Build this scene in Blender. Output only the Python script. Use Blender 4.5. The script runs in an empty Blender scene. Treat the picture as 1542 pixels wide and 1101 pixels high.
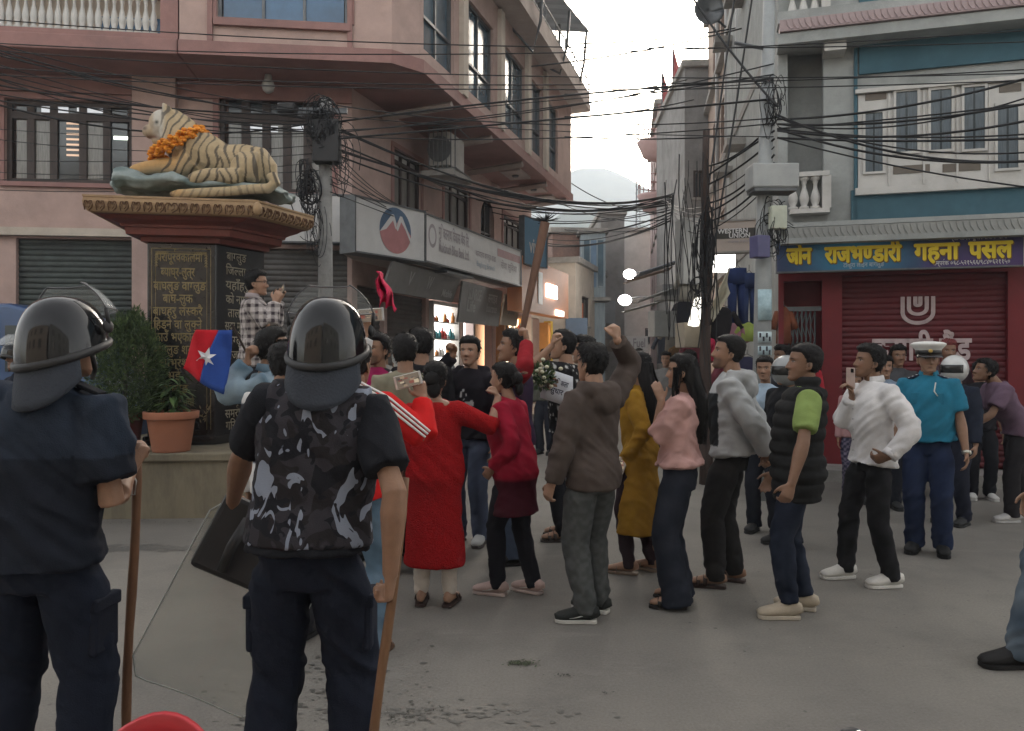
import bpy, bmesh, math, random
import numpy as np
from mathutils import Vector, Matrix, Euler
random.seed(7); np.random.seed(7)
SC = bpy.context.scene
COL = SC.collection
R = math.radians
# ---------------------------------------------------------------- camera
CAMH, FPX, CX, HY = 1.6, 1165.0, 771.0, 535.0
cd = bpy.data.cameras.new('camera'); cam = bpy.data.objects.new('camera', cd); COL.objects.link(cam)
cam.location = (0, 0, CAMH); cam.rotation_euler = (R(90), 0, 0)
cd.sensor_fit = 'HORIZONTAL'; cd.sensor_width = 36; cd.lens = FPX / 1542 * 36
cd.shift_y = -(550.5 - HY) / 1542; cd.clip_start = .05; cd.clip_end = 5000
SC.camera = cam
# ---------------------------------------------------------------- sky, sun, exposure
SUN_EL, SUN_AZ = 18, 20
wd = bpy.data.worlds.new('World'); SC.world = wd; wd.use_nodes = True
nt = wd.node_tree; bg = nt.nodes['Background']
sk = nt.nodes.new('ShaderNodeTexSky'); sk.sky_type = 'NISHITA'; sk.sun_disc = False
sk.sun_elevation = R(SUN_EL); sk.sun_rotation = R(SUN_AZ); sk.air_density = 1.0; sk.dust_density = 4.0; sk.ozone_density = 1.0
hs = nt.nodes.new('ShaderNodeHueSaturation'); hs.inputs['Saturation'].default_value = .34
wm = nt.nodes.new('ShaderNodeMix'); wm.data_type = 'RGBA'; wm.blend_type = 'MULTIPLY'; wm.inputs[0].default_value = 1; wm.inputs[7].default_value = (1.07, 1, .90, 1)   # warm evening air
nt.links.new(sk.outputs[0], hs.inputs['Color']); nt.links.new(hs.outputs[0], wm.inputs[6]); nt.links.new(wm.outputs[2], bg.inputs['Color'])
bg.inputs['Strength'].default_value = .125
sl = bpy.data.lights.new('sun', 'SUN'); sl.energy = .5; sl.angle = R(25); sl.color = (1, .95, .9)
so = bpy.data.objects.new('sun', sl); COL.objects.link(so)
so.rotation_euler = Euler((R(90 - SUN_EL), 0, R(180 - SUN_AZ)))
SC.view_settings.view_transform = 'Standard'; SC.view_settings.look = 'None'
SC.view_settings.exposure = 2.4; SC.view_settings.gamma = 1
SC.cycles.max_bounces = 6; SC.cycles.transparent_max_bounces = 12
SC.cycles.use_adaptive_sampling = True; SC.cycles.use_denoising = True
# ---------------------------------------------------------------- pixel -> place (a pixel gives a direction, D the distance)
def P(px, py, D): return np.array([(px - CX) / FPX * D, D, CAMH - (py - HY) / FPX * D])
def GD(py): return CAMH * FPX / (py - HY)
# ---------------------------------------------------------------- materials
MATS = {}
def _new(name):
    m = bpy.data.materials.new(name); m.use_nodes = True
    return m, m.node_tree, m.node_tree.nodes['Principled BSDF']
def mat(name, col, rough=.8, var=.12, scale=6, bump=.0, bscale=60, metal=0, spec=.4, dirt=None, dscale=1.2, alpha=None, emit=0, trans=0, stretch=(1, 1, 1), coat=0):
    """base colour broken up by two noises (grain, and blotches of dirt where given), with fine relief"""
    if name in MATS: return MATS[name]
    m, t, b = _new(name); L = t.links; N = t.nodes
    tc = N.new('ShaderNodeTexCoord'); mp = N.new('ShaderNodeMapping'); mp.inputs['Scale'].default_value = stretch
    L.new(tc.outputs['Object'], mp.inputs['Vector'])
    n = N.new('ShaderNodeTexNoise'); n.inputs['Scale'].default_value = scale; n.inputs['Detail'].default_value = 6; n.inputs['Roughness'].default_value = .65
    L.new(mp.outputs[0], n.inputs['Vector'])
    r = N.new('ShaderNodeMapRange'); r.inputs[1].default_value = .3; r.inputs[2].default_value = .7
    r.inputs[3].default_value = 1 - var; r.inputs[4].default_value = 1 + var; L.new(n.outputs[0], r.inputs[0])
    mx = N.new('ShaderNodeMix'); mx.data_type = 'RGBA'; mx.blend_type = 'MULTIPLY'; mx.inputs[0].default_value = 1
    mx.inputs[6].default_value = (*col, 1); L.new(r.outputs[0], mx.inputs[7]); out = mx.outputs[2]
    if dirt:
        n2 = N.new('ShaderNodeTexNoise'); n2.inputs['Scale'].default_value = dscale; n2.inputs['Detail'].default_value = 8; n2.inputs['Roughness'].default_value = .7
        L.new(mp.outputs[0], n2.inputs['Vector'])
        r2 = N.new('ShaderNodeMapRange'); r2.inputs[1].default_value = .48; r2.inputs[2].default_value = .72; L.new(n2.outputs[0], r2.inputs[0])
        m2 = N.new('ShaderNodeMix'); m2.data_type = 'RGBA'; L.new(r2.outputs[0], m2.inputs[0]); L.new(out, m2.inputs[6]); m2.inputs[7].default_value = (*dirt, 1); out = m2.outputs[2]
    L.new(out, b.inputs['Base Color'])
    b.inputs['Roughness'].default_value = rough; b.inputs['Metallic'].default_value = metal; b.inputs['Specular IOR Level'].default_value = spec
    if coat: b.inputs['Coat Weight'].default_value = coat; b.inputs['Coat Roughness'].default_value = .08
    if bump:
        nb = N.new('ShaderNodeTexNoise'); nb.inputs['Scale'].default_value = bscale; nb.inputs['Detail'].default_value = 3; L.new(mp.outputs[0], nb.inputs['Vector'])
        bp = N.new('ShaderNodeBump'); bp.inputs['Strength'].default_value = bump; bp.inputs['Distance'].default_value = .02
        L.new(nb.outputs[0], bp.inputs['Height']); L.new(bp.outputs[0], b.inputs['Normal'])
    if alpha is not None: b.inputs['Alpha'].default_value = alpha
    if trans: b.inputs['Transmission Weight'].default_value = trans
    if emit: b.inputs['Emission Color'].default_value = (*col, 1); b.inputs['Emission Strength'].default_value = emit
    MATS[name] = m; return m
def vmat(name, rough=.85, bump=.15, bscale=140, spec=.3, var=.1, scale=25, sss=0):
    """colour comes from the mesh's own 'Col' attribute (skin, dyed cloth, painted stone)"""
    if name in MATS: return MATS[name]
    m, t, b = _new(name); L = t.links; N = t.nodes
    a = N.new('ShaderNodeAttribute'); a.attribute_name = 'Col'
    tc = N.new('ShaderNodeTexCoord'); n = N.new('ShaderNodeTexNoise'); n.inputs['Scale'].default_value = scale; n.inputs['Detail'].default_value = 5
    L.new(tc.outputs['Object'], n.inputs['Vector'])
    r = N.new('ShaderNodeMapRange'); r.inputs[1].default_value = .3; r.inputs[2].default_value = .7; r.inputs[3].default_value = 1 - var; r.inputs[4].default_value = 1 + var
    L.new(n.outputs[0], r.inputs[0])
    mx = N.new('ShaderNodeMix'); mx.data_type = 'RGBA'; mx.blend_type = 'MULTIPLY'; mx.inputs[0].default_value = 1
    L.new(a.outputs['Color'], mx.inputs[6]); L.new(r.outputs[0], mx.inputs[7]); L.new(mx.outputs[2], b.inputs['Base Color'])
    b.inputs['Roughness'].default_value = rough; b.inputs['Specular IOR Level'].default_value = spec
    if sss: b.inputs['Subsurface Weight'].default_value = sss; b.inputs['Subsurface Radius'].default_value = (.012, .005, .003); b.inputs['Subsurface Scale'].default_value = 1
    if bump:
        nb = N.new('ShaderNodeTexNoise'); nb.inputs['Scale'].default_value = bscale; L.new(tc.outputs['Object'], nb.inputs['Vector'])
        bp = N.new('ShaderNodeBump'); bp.inputs['Strength'].default_value = bump; bp.inputs['Distance'].default_value = .01
        L.new(nb.outputs[0], bp.inputs['Height']); L.new(bp.outputs[0], b.inputs['Normal'])
    MATS[name] = m; return m
def cloth(name, col, rough=.92, var=.14, bump=.25, bscale=220, scale=9): return mat('cloth_' + name, col, rough, var, scale, bump, bscale, spec=.2)
def emis(name, col, s): return mat(name, col, .5, 0.02, 5, emit=s)
def glass_dark(name='window_glass', col=(.03, .04, .045), rough=.12): return mat(name, col, rough, .3, 1.5, spec=.6, bump=.03, bscale=3)
# ---------------------------------------------------------------- mesh builder
class MB:
    def __init__(s): s.v = []; s.f = []; s.n = 0; s.c = []
    def add(s, V, F, col=None):
        V = np.asarray(V, float).reshape(-1, 3); s.v.append(V); s.f += [tuple(int(i) + s.n for i in f) for f in F]
        s.c.append(np.tile(np.array(col if col is not None else (1, 1, 1)), (len(V), 1)) if np.ndim(col) < 2 else np.asarray(col)); s.n += len(V); return s
    def box(s, c, size, rz=0, M=None, col=None):
        x, y, z = np.array(size) / 2
        V = np.array([[a * x, b * y, d * z] for a in (-1, 1) for b in (-1, 1) for d in (-1, 1)])
        if M is not None: V = V @ np.array(M).T
        elif rz: cs, sn = math.cos(rz), math.sin(rz); V = V @ np.array([[cs, sn, 0], [-sn, cs, 0], [0, 0, 1]])
        return s.add(V + np.array(c), [(0, 1, 3, 2), (4, 6, 7, 5), (0, 4, 5, 1), (2, 3, 7, 6), (0, 2, 6, 4), (1, 5, 7, 3)], col)
    def loft(s, pts, rad, seg=10, side=(1, 0, 0), cap=True, col=None, sides=None):
        """closed tube through pts; rad = radius or (a,b) for each, a along 'side'"""
        pts = np.asarray(pts, float); m = len(pts); V = []
        ang = np.linspace(0, 2 * math.pi, seg, endpoint=False); ca, sa = np.cos(ang), np.sin(ang)
        for i in range(m):
            t = pts[min(i + 1, m - 1)] - pts[max(i - 1, 0)]; t /= np.linalg.norm(t) + 1e-9
            sd = np.array(sides[i] if sides is not None else side, float); sd = sd - t * sd.dot(t)
            if np.linalg.norm(sd) < 1e-4: sd = np.array((0, 1., 0)) - t * t[1]
            sd /= np.linalg.norm(sd); up = np.cross(t, sd)
            r = rad[i]; a, b = (r, r) if np.isscalar(r) else r
            V.append(pts[i] + np.outer(ca * a, sd) + np.outer(sa * b, up))
        V = np.concatenate(V); F = []
        for i in range(m - 1):
            for j in range(seg):
                k = (j + 1) % seg; F.append((i * seg + j, i * seg + k, (i + 1) * seg + k, (i + 1) * seg + j))
        if cap: F.append(tuple(range(seg - 1, -1, -1))); F.append(tuple((m - 1) * seg + j for j in range(seg)))
        return s.add(V, F, col)
    def tube(s, a, b, r, seg=8, r2=None, col=None): return s.loft([a, b], [r, r if r2 is None else r2], seg, side=(.3, .5, .81), col=col)
    def path(s, pts, r, seg=5, col=None): return s.loft(pts, [r] * len(pts), seg, side=(.13, .2, 1), col=col)
    def lathe(s, prof, c=(0, 0, 0), seg=16, sx=1, sy=1, col=None):
        ang = np.linspace(0, 2 * math.pi, seg, endpoint=False); V = []
        for r, z in prof: V.append(np.stack([np.cos(ang) * r * sx, np.sin(ang) * r * sy, np.full(seg, z)], 1))
        V = np.concatenate(V) + np.array(c); m = len(prof); F = []
        for i in range(m - 1):
            for j in range(seg): k = (j + 1) % seg; F.append((i * seg + j, i * seg + k, (i + 1) * seg + k, (i + 1) * seg + j))
        F.append(tuple(range(seg - 1, -1, -1))); F.append(tuple((m - 1) * seg + j for j in range(seg)))
        return s.add(V, F, col)
    def ell(s, c, rad, seg=12, rings=8, M=None, col=None):
        V = [(0, 0, -1)]; F = []
        for i in range(1, rings):
            t = -math.pi / 2 + math.pi * i / rings
            for j in range(seg): p = 2 * math.pi * j / seg; V.append((math.cos(t) * math.cos(p), math.cos(t) * math.sin(p), math.sin(t)))
        V.append((0, 0, 1)); e = len(V) - 1
        for j in range(seg):
            k = (j + 1) % seg; F.append((0, 1 + k, 1 + j)); F.append((e, e - seg + j, e - seg + k))
            for i in range(rings - 2): a = 1 + i * seg; F.append((a + j, a + k, a + seg + k, a + seg + j))
        V = np.array(V) * np.array(rad)
        if M is not None: V = V @ np.array(M).T
        return s.add(V + np.array(c), F, col)
    def prism(s, poly, z0, z1, col=None):
        n = len(poly); V = [(x, y, z0) for x, y in poly] + [(x, y, z1) for x, y in poly]
        F = [tuple(range(n - 1, -1, -1)), tuple(range(n, 2 * n))] + [(i, (i + 1) % n, n + (i + 1) % n, n + i) for i in range(n)]
        return s.add(V, F, col)
    def sheet(s, G, th=.0, col=None):
        """grid of points (m,n,3); th gives it thickness along its normals"""
        G = np.asarray(G, float); m, n, _ = G.shape
        du = np.gradient(G, axis=0); dv = np.gradient(G, axis=1); N = np.cross(du, dv); N /= np.linalg.norm(N, axis=2, keepdims=True) + 1e-9
        V = G.reshape(-1, 3); F = [(i * n + j, (i + 1) * n + j, (i + 1) * n + j + 1, i * n + j + 1) for i in range(m - 1) for j in range(n - 1)]
        if th:
            k = m * n; V = np.concatenate([V + N.reshape(-1, 3) * th / 2, V - N.reshape(-1, 3) * th / 2])
            F2 = [tuple(reversed([i + k for i in f])) for f in F]; rim = [i * n for i in range(m)] + [(m - 1) * n + j for j in range(1, n)] + [i * n + n - 1 for i in range(m - 2, -1, -1)] + [j for j in range(n - 2, 0, -1)]
            F = F + F2 + [(rim[i], rim[i] + k, rim[(i + 1) % len(rim)] + k, rim[(i + 1) % len(rim)]) for i in range(len(rim))]
        return s.add(V, F, col)
    def V(s): return np.concatenate(s.v) if s.v else np.zeros((0, 3))
    def C(s): return np.concatenate(s.c)
ORG = {}
def tag(o, label=None, cat=None, group=None, kind=None):
    if label: o['label'] = label
    if cat: o['category'] = cat
    if group: o['group'] = group
    if kind: o['kind'] = kind
    return o
def thing(name, loc, label, cat, group=None, rz=0):
    o = bpy.data.objects.new(name, None); COL.objects.link(o); o.location = loc; o.rotation_euler = (0, 0, rz); o.empty_display_size = .1
    ORG[o] = np.array(loc, float); return tag(o, label, cat, group)
def setcol(me, C):
    a = me.color_attributes.new('Col', 'FLOAT_COLOR', 'POINT'); C = np.asarray(C, np.float32)
    a.data.foreach_set('color', np.concatenate([C, np.ones((len(C), 1), np.float32)], 1).ravel())
def mk(name, mb, m, parent=None, smooth=False, org=None, local=False, bevel=0, colors=False):
    """mesh object from world-space builder (or local=True: already in the parent's frame)"""
    V = mb.V(); o_ = np.zeros(3)
    if not local:
        if parent is not None: o_ = ORG[parent]
        elif org is not None: o_ = np.array(org, float)
        else: lo, hi = V.min(0), V.max(0); o_ = np.array([(lo[0] + hi[0]) / 2, (lo[1] + hi[1]) / 2, lo[2]])
    me = bpy.data.meshes.new(name); me.from_pydata((V - o_).tolist(), [], mb.f); me.update()
    if colors: setcol(me, mb.C())
    if m is not None: me.materials.append(m)
    if smooth: me.polygons.foreach_set('use_smooth', [True] * len(me.polygons))
    o = bpy.data.objects.new(name, me); COL.objects.link(o)
    if parent is not None: o.parent = parent; ORG[o] = ORG[parent]
    else: o.location = o_; ORG[o] = o_
    if bevel:
        bv = o.modifiers.new('bevel', 'BEVEL'); bv.width = bevel; bv.segments = 2; bv.limit_method = 'ANGLE'
    return o
def clone(o, parent, off=(0, 0, 0), rz=None):
    c = o.copy(); COL.objects.link(c); c.parent = parent; c.location = Vector(o.location) + Vector(off)
    if rz is not None: c.rotation_euler = (0, 0, rz)
    ORG[c] = ORG.get(parent, np.zeros(3)); return c
# ---------------------------------------------------------------- noise for shapes
def vnoise(Pt, seed=0):
    Pt = np.asarray(Pt, float); i = np.floor(Pt).astype(np.int64); f = Pt - i; f = f * f * (3 - 2 * f); out = 0
    def h(a, b, c):
        n = (a * 374761393 + b * 668265263 + c * 2147483647 + seed * 974711) & 0x7fffffff
        n = ((n ^ (n >> 13)) * 1274126177) & 0x7fffffff; return ((n ^ (n >> 16)) & 0xffff) / 32767.5 - 1
    for dx in (0, 1):
        for dy in (0, 1):
            for dz in (0, 1):
                w = (f[:, 0] if dx else 1 - f[:, 0]) * (f[:, 1] if dy else 1 - f[:, 1]) * (f[:, 2] if dz else 1 - f[:, 2])
                out = out + w * h(i[:, 0] + dx, i[:, 1] + dy, i[:, 2] + dz)
    return out
def sstep(a, b, x): t = np.clip((x - a) / (b - a), 0, 1); return t * t * (3 - 2 * t)
# ---------------------------------------------------------------- fused surfaces: queued, evaluated in one pass
QUEUE = []
def fuse(name, mb, m, parent, voxel=.01, smooth=6, post=None, extra=None, local=True, colors=None):
    """one continuous surface grown round the builder's shapes"""
    o = mk(name, mb, m, parent, True, local=local); QUEUE.append((o, voxel, smooth, post, extra, colors)); return o
def flush():
    for o, vx, sm, *_ in QUEUE:
        r = o.modifiers.new('fuse', 'REMESH'); r.mode = 'VOXEL'; r.voxel_size = vx; r.use_smooth_shade = True
        if sm: q = o.modifiers.new('smooth', 'SMOOTH'); q.factor = .5; q.iterations = sm
    bpy.context.view_layer.update(); dg = bpy.context.evaluated_depsgraph_get()
    for o, vx, sm, post, extra, colors in QUEUE:
        me = bpy.data.meshes.new_from_object(o.evaluated_get(dg)); n = len(me.vertices)
        V = np.empty(n * 3); me.vertices.foreach_get('co', V); V = V.reshape(-1, 3)
        Nn = np.empty(n * 3); me.vertex_normals.foreach_get('vector', Nn); Nn = Nn.reshape(-1, 3)
        if post is not None: V = post(V, Nn)
        C = None
        if colors is not None: C = colors(V, Nn) if callable(colors) else np.tile(np.array(colors, float), (n, 1))
        nf = len(me.polygons); lt = np.empty(nf, int); me.polygons.foreach_get('loop_total', lt)
        li = np.empty(len(me.loops), int); me.loops.foreach_get('vertex_index', li)
        if extra is not None:
            eV = extra.V(); el = [len(f) for f in extra.f]; ei = np.array([i for f in extra.f for i in f]) + n
            V = np.concatenate([V, eV]); lt = np.concatenate([lt, el]); li = np.concatenate([li, ei])
            if C is not None: C = np.concatenate([C, extra.C()])
        new = bpy.data.meshes.new(o.name); new.vertices.add(len(V)); new.vertices.foreach_set('co', V.ravel())
        new.loops.add(len(li)); new.loops.foreach_set('vertex_index', li.astype(np.int32))
        new.polygons.add(len(lt)); st = np.concatenate([[0], np.cumsum(lt)[:-1]]); new.polygons.foreach_set('loop_start', st.astype(np.int32))
        new.update(calc_edges=True); new.polygons.foreach_set('use_smooth', [True] * len(lt))
        if C is not None: setcol(new, C)
        for mm in o.data.materials: new.materials.append(mm)
        old = o.data; o.modifiers.clear(); o.data = new; bpy.data.meshes.remove(old); bpy.data.meshes.remove(me)
    QUEUE.clear()
# ---------------------------------------------------------------- lettering
def glyph_mesh(t, bold):
    c = bpy.data.curves.new('t', 'FONT'); c.body = t; c.size = 1; c.offset = bold; c.resolution_u = 3; c.fill_mode = 'FRONT'
    o = bpy.data.objects.new('t', c); me = bpy.data.meshes.new_from_object(o); V = np.array([v.co[:] for v in me.vertices]) if len(me.vertices) else np.zeros((0, 3))
    F = [tuple(p.vertices) for p in me.polygons]; bpy.data.objects.remove(o); bpy.data.curves.remove(c); bpy.data.meshes.remove(me); return V, F
def half(V, F, cut):
    """half-form of a consonant: its upright stem cut away"""
    bm = bmesh.new(); vs = [bm.verts.new(v) for v in V]
    for f in F:
        try: bm.faces.new([vs[i] for i in f])
        except ValueError: pass
    bmesh.ops.bisect_plane(bm, geom=bm.verts[:] + bm.edges[:] + bm.faces[:], plane_co=(cut, 0, 0), plane_no=(1, 0, 0), clear_outer=True)
    bm.verts.index_update(); V2 = np.array([v.co[:] for v in bm.verts]); F2 = [tuple(v.index for v in f.verts) for f in bm.faces]; bm.free(); return V2, F2
TXT = {}
def textmesh(t, bold=0.):
    """'~' after a letter asks for its half-form, '^' for a hook over the letter before it, '/' in '|' pairs for a foot stroke"""
    if (t, bold) in TXT: return TXT[(t, bold)]
    V, F, x, n, buf = [], [], 0., 0, ''
    def put(s, cut=False):
        nonlocal x, n
        if not s.strip(): x += .26 * len(s); return
        v, f = glyph_mesh(s, bold)
        if not len(v): return
        w = v[:, 0].max(); lead = s[0] == 'ि'
        if cut: v, f = half(v, f, w - .19); w = w - .19
        V.append(v + np.array([x, 0, 0])); F.extend(tuple(i + n for i in q) for q in f); n += len(v); x += w
    for ch in t:
        if ch == '~': 
            k = buf[-1]; put(buf[:-1]); buf = ''; put(k, True)
        elif ch == '^':
            put(buf); buf = ''; a = np.linspace(R(250), R(20), 9); ro, ri = .13, .07; q = []
            for i, th in enumerate(a): q += [(x - .1 + math.cos(th) * ro, .86 + math.sin(th) * ro, 0), (x - .1 + math.cos(th) * ri, .86 + math.sin(th) * ri, 0)]
            V.append(np.array(q)); F.extend((n + 2 * i, n + 2 * i + 1, n + 2 * i + 3, n + 2 * i + 2) for i in range(8)); n += 18
        elif ch == ' ': put(buf); buf = ''; x += .26
        else: buf += ch
    put(buf); TXT[(t, bold)] = (np.concatenate(V), F, x); return TXT[(t, bold)]
def lettering(name, t, o, ex, ez, width, height, m, parent=None, bold=0., align='c', depth=.003, fat=0.):
    """text standing on a surface: o = its centre (or left end), ex along, ez up; width/height in metres"""
    V, F, w = textmesh(t, bold); ex = np.array(ex, float); ez = np.array(ez, float); nz = np.cross(ex, ez)
    hgt = .62; sx = width / w if width else height / hgt; sy = height / hgt
    X = V[:, 0] * sx - (w * sx / 2 if align == 'c' else 0); Y = (V[:, 1] - .31) * sy
    mb = MB(); base = np.array(o, float) + np.outer(X, ex) + np.outer(Y, ez)
    mb.add(base + nz * depth, F)
    if fat:      # heavy signwriter's strokes
        for k in range(8): mb.add(base + nz * (depth - .0004 * (k + 1)) + (ex * math.cos(k * .785) + ez * math.sin(k * .785)) * fat, F)
    if depth > .004:   # raised letters get their sides
        ed = {}
        for f in F:
            for i in range(len(f)): a, b = f[i], f[(i + 1) % len(f)]; ed[(min(a, b), max(a, b))] = ed.get((min(a, b), max(a, b)), 0) + 1
        nv = len(V); mb.add(np.concatenate([base + nz * depth, base]), [(a, b, b + nv, a + nv) for (a, b), c in ed.items() if c == 1])
    return mk(name, mb, m, parent)
# ---------------------------------------------------------------- facades
class Fac:
    """upright plane through A along e (unit 2D); out = towards the viewer"""
    def __init__(s, A, e):
        s.A = np.array(A, float); s.e = np.array(e, float) / np.linalg.norm(e); s.n = np.array([s.e[1], -s.e[0]])
        if s.n.dot(-s.A) < 0: s.n = -s.n
    def uz(s, px, py):
        d = np.array([(px - CX) / FPX, 1.]); t, u = np.linalg.solve(np.array([[d[0], -s.e[0]], [d[1], -s.e[1]]]), s.A); return u, CAMH - (py - HY) / FPX * t
    def p(s, u, z, o=0.): q = s.A + s.e * u + s.n * o; return np.array([q[0], q[1], z])
    def rect(s, x0, y0, x1, y1):
        ym = (y0 + y1) / 2; xm = (x0 + x1) / 2; us = sorted((s.uz(x0, ym)[0], s.uz(x1, ym)[0])); zs = sorted((s.uz(xm, y0)[1], s.uz(xm, y1)[1])); return us[0], us[1], zs[0], zs[1]
    def off(s, d): f = Fac(s.A, s.e); f.n = s.n; f.A = s.A + s.n * d; return f
    def box(s, mb, u0, u1, z0, z1, o0, o1, col=None):
        V = [s.p(u, z, o) for u in (u0, u1) for o in (o0, o1) for z in (z0, z1)]
        return mb.add(V, [(0, 1, 3, 2), (4, 6, 7, 5), (0, 4, 5, 1), (2, 3, 7, 6), (0, 2, 6, 4), (1, 5, 7, 3)], col)
    def e3(s): return np.array([s.e[0], s.e[1], 0])
    def n3(s): return np.array([s.n[0], s.n[1], 0])
    def right(s):   # the along-direction that runs left to right seen from the front
        n = s.n3(); r = np.cross((0, 0, 1.), n); return r
def holes_wall(fac, u0, u1, z0, z1, holes, depth=.2):
    mb = MB(); us = sorted({u0, u1, *[h[i] for h in holes for i in (0, 1) if u0 < h[i] < u1]}); zs = sorted({z0, z1, *[h[i] for h in holes for i in (2, 3) if z0 < h[i] < z1]})
    for i in range(len(us) - 1):
        for j in range(len(zs) - 1):
            u, z = (us[i] + us[i + 1]) / 2, (zs[j] + zs[j + 1]) / 2
            if any(h[0] < u < h[1] and h[2] < z < h[3] for h in holes): continue
            mb.add([fac.p(us[i], zs[j]), fac.p(us[i + 1], zs[j]), fac.p(us[i + 1], zs[j + 1]), fac.p(us[i], zs[j + 1])], [(0, 1, 2, 3)])
    for a, b, c, d in holes:
        q = [fac.p(a, c), fac.p(b, c), fac.p(b, d), fac.p(a, d)]; w = [fac.p(a, c, -depth), fac.p(b, c, -depth), fac.p(b, d, -depth), fac.p(a, d, -depth)]
        mb.add(q + w, [(0, 1, 5, 4), (1, 2, 6, 5), (2, 3, 7, 6), (3, 0, 4, 7)])
    # back skin keeps daylight out of the rooms
    mb.add([fac.p(u0, z0, -depth - .25), fac.p(u1, z0, -depth - .25), fac.p(u1, z1, -depth - .25), fac.p(u0, z1, -depth - .25)], [(0, 1, 2, 3)])
    return mb
def window(fac, rc, parent, mf, mg, nx=2, trans=None, depth=.12, fw=.05, sill=None, name='window', mull=.04, surround=None):
    """frame with its panes as pieces of glass; sits in a wall opening"""
    u0, u1, z0, z1 = rc; mb = MB(); B = lambda *a: fac.box(mb, *a)
    B(u0, u1, z0, z0 + fw, -depth, -depth + .07); B(u0, u1, z1 - fw, z1, -depth, -depth + .07); B(u0, u0 + fw, z0 + fw, z1 - fw, -depth, -depth + .07); B(u1 - fw, u1, z0 + fw, z1 - fw, -depth, -depth + .07)
    us = np.linspace(u0 + fw, u1 - fw, nx + 1) if np.isscalar(nx) else [u0 + fw] + [u0 + (u1 - u0) * k for k in nx] + [u1 - fw]
    for u in us[1:-1]: B(u - mull / 2, u + mull / 2, z0 + fw, z1 - fw, -depth, -depth + .06)
    zt = [z0 + fw, z1 - fw]
    if trans: zt.insert(1, z0 + (z1 - z0) * trans); B(u0 + fw, u1 - fw, zt[1] - mull / 2, zt[1] + mull / 2, -depth, -depth + .065)
    w = mk(name, mb, mf, parent)
    for i in range(len(us) - 1):
        for j in range(len(zt) - 1):
            g = MB(); fac.box(g, us[i] + mull * .4, us[i + 1] - mull * .4, zt[j] + .01, zt[j + 1] - .01, -depth + .012, -depth + .022); mk('pane', g, mg(i, j) if callable(mg) else mg, w)
    if sill is not None: g = MB(); fac.box(g, u0 - .06, u1 + .06, z0 - .07, z0 - .003, -.05, .07); mk('sill', g, sill, w)
    if surround is not None:
        g = MB(); s = .09
        fac.box(g, u0 - s, u0 - .003, z0 - .002, z1 + .002, -.03, .03); fac.box(g, u1 + .003, u1 + s, z0 - .002, z1 + .002, -.03, .03); fac.box(g, u0 - s, u1 + s, z1 + .004, z1 + s, -.03, .035)
        mk('surround', g, surround, w)
    return w
def shutter(fac, rc, parent, m, o=-.1, pitch=.085, name='roller_shutter', r=.02, lo=None):
    """corrugated roller door: every slat bulges"""
    u0, u1, z0, z1 = rc; n = max(2, int((z1 - z0) / pitch)); mb = MB(); zs = []
    for i in range(n):
        for k, q in ((0., 0.), (.12, r * .7), (.35, r), (.65, r), (.88, r * .7)): zs.append((z0 + (i + k) * (z1 - z0) / n, q))
    V = [fac.p(u, z, o + q) for z, q in zs for u in (u0, u1)]
    mb.add(V, [(2 * i, 2 * i + 1, 2 * i + 3, 2 * i + 2) for i in range(len(zs) - 1)]); return mk(name, mb, m, parent, True)
def baluster_mesh(h, r):
    mb = MB(); mb.lathe([(r, 0), (r, h * .08), (r * .55, h * .12), (r * .9, h * .25), (r, h * .36), (r * .75, h * .5), (r * .42, h * .66), (r * .4, h * .78), (r * .6, h * .84), (r * .5, h * .88), (r, h * .93), (r, h)], seg=10); return mb
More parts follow.
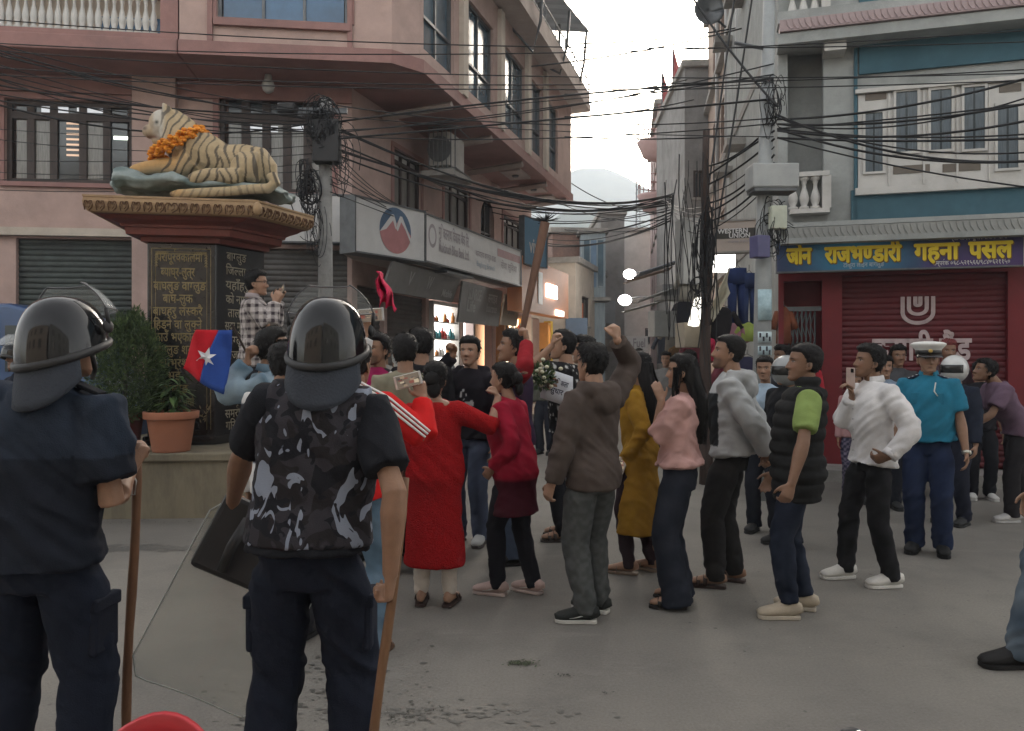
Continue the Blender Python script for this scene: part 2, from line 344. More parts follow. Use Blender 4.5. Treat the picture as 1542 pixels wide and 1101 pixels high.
# ================================================================ SETTING
def ground_material():
    m, t, b = _new('street_concrete'); L = t.links; N = t.nodes
    tc = N.new('ShaderNodeTexCoord')
    def noise(s, d=6, r=.6, st=(1, 1, 1)):
        mp = N.new('ShaderNodeMapping'); mp.inputs['Scale'].default_value = st; L.new(tc.outputs['Object'], mp.inputs[0])
        n = N.new('ShaderNodeTexNoise'); n.inputs['Scale'].default_value = s; n.inputs['Detail'].default_value = d; n.inputs['Roughness'].default_value = r; L.new(mp.outputs[0], n.inputs['Vector']); return n.outputs[0]
    def ramp(x, a, b_, lo, hi):
        r = N.new('ShaderNodeMapRange'); r.inputs[1].default_value = a; r.inputs[2].default_value = b_; r.inputs[3].default_value = lo; r.inputs[4].default_value = hi; L.new(x, r.inputs[0]); return r.outputs[0]
    def mix(f, a, c, mode='MIX'):
        x = N.new('ShaderNodeMix'); x.data_type = 'RGBA'; x.blend_type = mode
        for i, v in ((0, f), (6, a), (7, c)):
            if hasattr(v, 'is_output'): L.new(v, x.inputs[i])
            else: x.inputs[i].default_value = v
        return x.outputs[2]
    big = ramp(noise(.35, 5, .6), .38, .62, 0, 1); col = mix(big, (.205, .19, .165, 1), (.155, .143, .127, 1))
    col = mix(ramp(noise(2.2, 8, .7), .5, .75, 0, .55), col, (.115, .108, .098, 1))
    col = mix(ramp(noise(1.1, 7, .7, (1, 3.2, 1)), .58, .72, 0, .5), col, (.25, .235, .205, 1))
    col = mix(1.0, col, ramp(noise(70, 4, .7), .3, .7, .84, 1.14), 'MULTIPLY')
    # sparse pitted specks
    v = N.new('ShaderNodeTexVoronoi'); v.inputs['Scale'].default_value = 7; L.new(tc.outputs['Object'], v.inputs['Vector'])
    sp = ramp(v.outputs['Distance'], .05, .09, .55, 0); gate = ramp(noise(.9, 4, .6), .52, .6, 0, 1)
    mu = N.new('ShaderNodeMath'); mu.operation = 'MULTIPLY'; L.new(sp, mu.inputs[0]); L.new(gate, mu.inputs[1])
    col = mix(mu.outputs[0], col, (.05, .05, .045, 1))
    L.new(col, b.inputs['Base Color']); b.inputs['Roughness'].default_value = .85; b.inputs['Specular IOR Level'].default_value = .3
    bp = N.new('ShaderNodeBump'); bp.inputs['Strength'].default_value = .35; bp.inputs['Distance'].default_value = .02
    L.new(noise(55, 6, .75), bp.inputs['Height']); L.new(bp.outputs[0], b.inputs['Normal']); return m
g = MB(); g.add([(-300, -60, 0), (300, -60, 0), (300, 1800, 0), (-300, 1800, 0)], [(0, 1, 2, 3)])
tag(mk('ground', g, ground_material(), org=(0, 0, 0)), kind='structure')

M_pink = mat('pink_plaster', (.40, .285, .25), .9, .1, 3, .12, 40, dirt=(.30, .22, .195), dscale=1.1)
M_pinkd = mat('rose_trim', (.27, .15, .135), .85, .12, 4, .1, 40, dirt=(.2, .12, .11))
M_cream = mat('cream_plaster', (.46, .40, .34), .9, .1, 3, .1, 40, dirt=(.36, .31, .26))
M_soffit = mat('soffit_plaster', (.36, .30, .27), .9, .12, 2.5, .1, 30, dirt=(.26, .22, .2))
M_wood = mat('dark_window_wood', (.035, .022, .018), .5, .25, 8, .1, 60, stretch=(3, 3, .6))
M_glass = glass_dark(); M_glassb = glass_dark('blue_film_glass', (.035, .10, .19), .15); M_glasst = glass_dark('blue_tint_glass', (.06, .10, .13), .1)
M_curt = mat('curtained_glass', (.17, .165, .15), .25, .25, 9, spec=.6, stretch=(6, 6, .5))
M_shut = mat('steel_shutter', (.095, .09, .085), .55, .2, 5, .1, 50, metal=.35, dirt=(.06, .045, .04), dscale=2)
M_shutg = mat('green_grey_shutter', (.05, .06, .055), .55, .2, 5, .1, 50, metal=.3, dirt=(.03, .03, .03), dscale=2)
M_white = mat('white_paint', (.47, .455, .43), .6, .08, 4, .05, 60, dirt=(.36, .34, .31), dscale=1.6)
M_conc = mat('raw_concrete', (.27, .255, .235), .92, .15, 5, .3, 45, dirt=(.16, .15, .14), dscale=2)
M_iron = mat('grey_iron', (.12, .125, .13), .5, .2, 6, .05, 60, metal=.6)
M_dark = mat('dark_interior', (.02, .019, .018), .9, .2, 4)
# ---------------------------------------------------------------- corner house on the left
K = np.array([-2.565, 12.4]); FL = Fac(K, (.9925, .122)); FS = Fac(K, (.309, 1.)); FU = FL.off(1.1)
LB = thing('corner_house', (K[0] - 3, K[1] + 3, 0), 'pink plastered three storey corner house with jettied upper floor and dark windows', 'house')
ua = FU.uz(590, 60)[0]; Ca = FU.A + FU.e * ua
Cb = np.array([(633 - CX) / FPX * 11.75, 11.75]); FSU = Fac(Cb, (.309, 1.)); FC = Fac(Ca, Cb - Ca)
eF, eS = FL.e, FS.e
LEN = 10.6
# ground + first floor front
wa = FL.rect(8, 152, 200, 276); wb = FL.rect(330, 146, 500, 290)
sh1 = (FL.uz(24, 450)[0], FL.uz(222, 450)[0], .12, FL.uz(120, 360)[1]); sh2 = (FL.uz(232, 450)[0], FL.uz(523, 450)[0], .12, FL.uz(300, 372)[1])
mk('wall', holes_wall(FL, -9, 0, 0, 5.9, [wa, wb, sh1, sh2]), M_pink, LB)
# street side ground + first floor
def su(px, f=FS): return f.uz(px, 400)[0]
sw = [(su(592), su(633), 4.15, 5.32), (su(668), su(706), 4.15, 5.3), (su(757), su(784), 4.1, 5.25)]
arch = (su(724), su(744), 3.95, 5.35)
gs = [(su(538), su(578), .12, 2.75), (su(583), su(641), .12, 2.72), (su(646), su(709), .12, 2.75), (su(716), su(741), .12, 2.6), (su(747), su(812), .12, 2.7)]
mk('wall', holes_wall(FS, 0, LEN, 0, 5.9, sw + [arch] + gs), M_pink, LB)
# far gable and back, closing the block
Kend = FS.A + eS * LEN; FE = Fac(Kend, FL.e); FE.n = FS.e
back = MB()
q0 = FL.p(-9, 0); q1 = FS.p(LEN, 0); q2 = q1 + np.array([*(-eF * 10), 0])
for a, b in ((q1, q2), (q2, q0)): back.add([a, b, b + np.array([0, 0, 8.6]), a + np.array([0, 0, 8.6])], [(0, 1, 2, 3)])
mk('rear_wall', back, M_cream, LB)
# jettied second floor
uL = FU.uz(270, 60)[0]
blue = (FU.uz(327, 20)[0], FU.uz(524, 20)[0], FU.uz(430, 33)[1], 7.75)
mk('upper_wall', holes_wall(FU, uL, ua, 6.08, 8.5, [blue]), M_pink, LB)
cw = float(np.linalg.norm(Cb - Ca)); m_ = MB(); m_.add([FC.p(0, 6.08), FC.p(cw, 6.08), FC.p(cw, 8.5), FC.p(0, 8.5)], [(0, 1, 2, 3)]); mk('upper_wall', m_, M_pink, LB)
LU = 10.3; uw = []
for a, b in ((634, 684), (705, 743), (760, 790), (795, 816), (823, 840)): uw.append((max(.12, FSU.uz(a, 100)[0]), FSU.uz(b, 100)[0], 6.3, 7.95))
mk('upper_wall', holes_wall(FSU, 0, LU, 6.08, 8.5, uw), M_pink, LB)
End = FSU.A + eS * LU; Endi = FS.A + eS * LEN
m_ = MB(); m_.add([(*End, 6.08), (*Endi, 6.08), (*Endi, 8.5), (*End, 8.5)], [(0, 1, 2, 3)]); mk('upper_wall', m_, M_cream, LB)
# jetty slab + soffit ribs
pL = FU.A + FU.e * uL; nF = FL.n; nS = FS.n; o_ = .06
poly = [tuple(pL + nF * o_), tuple(Ca + nF * o_), tuple(Cb + nS * o_), tuple(End + nS * o_), tuple(Endi - nS * .3), tuple(K - nF * .3 - nS * .3), tuple(FL.A + FL.e * uL - nF * .3)]
m_ = MB(); m_.prism(poly, 5.88, 6.08); mk('floor_slab', m_, M_pinkd, LB)
for d in (1.3, 3.4, 5.5, 7.6, 9.7):
    m_ = MB(); a = FSU.A + eS * d; b = a - nS * 1.25; m_.loft([(*a, 5.80), (*b, 5.70)], [(.07, .09), (.07, .18)], 4, side=(0, 0, 1)); mk('beam', m_, M_soffit, LB)
for d in (6.6, 8.2, 9.6):   # small lamp housings in the soffit
    m_ = MB(); a = FSU.A + eS * d - nS * .5; m_.box((*a, 5.855), (.5, .9, .05), -.3); mk('soffit_panel', m_, M_soffit, LB); m_ = MB(); m_.lathe([(.07, 5.79), (.09, 5.829)], (*a, 0), 10); mk('soffit_lamp', m_, M_iron, LB)
m_ = MB(); c = FL.p(FL.uz(413, 120)[0], 5.78, .5); m_.lathe([(.05, 5.86), (.06, 5.79), (.1, 5.7), (.08, 5.62), (.03, 5.58)], (c[0], c[1], 0), 12); mk('ceiling_lamp', m_, mat('milky_globe', (.3, .29, .27), .3), LB, True)
# pilasters and thin mouldings
for fac, lst in ((FL, [(203, 268, 0, 5.88, .14)]),):
    for x0, x1, z0, z1, o in lst: m_ = MB(); fac.box(m_, fac.uz(x0, 300)[0], fac.uz(x1, 300)[0], z0, z1, .003, o); mk('pilaster', m_, M_pink, LB, bevel=.01)
for px in (317, 527): m_ = MB(); u = FU.uz(px, 40)[0]; FU.box(m_, u - .035, u + .035, 6.085, 8.49, .002, .05); mk('moulding', m_, M_pinkd, LB)
m_ = MB(); FU.box(m_, blue[0] - .04, blue[1] + .04, blue[2] - .11, blue[2] - .003, .003, .07); mk('moulding', m_, M_pinkd, LB)
m_ = MB(); FL.box(m_, -9, -.0, 5.62, 5.87, .002, .06); mk('moulding', m_, M_pinkd, LB)
m_ = MB(); FL.box(m_, -9, -.02, sh1[3] + .03, sh1[3] + .15, .002, .12); mk('moulding', m_, M_cream, LB)
m_ = MB(); FS.box(m_, .02, LEN, 3.98, 4.10, .002, .1); mk('moulding', m_, M_pinkd, LB)
for a, b in zip(uw[:-1], uw[1:]):
    m_ = MB(); u = (a[1] + b[0]) / 2; FSU.box(m_, u - .12, u + .12, 6.085, 8.45, .002, .09); mk('pilaster', m_, M_cream, LB)
# eaves roof and roof-terrace canopy
m_ = MB(); ov = .45; poly = [tuple(pL - FL.e * .2 + nF * ov), tuple(Ca + nF * ov), tuple(Cb + nS * ov + nF * .2), tuple(End + nS * ov + eS * .5), tuple(Endi - nS * 3 + eS * .5), tuple(K - nF * 6)]
m_.prism(poly, 8.5, 8.68); mk('roof_slab', m_, M_soffit, LB)
m_ = MB(); poly2 = [tuple(np.array(p) * 1) for p in poly]; a, b = np.array(poly[2]), np.array(poly[3])
for i in range(2): m_.path([(*(a + nS * -.05), 8.72 + .35 * i + .3), (*(b + nS * -.05), 8.72 + .35 * i + .3)], .02)
for k in range(12): q = a + (b - a) * k / 11 - nS * .05; m_.tube((*q, 8.68), (*q, 9.4), .016, 6)
mk('railing', m_, M_iron, LB)
m_ = MB(); FSR = Fac(a - nS * .02, b - a); Lr = float(np.linalg.norm(b - a)); FSR.box(m_, 0, Lr, 8.681, 8.95, -.1, 0); mk('parapet', m_, M_soffit, LB)
can = thing('roof_canopy', (*(a + (b - a) * .6), 9), 'blue grey sheet metal canopy on bent steel posts over the pink house roof', 'canopy')
c0 = P(800, -60, 15.2); c1 = P(888, 48, 20.8)
G = np.zeros((14, 8, 3))
for i in range(14):
    for j in range(8):
        q = c0 + (c1 - c0) * (i / 13); G[i, j] = q + np.array([-2.6, .5, .35]) * (j / 7) + np.array([0, 0, .012 * (-1) ** i])
m_ = MB(); m_.sheet(G, .02); mk('roof_sheet', m_, mat('blue_grey_sheet', (.12, .14, .16), .5, .15, 4, metal=.4), can)
for k in (.2, .62, .97):
    q = c0 + (c1 - c0) * k; m_ = MB(); e = q + np.array([-.35, 0, 0]); m_.path([q + np.array([-.05, 0, -.03]), q + np.array([-.12, 0, -.9]), q + np.array([-.28, 0, -1.55]), (q[0] - .95, q[1], 8.75)], .035, 6); mk('bent_post', m_, M_iron, can)
    m_ = MB(); m_.tube((q[0] - .8, q[1] - .4, 8.68), (q[0] - .8, q[1] - .4, q[2] - .0), .035, 6); mk('post', m_, M_iron, can)
# windows
def gA(i, j): return M_curt if (j == 0 and i in (0, 1, 3)) else M_glass
W = window(FL, wa, LB, M_wood, gA, [.18, .36, .59, .78], trans=.82, sill=M_pinkd, depth=.12, fw=.07, mull=.11, surround=M_pinkd)
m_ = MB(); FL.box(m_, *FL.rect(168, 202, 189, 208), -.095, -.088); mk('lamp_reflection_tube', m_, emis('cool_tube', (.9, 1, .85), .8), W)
for i, (x0, x1) in enumerate(((58, 99), (112, 154))):
    m_ = MB(); FL.box(m_, *FL.rect(x0, 158, x1, 167), -.095, -.088); mk('transom_light', m_, emis('pale_transom', (.55, .57, .6), .16), W)
for i in range(7):
    m_ = MB(); r = FL.rect(96, 182 + i * 8, 119, 185 + i * 8); FL.box(m_, *r, -.095, -.09); mk('shelf_light', m_, emis('warm_shelf', (.8, .55, .4), .10), W)
W = window(FL, wb, LB, M_wood, lambda i, j: M_curt if j == 0 else M_glass, 5, trans=.78, sill=M_pinkd, depth=.12, fw=.07, mull=.13, surround=M_pinkd)
for x0, x1 in ((375, 417), (430, 476)): m_ = MB(); FL.box(m_, *FL.rect(x0, 187, x1, 196), -.095, -.088); mk('transom_light', m_, emis('pale_transom', (.55, .57, .6), .16), W)
window(FU, blue, LB, M_iron, M_glassb, 3, depth=.12, fw=.05, surround=M_pinkd)
for i, r in enumerate(uw): window(FSU, r, LB, M_iron, M_glasst, 2, trans=.35, depth=.13, fw=.05, mull=.05)
for r in sw: W = window(FS, r, LB, M_wood, lambda i, j: M_curt if j == 0 else M_white, 3, trans=.82, sill=M_pinkd, depth=.1, fw=.06, mull=.07, surround=M_pinkd)
# arched window: dark pane, arch infill
m_ = MB(); FS.box(m_, arch[0], arch[1], arch[2], arch[3], -.14, -.12); W = mk('window', m_, M_glass, LB)
m_ = MB(); uc = (arch[0] + arch[1]) / 2; rr = (arch[1] - arch[0]) / 2; n = 9; zc = arch[3] - rr * .9
for s in (-1, 1):
    for i in range(n):
        t0, t1 = i / n * math.pi / 2, (i + 1) / n * math.pi / 2
        u0, u1 = uc + s * rr * math.sin(t0), uc + s * rr * math.sin(t1); z0, z1 = zc + rr * .9 * math.cos(t0), zc + rr * .9 * math.cos(t1)
        m_.add([FS.p(u0, z0, .004), FS.p(u1, z1, .004), FS.p(u1, arch[3] + .004, .004), FS.p(u0, arch[3] + .004, .004)], [(0, 1, 2, 3)])
mk('arch_infill', m_, M_pink, W)
m_ = MB(); FS.box(m_, uc - .02, uc + .02, arch[2], arch[3] - .1, -.118, -.08); FS.box(m_, arch[0], arch[1], 4.55, 4.6, -.117, -.09); mk('glazing_bar', m_, M_wood, W)
# roller shutters on both fronts
shutter(FL, sh1, LB, M_shutg); shutter(FL, sh2, LB, M_shut)
for r in gs[:2]: shutter(FS, r, LB, M_shut)
# balcony with white balusters, left of the jetty
bz = 5.88; bu0, bu1 = -8.9, uL - .02
m_ = MB(); FU.box(m_, bu0, bu1, bz, bz + .22, -1.1, .03); B_ = mk('balcony', m_, M_pinkd, LB, bevel=.02)
m_ = MB(); FU.box(m_, bu0, bu1 - .25, bz + .84, bz + .95, -.2, .0); mk('rail', m_, M_pinkd, B_)
m_ = MB(); FU.box(m_, bu0, bu1 - .25, bz + .222, bz + .3, -.18, -.02); mk('kerb', m_, M_pinkd, B_)
m_ = MB(); FU.box(m_, bu1 - .24, bu1 - .0, bz + .224, 8.5, -.24, .0); mk('pillar', m_, M_pinkd, B_)
bal = None; bm_ = baluster_mesh(.54, .05); k = 0
us = np.arange(bu1 - .36, max(bu0, FU.uz(-6, 30)[0]), -.107)
for u in us:
    p = FU.p(u, bz + .3, -.1)
    if bal is None: bal = mk('baluster', bm_, M_white, B_, True, local=True); bal.location = Vector(p - ORG[LB])
    else: c = bal.copy(); COL.objects.link(c); c.parent = B_; c.location = Vector(p - ORG[LB])
m_ = MB(); FL.box(m_, -9, uL, 6.1, 8.5, -1.5, -1.4); mk('balcony_back_wall', m_, M_cream, LB)
m_ = MB(); FL.box(m_, *FL.rect(95, -30, 250, 30), -1.39, -1.37); mk('balcony_window', m_, M_glassb, LB)
m_ = MB(); FU.box(m_, bu0, bu1, 8.3, 8.6, -2.6, .2); mk('roof_slab', m_, M_soffit, LB)
# air conditioner on the street wall
ac = thing('air_conditioner', FS.p(su(670), 4.9), 'dusty white air conditioner outdoor unit in a cage on the pink wall', 'air conditioner')
c = P(673, 232, 14.6); m_ = MB(); m_.box(c, (.42, .75, .62), -.3); mk('case', m_, M_white, ac, bevel=.02)
m_ = MB(); m_.lathe([(.24, -.01), (.24, .01)], (0, 0, 0), 20); V = m_.V(); m_.v = [np.stack([V[:, 0], V[:, 2], V[:, 1]], 1) @ np.array([[math.cos(-.3), math.sin(-.3), 0], [-math.sin(-.3), math.cos(-.3), 0], [0, 0, 1]]) + c + np.array([-.11, -.37, 0])]; mk('fan_grille', m_, M_iron, ac)
m_ = MB()
for i in range(7): x = -.24 + i * .08; m_.tube(c + np.array([x - .05, -.45 + x * -.1, -.38]), c + np.array([x - .05, -.45 + x * -.1, .38]), .012, 5)
for z in (-.38, .38):
    m_.path([c + np.array([-.31, -.42, z]), c + np.array([.21, -.5, z]), c + np.array([.42, .35, z])], .014)
mk('cage', m_, M_iron, ac)
m_ = MB(); m_.box(c + np.array([0, 0, -.45]), (.65, .95, .1), -.3); mk('bracket', m_, M_conc, ac)
# plain pavement in front of the corner house
m_ = MB(); m_.prism([tuple(FL.p(-12, 0, 1.3)[:2]), tuple(FL.p(.3, 0, 1.3)[:2]), tuple(FS.p(1.2, 0, .9)[:2]), tuple(FS.p(LEN + 20, 0, .9)[:2]), tuple(FS.p(LEN + 20, 0, -2)[:2]), tuple(FL.p(-12, 0, -3)[:2])], -.02, .13)
tag(mk('pavement', m_, M_conc), kind='structure')
# ---------------------------------------------------------------- house with the jewellery shop, on the right
FR = Fac((5.4, 10.), (-.96, .28)); rr_ = lambda x, y: FR.uz(x, y)
RBd = thing('jewellery_house', (6, 13, 0), 'grey and teal house with white bay window above a red shuttered shop', 'house')
M_grey = mat('grey_plaster', (.30, .31, .30), .9, .12, 3, .12, 40, dirt=(.21, .22, .21)); M_teal = mat('teal_paint', (.045, .105, .135), .8, .12, 4, .05, 50, dirt=(.036, .085, .11))
M_red = mat('red_painted_wall', (.145, .010, .014), .6, .1, 4, dirt=(.105, .008, .011)); M_redsh = mat('red_shutter', (.095, .008, .012), .5, .15, 4, .05, 40, metal=.1, dirt=(.075, .007, .01), dscale=1.8)
uE = rr_(1172, 300)[0]; uW = -7
rs = FR.rect(1268, 415, 1518, 740); rs = (rs[0], rs[1], .15, rr_(1390, 412)[1]); door = (rr_(1180, 500)[0] , rr_(1238, 500)[0], .15, 2.6); door = (min(door[:2]), max(door[:2]), .15, 2.6)
bay = FR.rect(1289, 122, 1800, 272); op = FR.rect(1172, 76, 1240, 272); op = (op[0], op[1] - .12, op[2], op[3]); rs2 = (rs[0] - 3.1, rs[0] - .35, .15, rs[3])
mk('wall', holes_wall(FR, uW, uE, 0, 2.98, [rs, door, rs2], .15), M_red, RBd)
mk('wall', holes_wall(FR, uW, uE, 2.98, 9, [bay, op], .2), M_grey, RBd)
for x0, x1, z0, z1 in ((1293, 1900, 5.3, 5.75), (1281, 1900, None, None), (1293, 1900, 6.15, 8.5)):
    u = rr_(x0, 300)[0]; m_ = MB()
    if z0 is None: z0, z1 = FR.rect(1281, 281, 1533, 330)[2:]
    FR.box(m_, uW, u, z0, z1, .003, .05); mk('teal_panel', m_, M_teal, RBd)
m_ = MB(); ff = FR.p(uE, 0); gg = ff + np.array([1.2, 7, 0]); m_.add([ff, gg, gg + np.array([0, 0, 9]), ff + np.array([0, 0, 9])], [(0, 1, 2, 3)]); mk('side_wall', m_, M_grey, RBd)
m_ = MB(); FR.box(m_, uW, uE + .2, 9.0, 9.2, -6, .5); mk('roof_slab', m_, M_grey, RBd)
shutter(FR, rs, RBd, M_redsh, -.1, .075, r=.016); shutter(FR, rs2, RBd, M_redsh, -.1, .075, r=.016)
# bay window: white boards, narrow panes
m_ = MB(); u1 = bay[1] - .02; FR.box(m_, bay[0] + .01, u1, bay[2] + .01, bay[3] - .01, -.06, .04); BW = mk('bay_window', m_, M_white, RBd)
m_ = MB(); FR.box(m_, bay[0], u1 + .04, bay[3] - .0, bay[3] + .05, -.02, .1); FR.box(m_, bay[0], u1 + .04, bay[2] - .09, bay[2] - .0, -.02, .12); mk('window_frame', m_, M_white, BW)
for x0, y0, x1, y1 in ((1302, 172, 1328, 260), (1348, 140, 1380, 230), (1400, 137, 1431, 227), (1450, 133, 1481, 226), (1500, 160, 1531, 255)):
    r = FR.rect(x0, y0, x1, y1); m_ = MB(); FR.box(m_, *r, .035, .047); pn = mk('pane', m_, mat('curtain_behind_glass', (.06, .08, .095), .3, .5, 14, spec=.6, stretch=(8, 8, .4)), BW)
    m_ = MB(); s = .03
    FR.box(m_, r[0] - s, r[0], r[2] - s, r[3] + s, .042, .07); FR.box(m_, r[1], r[1] + s, r[2] - s, r[3] + s, .042, .07); FR.box(m_, r[0], r[1], r[2] - s, r[2], .042, .07); FR.box(m_, r[0], r[1], r[3], r[3] + s, .042, .07); mk('casement', m_, M_white, pn)
    m_ = MB(); FR.box(m_, r[0] + (r[1] - r[0]) * .45, r[0] + (r[1] - r[0]) * .55, r[2], r[3], .046, .052); mk('curtain_gap', m_, M_glass, pn)
for x0, y0, x1, y1 in ((1344, 250, 1399, 262), (1418, 247, 1475, 259), (1302, 140, 1334, 152), (1503, 128, 1536, 140)): m_ = MB(); FR.box(m_, *FR.rect(x0, y0, x1, y1), .038, .05); mk('vent_pane', m_, mat('brown_vent', (.12, .1, .08), .6), BW)
for px in (1338, 1390, 1440, 1488): m_ = MB(); u = rr_(px, 200)[0]; FR.box(m_, u - .012, u + .012, bay[2] + .02, bay[3] - .02, .041, .06); mk('glazing_bar', m_, M_white, BW)
# string courses with leaf tiles
def leafband(z0, h, o, m, u0, u1, pitch=.075):
    mb = MB(); FR.box(mb, u0, u1, z0, z0 + h, .003, o); b = mk('cornice', mb, m, RBd); leaf = None
    base = MB(); d = FR.e3(); n = FR.n3(); k = np.array([0, 0, 1.])
    c = [(-.5, .12), (-.1, .1), (.35, .5), (.5, .92), (.15, .85), (-.3, .55)]
    base.add([d * x * pitch * 1.15 + k * y * h + n * .012 for x, y in c] + [d * x * pitch * 1.15 + k * y * h for x, y in c], [tuple(range(6))] + [(i, (i + 1) % 6, 6 + (i + 1) % 6, 6 + i) for i in range(6)])
    for u in np.arange(u0 + pitch, u1 - pitch, pitch):
        p = FR.p(u, z0, o + .001) - ORG[RBd]
        if leaf is None: leaf = mk('leaf_tile', base, m, b, local=True); leaf.location = Vector(p)
        else: c_ = leaf.copy(); COL.objects.link(c_); c_.parent = b; c_.location = Vector(p)
M_tile = mat('pinkish_tile', (.33, .25, .25), .7, .15, 5); M_tileg = mat('grey_leaf_tile', (.25, .25, .235), .8, .15, 5)
uv = rr_(1560, 300)[0]
leafband(5.83, .15, .42, M_tile, uv, uE - .0); leafband(3.13, .16, .22, M_tileg, uv, uE - .08)
m_ = MB(); FR.box(m_, uW, uE + .02, 5.68, 5.82, .003, .38); FR.box(m_, uW, uE + .02, 5.985, 6.14, .003, .3); mk('slab_edge', m_, M_grey, RBd)
m_ = MB(); FR.box(m_, uW, uE + .02, 3.3, 3.36, .003, .2); mk('slab_edge', m_, M_grey, RBd)
for x0, x1 in ((1240, 1262),): m_ = MB(); FR.box(m_, *FR.rect(1238, 68, 1270, 88), .003, .3); mk('bracket', m_, M_white, RBd)
m_ = MB(); u = rr_(1288, 200)[0]; FR.box(m_, u - .02, u + .02, 3.4, 5.65, .003, .05); mk('moulding', m_, M_teal, RBd)
for (xa, xb, za, hb) in ((1188, 1247, rr_(1215, 318)[1], .43), (1186, 1246, rr_(1215, 42)[1], .5)):
    m_ = MB(); a, b = sorted((rr_(xa, 300)[0], rr_(xb, 300)[0])); FR.box(m_, a, b, za - .06, za, .02, .2); BL = mk('balustrade', m_, M_white, RBd)
    m_ = MB(); FR.box(m_, a, b, za + hb, za + hb + .06, .03, .19); FR.box(m_, a - .02, a + .09, za, za + hb + .0, .03, .18); mk('rail', m_, M_white, BL)
    mbal = baluster_mesh(hb, .065); first = None
    for u in np.arange(a + .17, b - .03, .14):
        m_ = MB(); p = FR.p(u, za, .11) - ORG[RBd]
        if first is None: first = mk('baluster', mbal, M_white, BL, True, local=True); first.location = Vector(p)
        else: c_ = first.copy(); COL.objects.link(c_); c_.parent = BL; c_.location = Vector(p)
# doorway: folding grille
m_ = MB(); a, b = door[:2]
for i in range(7): u = a + .08 + i * (b - a - .1) / 7; m_.tube(FR.p(u, .16, -.12), FR.p(u, 2.2, -.12), .012, 5)
for j in range(5):
    for i in range(6):
        u0 = a + .08 + i * (b - a - .1) / 7; u1 = u0 + (b - a - .1) / 7; z = .3 + j * .38; m_.tube(FR.p(u0, z, -.1), FR.p(u1, z + .19, -.1), .007, 4); m_.tube(FR.p(u0, z + .38, -.1), FR.p(u1, z + .19, -.1), .007, 4)
mk('folding_grille', m_, M_iron, RBd)
m_ = MB(); FR.box(m_, a, b, 2.2, 2.26, -.14, -.08); mk('door_head', m_, M_iron, RBd)
m_ = MB(); FR.box(m_, uW, uE + .3, -.02, .15, -.5, .62); tag(mk('shop_step', m_, M_conc), kind='structure')
# U emblem and shop word on the red shutter
M_let = mat('faded_white_print', (.42, .33, .33), .8, .2, 8)
o0 = -.08; em = None
U0 = FR.rect(1361, 446, 1407, 490); eR3 = FR.right(); cU = FR.p((U0[0] + U0[1]) / 2, (U0[2] + U0[3]) / 2, o0 + .012)
for w, h in ((.205, .2), (.13, .145), (.055, .09)):
    m_ = MB(); t = .05; pts = [(-w, .19), (-w, .19 - h * 1.05)] + [(-w * math.cos(a), .19 - h * 1.05 - w * .78 * math.sin(a)) for a in np.linspace(0, math.pi, 14)] + [(w, .19 - h * 1.05), (w, .19)]
    inn = [(-w + t, .19), (-w + t, .19 - h * 1.05)] + [(-(w - t) * math.cos(a), .19 - h * 1.05 - (w - t) * .72 * math.sin(a)) for a in np.linspace(0, math.pi, 14)] + [(w - t, .19), (w - t, .19 - h * 1.05)][::-1]
    Vv = [cU + eR3 * x + np.array([0, 0, z]) for x, z in pts] + [cU + eR3 * x + np.array([0, 0, z]) for x, z in inn]; k = len(pts)
    m_.add(Vv, [(i, i + 1, k + i + 1, k + i) for i in range(k - 1)]); mk('emblem_stroke', m_, M_let, RBd)
r = FR.rect(1316, 508, 1466, 545); lettering('shutter_lettering', 'कुमारी बैंड', FR.p((r[0] + r[1]) / 2, (r[2] + r[3]) / 2, o0), eR3, (0, 0, 1), r[1] - r[0], .26, M_let, RBd, .03, depth=.012)
# ---------------------------------------------------------------- brown house further up the street, right side
FB = Fac((3.95, 11.6), (.162, 1.)); BB = thing('brown_house', (7, 16, 0), 'tall brownish house with narrow windows and drain pipes lining the street', 'house')
M_brown = mat('tan_plaster', (.36, .275, .225), .9, .12, 3, .1, 40, dirt=(.27, .21, .18)); M_brn = mat('brown_frame', (.14, .085, .06), .6, .2, 6)
bu = lambda px: FB.uz(px, 300)[0]
hol = [(bu(1163), bu(1146), z, z + 1.25) for z in (3.75, 6.4, 9.0)] + [(bu(1136), bu(1123), z, z + 1.3) for z in (3.75, 6.4, 9.0, 11.4)] + [(bu(1114), bu(1104), z, z + 1.3) for z in (3.75, 6.4, 9.0, 11.4)] + [(bu(1096), bu(1088), z, z + 1.3) for z in (3.75, 6.4, 9., 11.4)] + [(bu(1083), bu(1076), z, z + 1.3) for z in (3.75, 6.4, 9., 11.4)]
uB1 = bu(1066); shopo = (.5, 7.5, .1, 2.75)
mk('wall', holes_wall(FB, 0, uB1, 0, 13, hol + [shopo], .15), M_brown, BB)
m_ = MB(); FBe = Fac(FB.A, (1., -.1)); m_.add([FB.p(0, 0), FB.p(0, 0) + np.array([5, -.3, 0]), FB.p(0, 13) + np.array([5, -.3, 0]), FB.p(0, 13)], [(0, 1, 2, 3)]); mk('side_wall', m_, M_brown, BB)
for r in hol: window(FB, r, BB, M_brn, M_glass, 2, trans=.75, depth=.08, fw=.07, sill=M_brown, surround=M_brn)
for z in (3.4, 6.0, 8.6, 11.2): m_ = MB(); FB.box(m_, 0, uB1, z, z + .14, .002, .14); mk('string_course', m_, M_conc, BB)
for px in (1170, 1141, 1118, 1100, 1085): m_ = MB(); u = bu(px); m_.tube(FB.p(u, 0.2, .08), FB.p(u, 13, .08), .05, 7); mk('drain_pipe', m_, mat('pipe_grey', (.3, .29, .28), .5), BB, True)
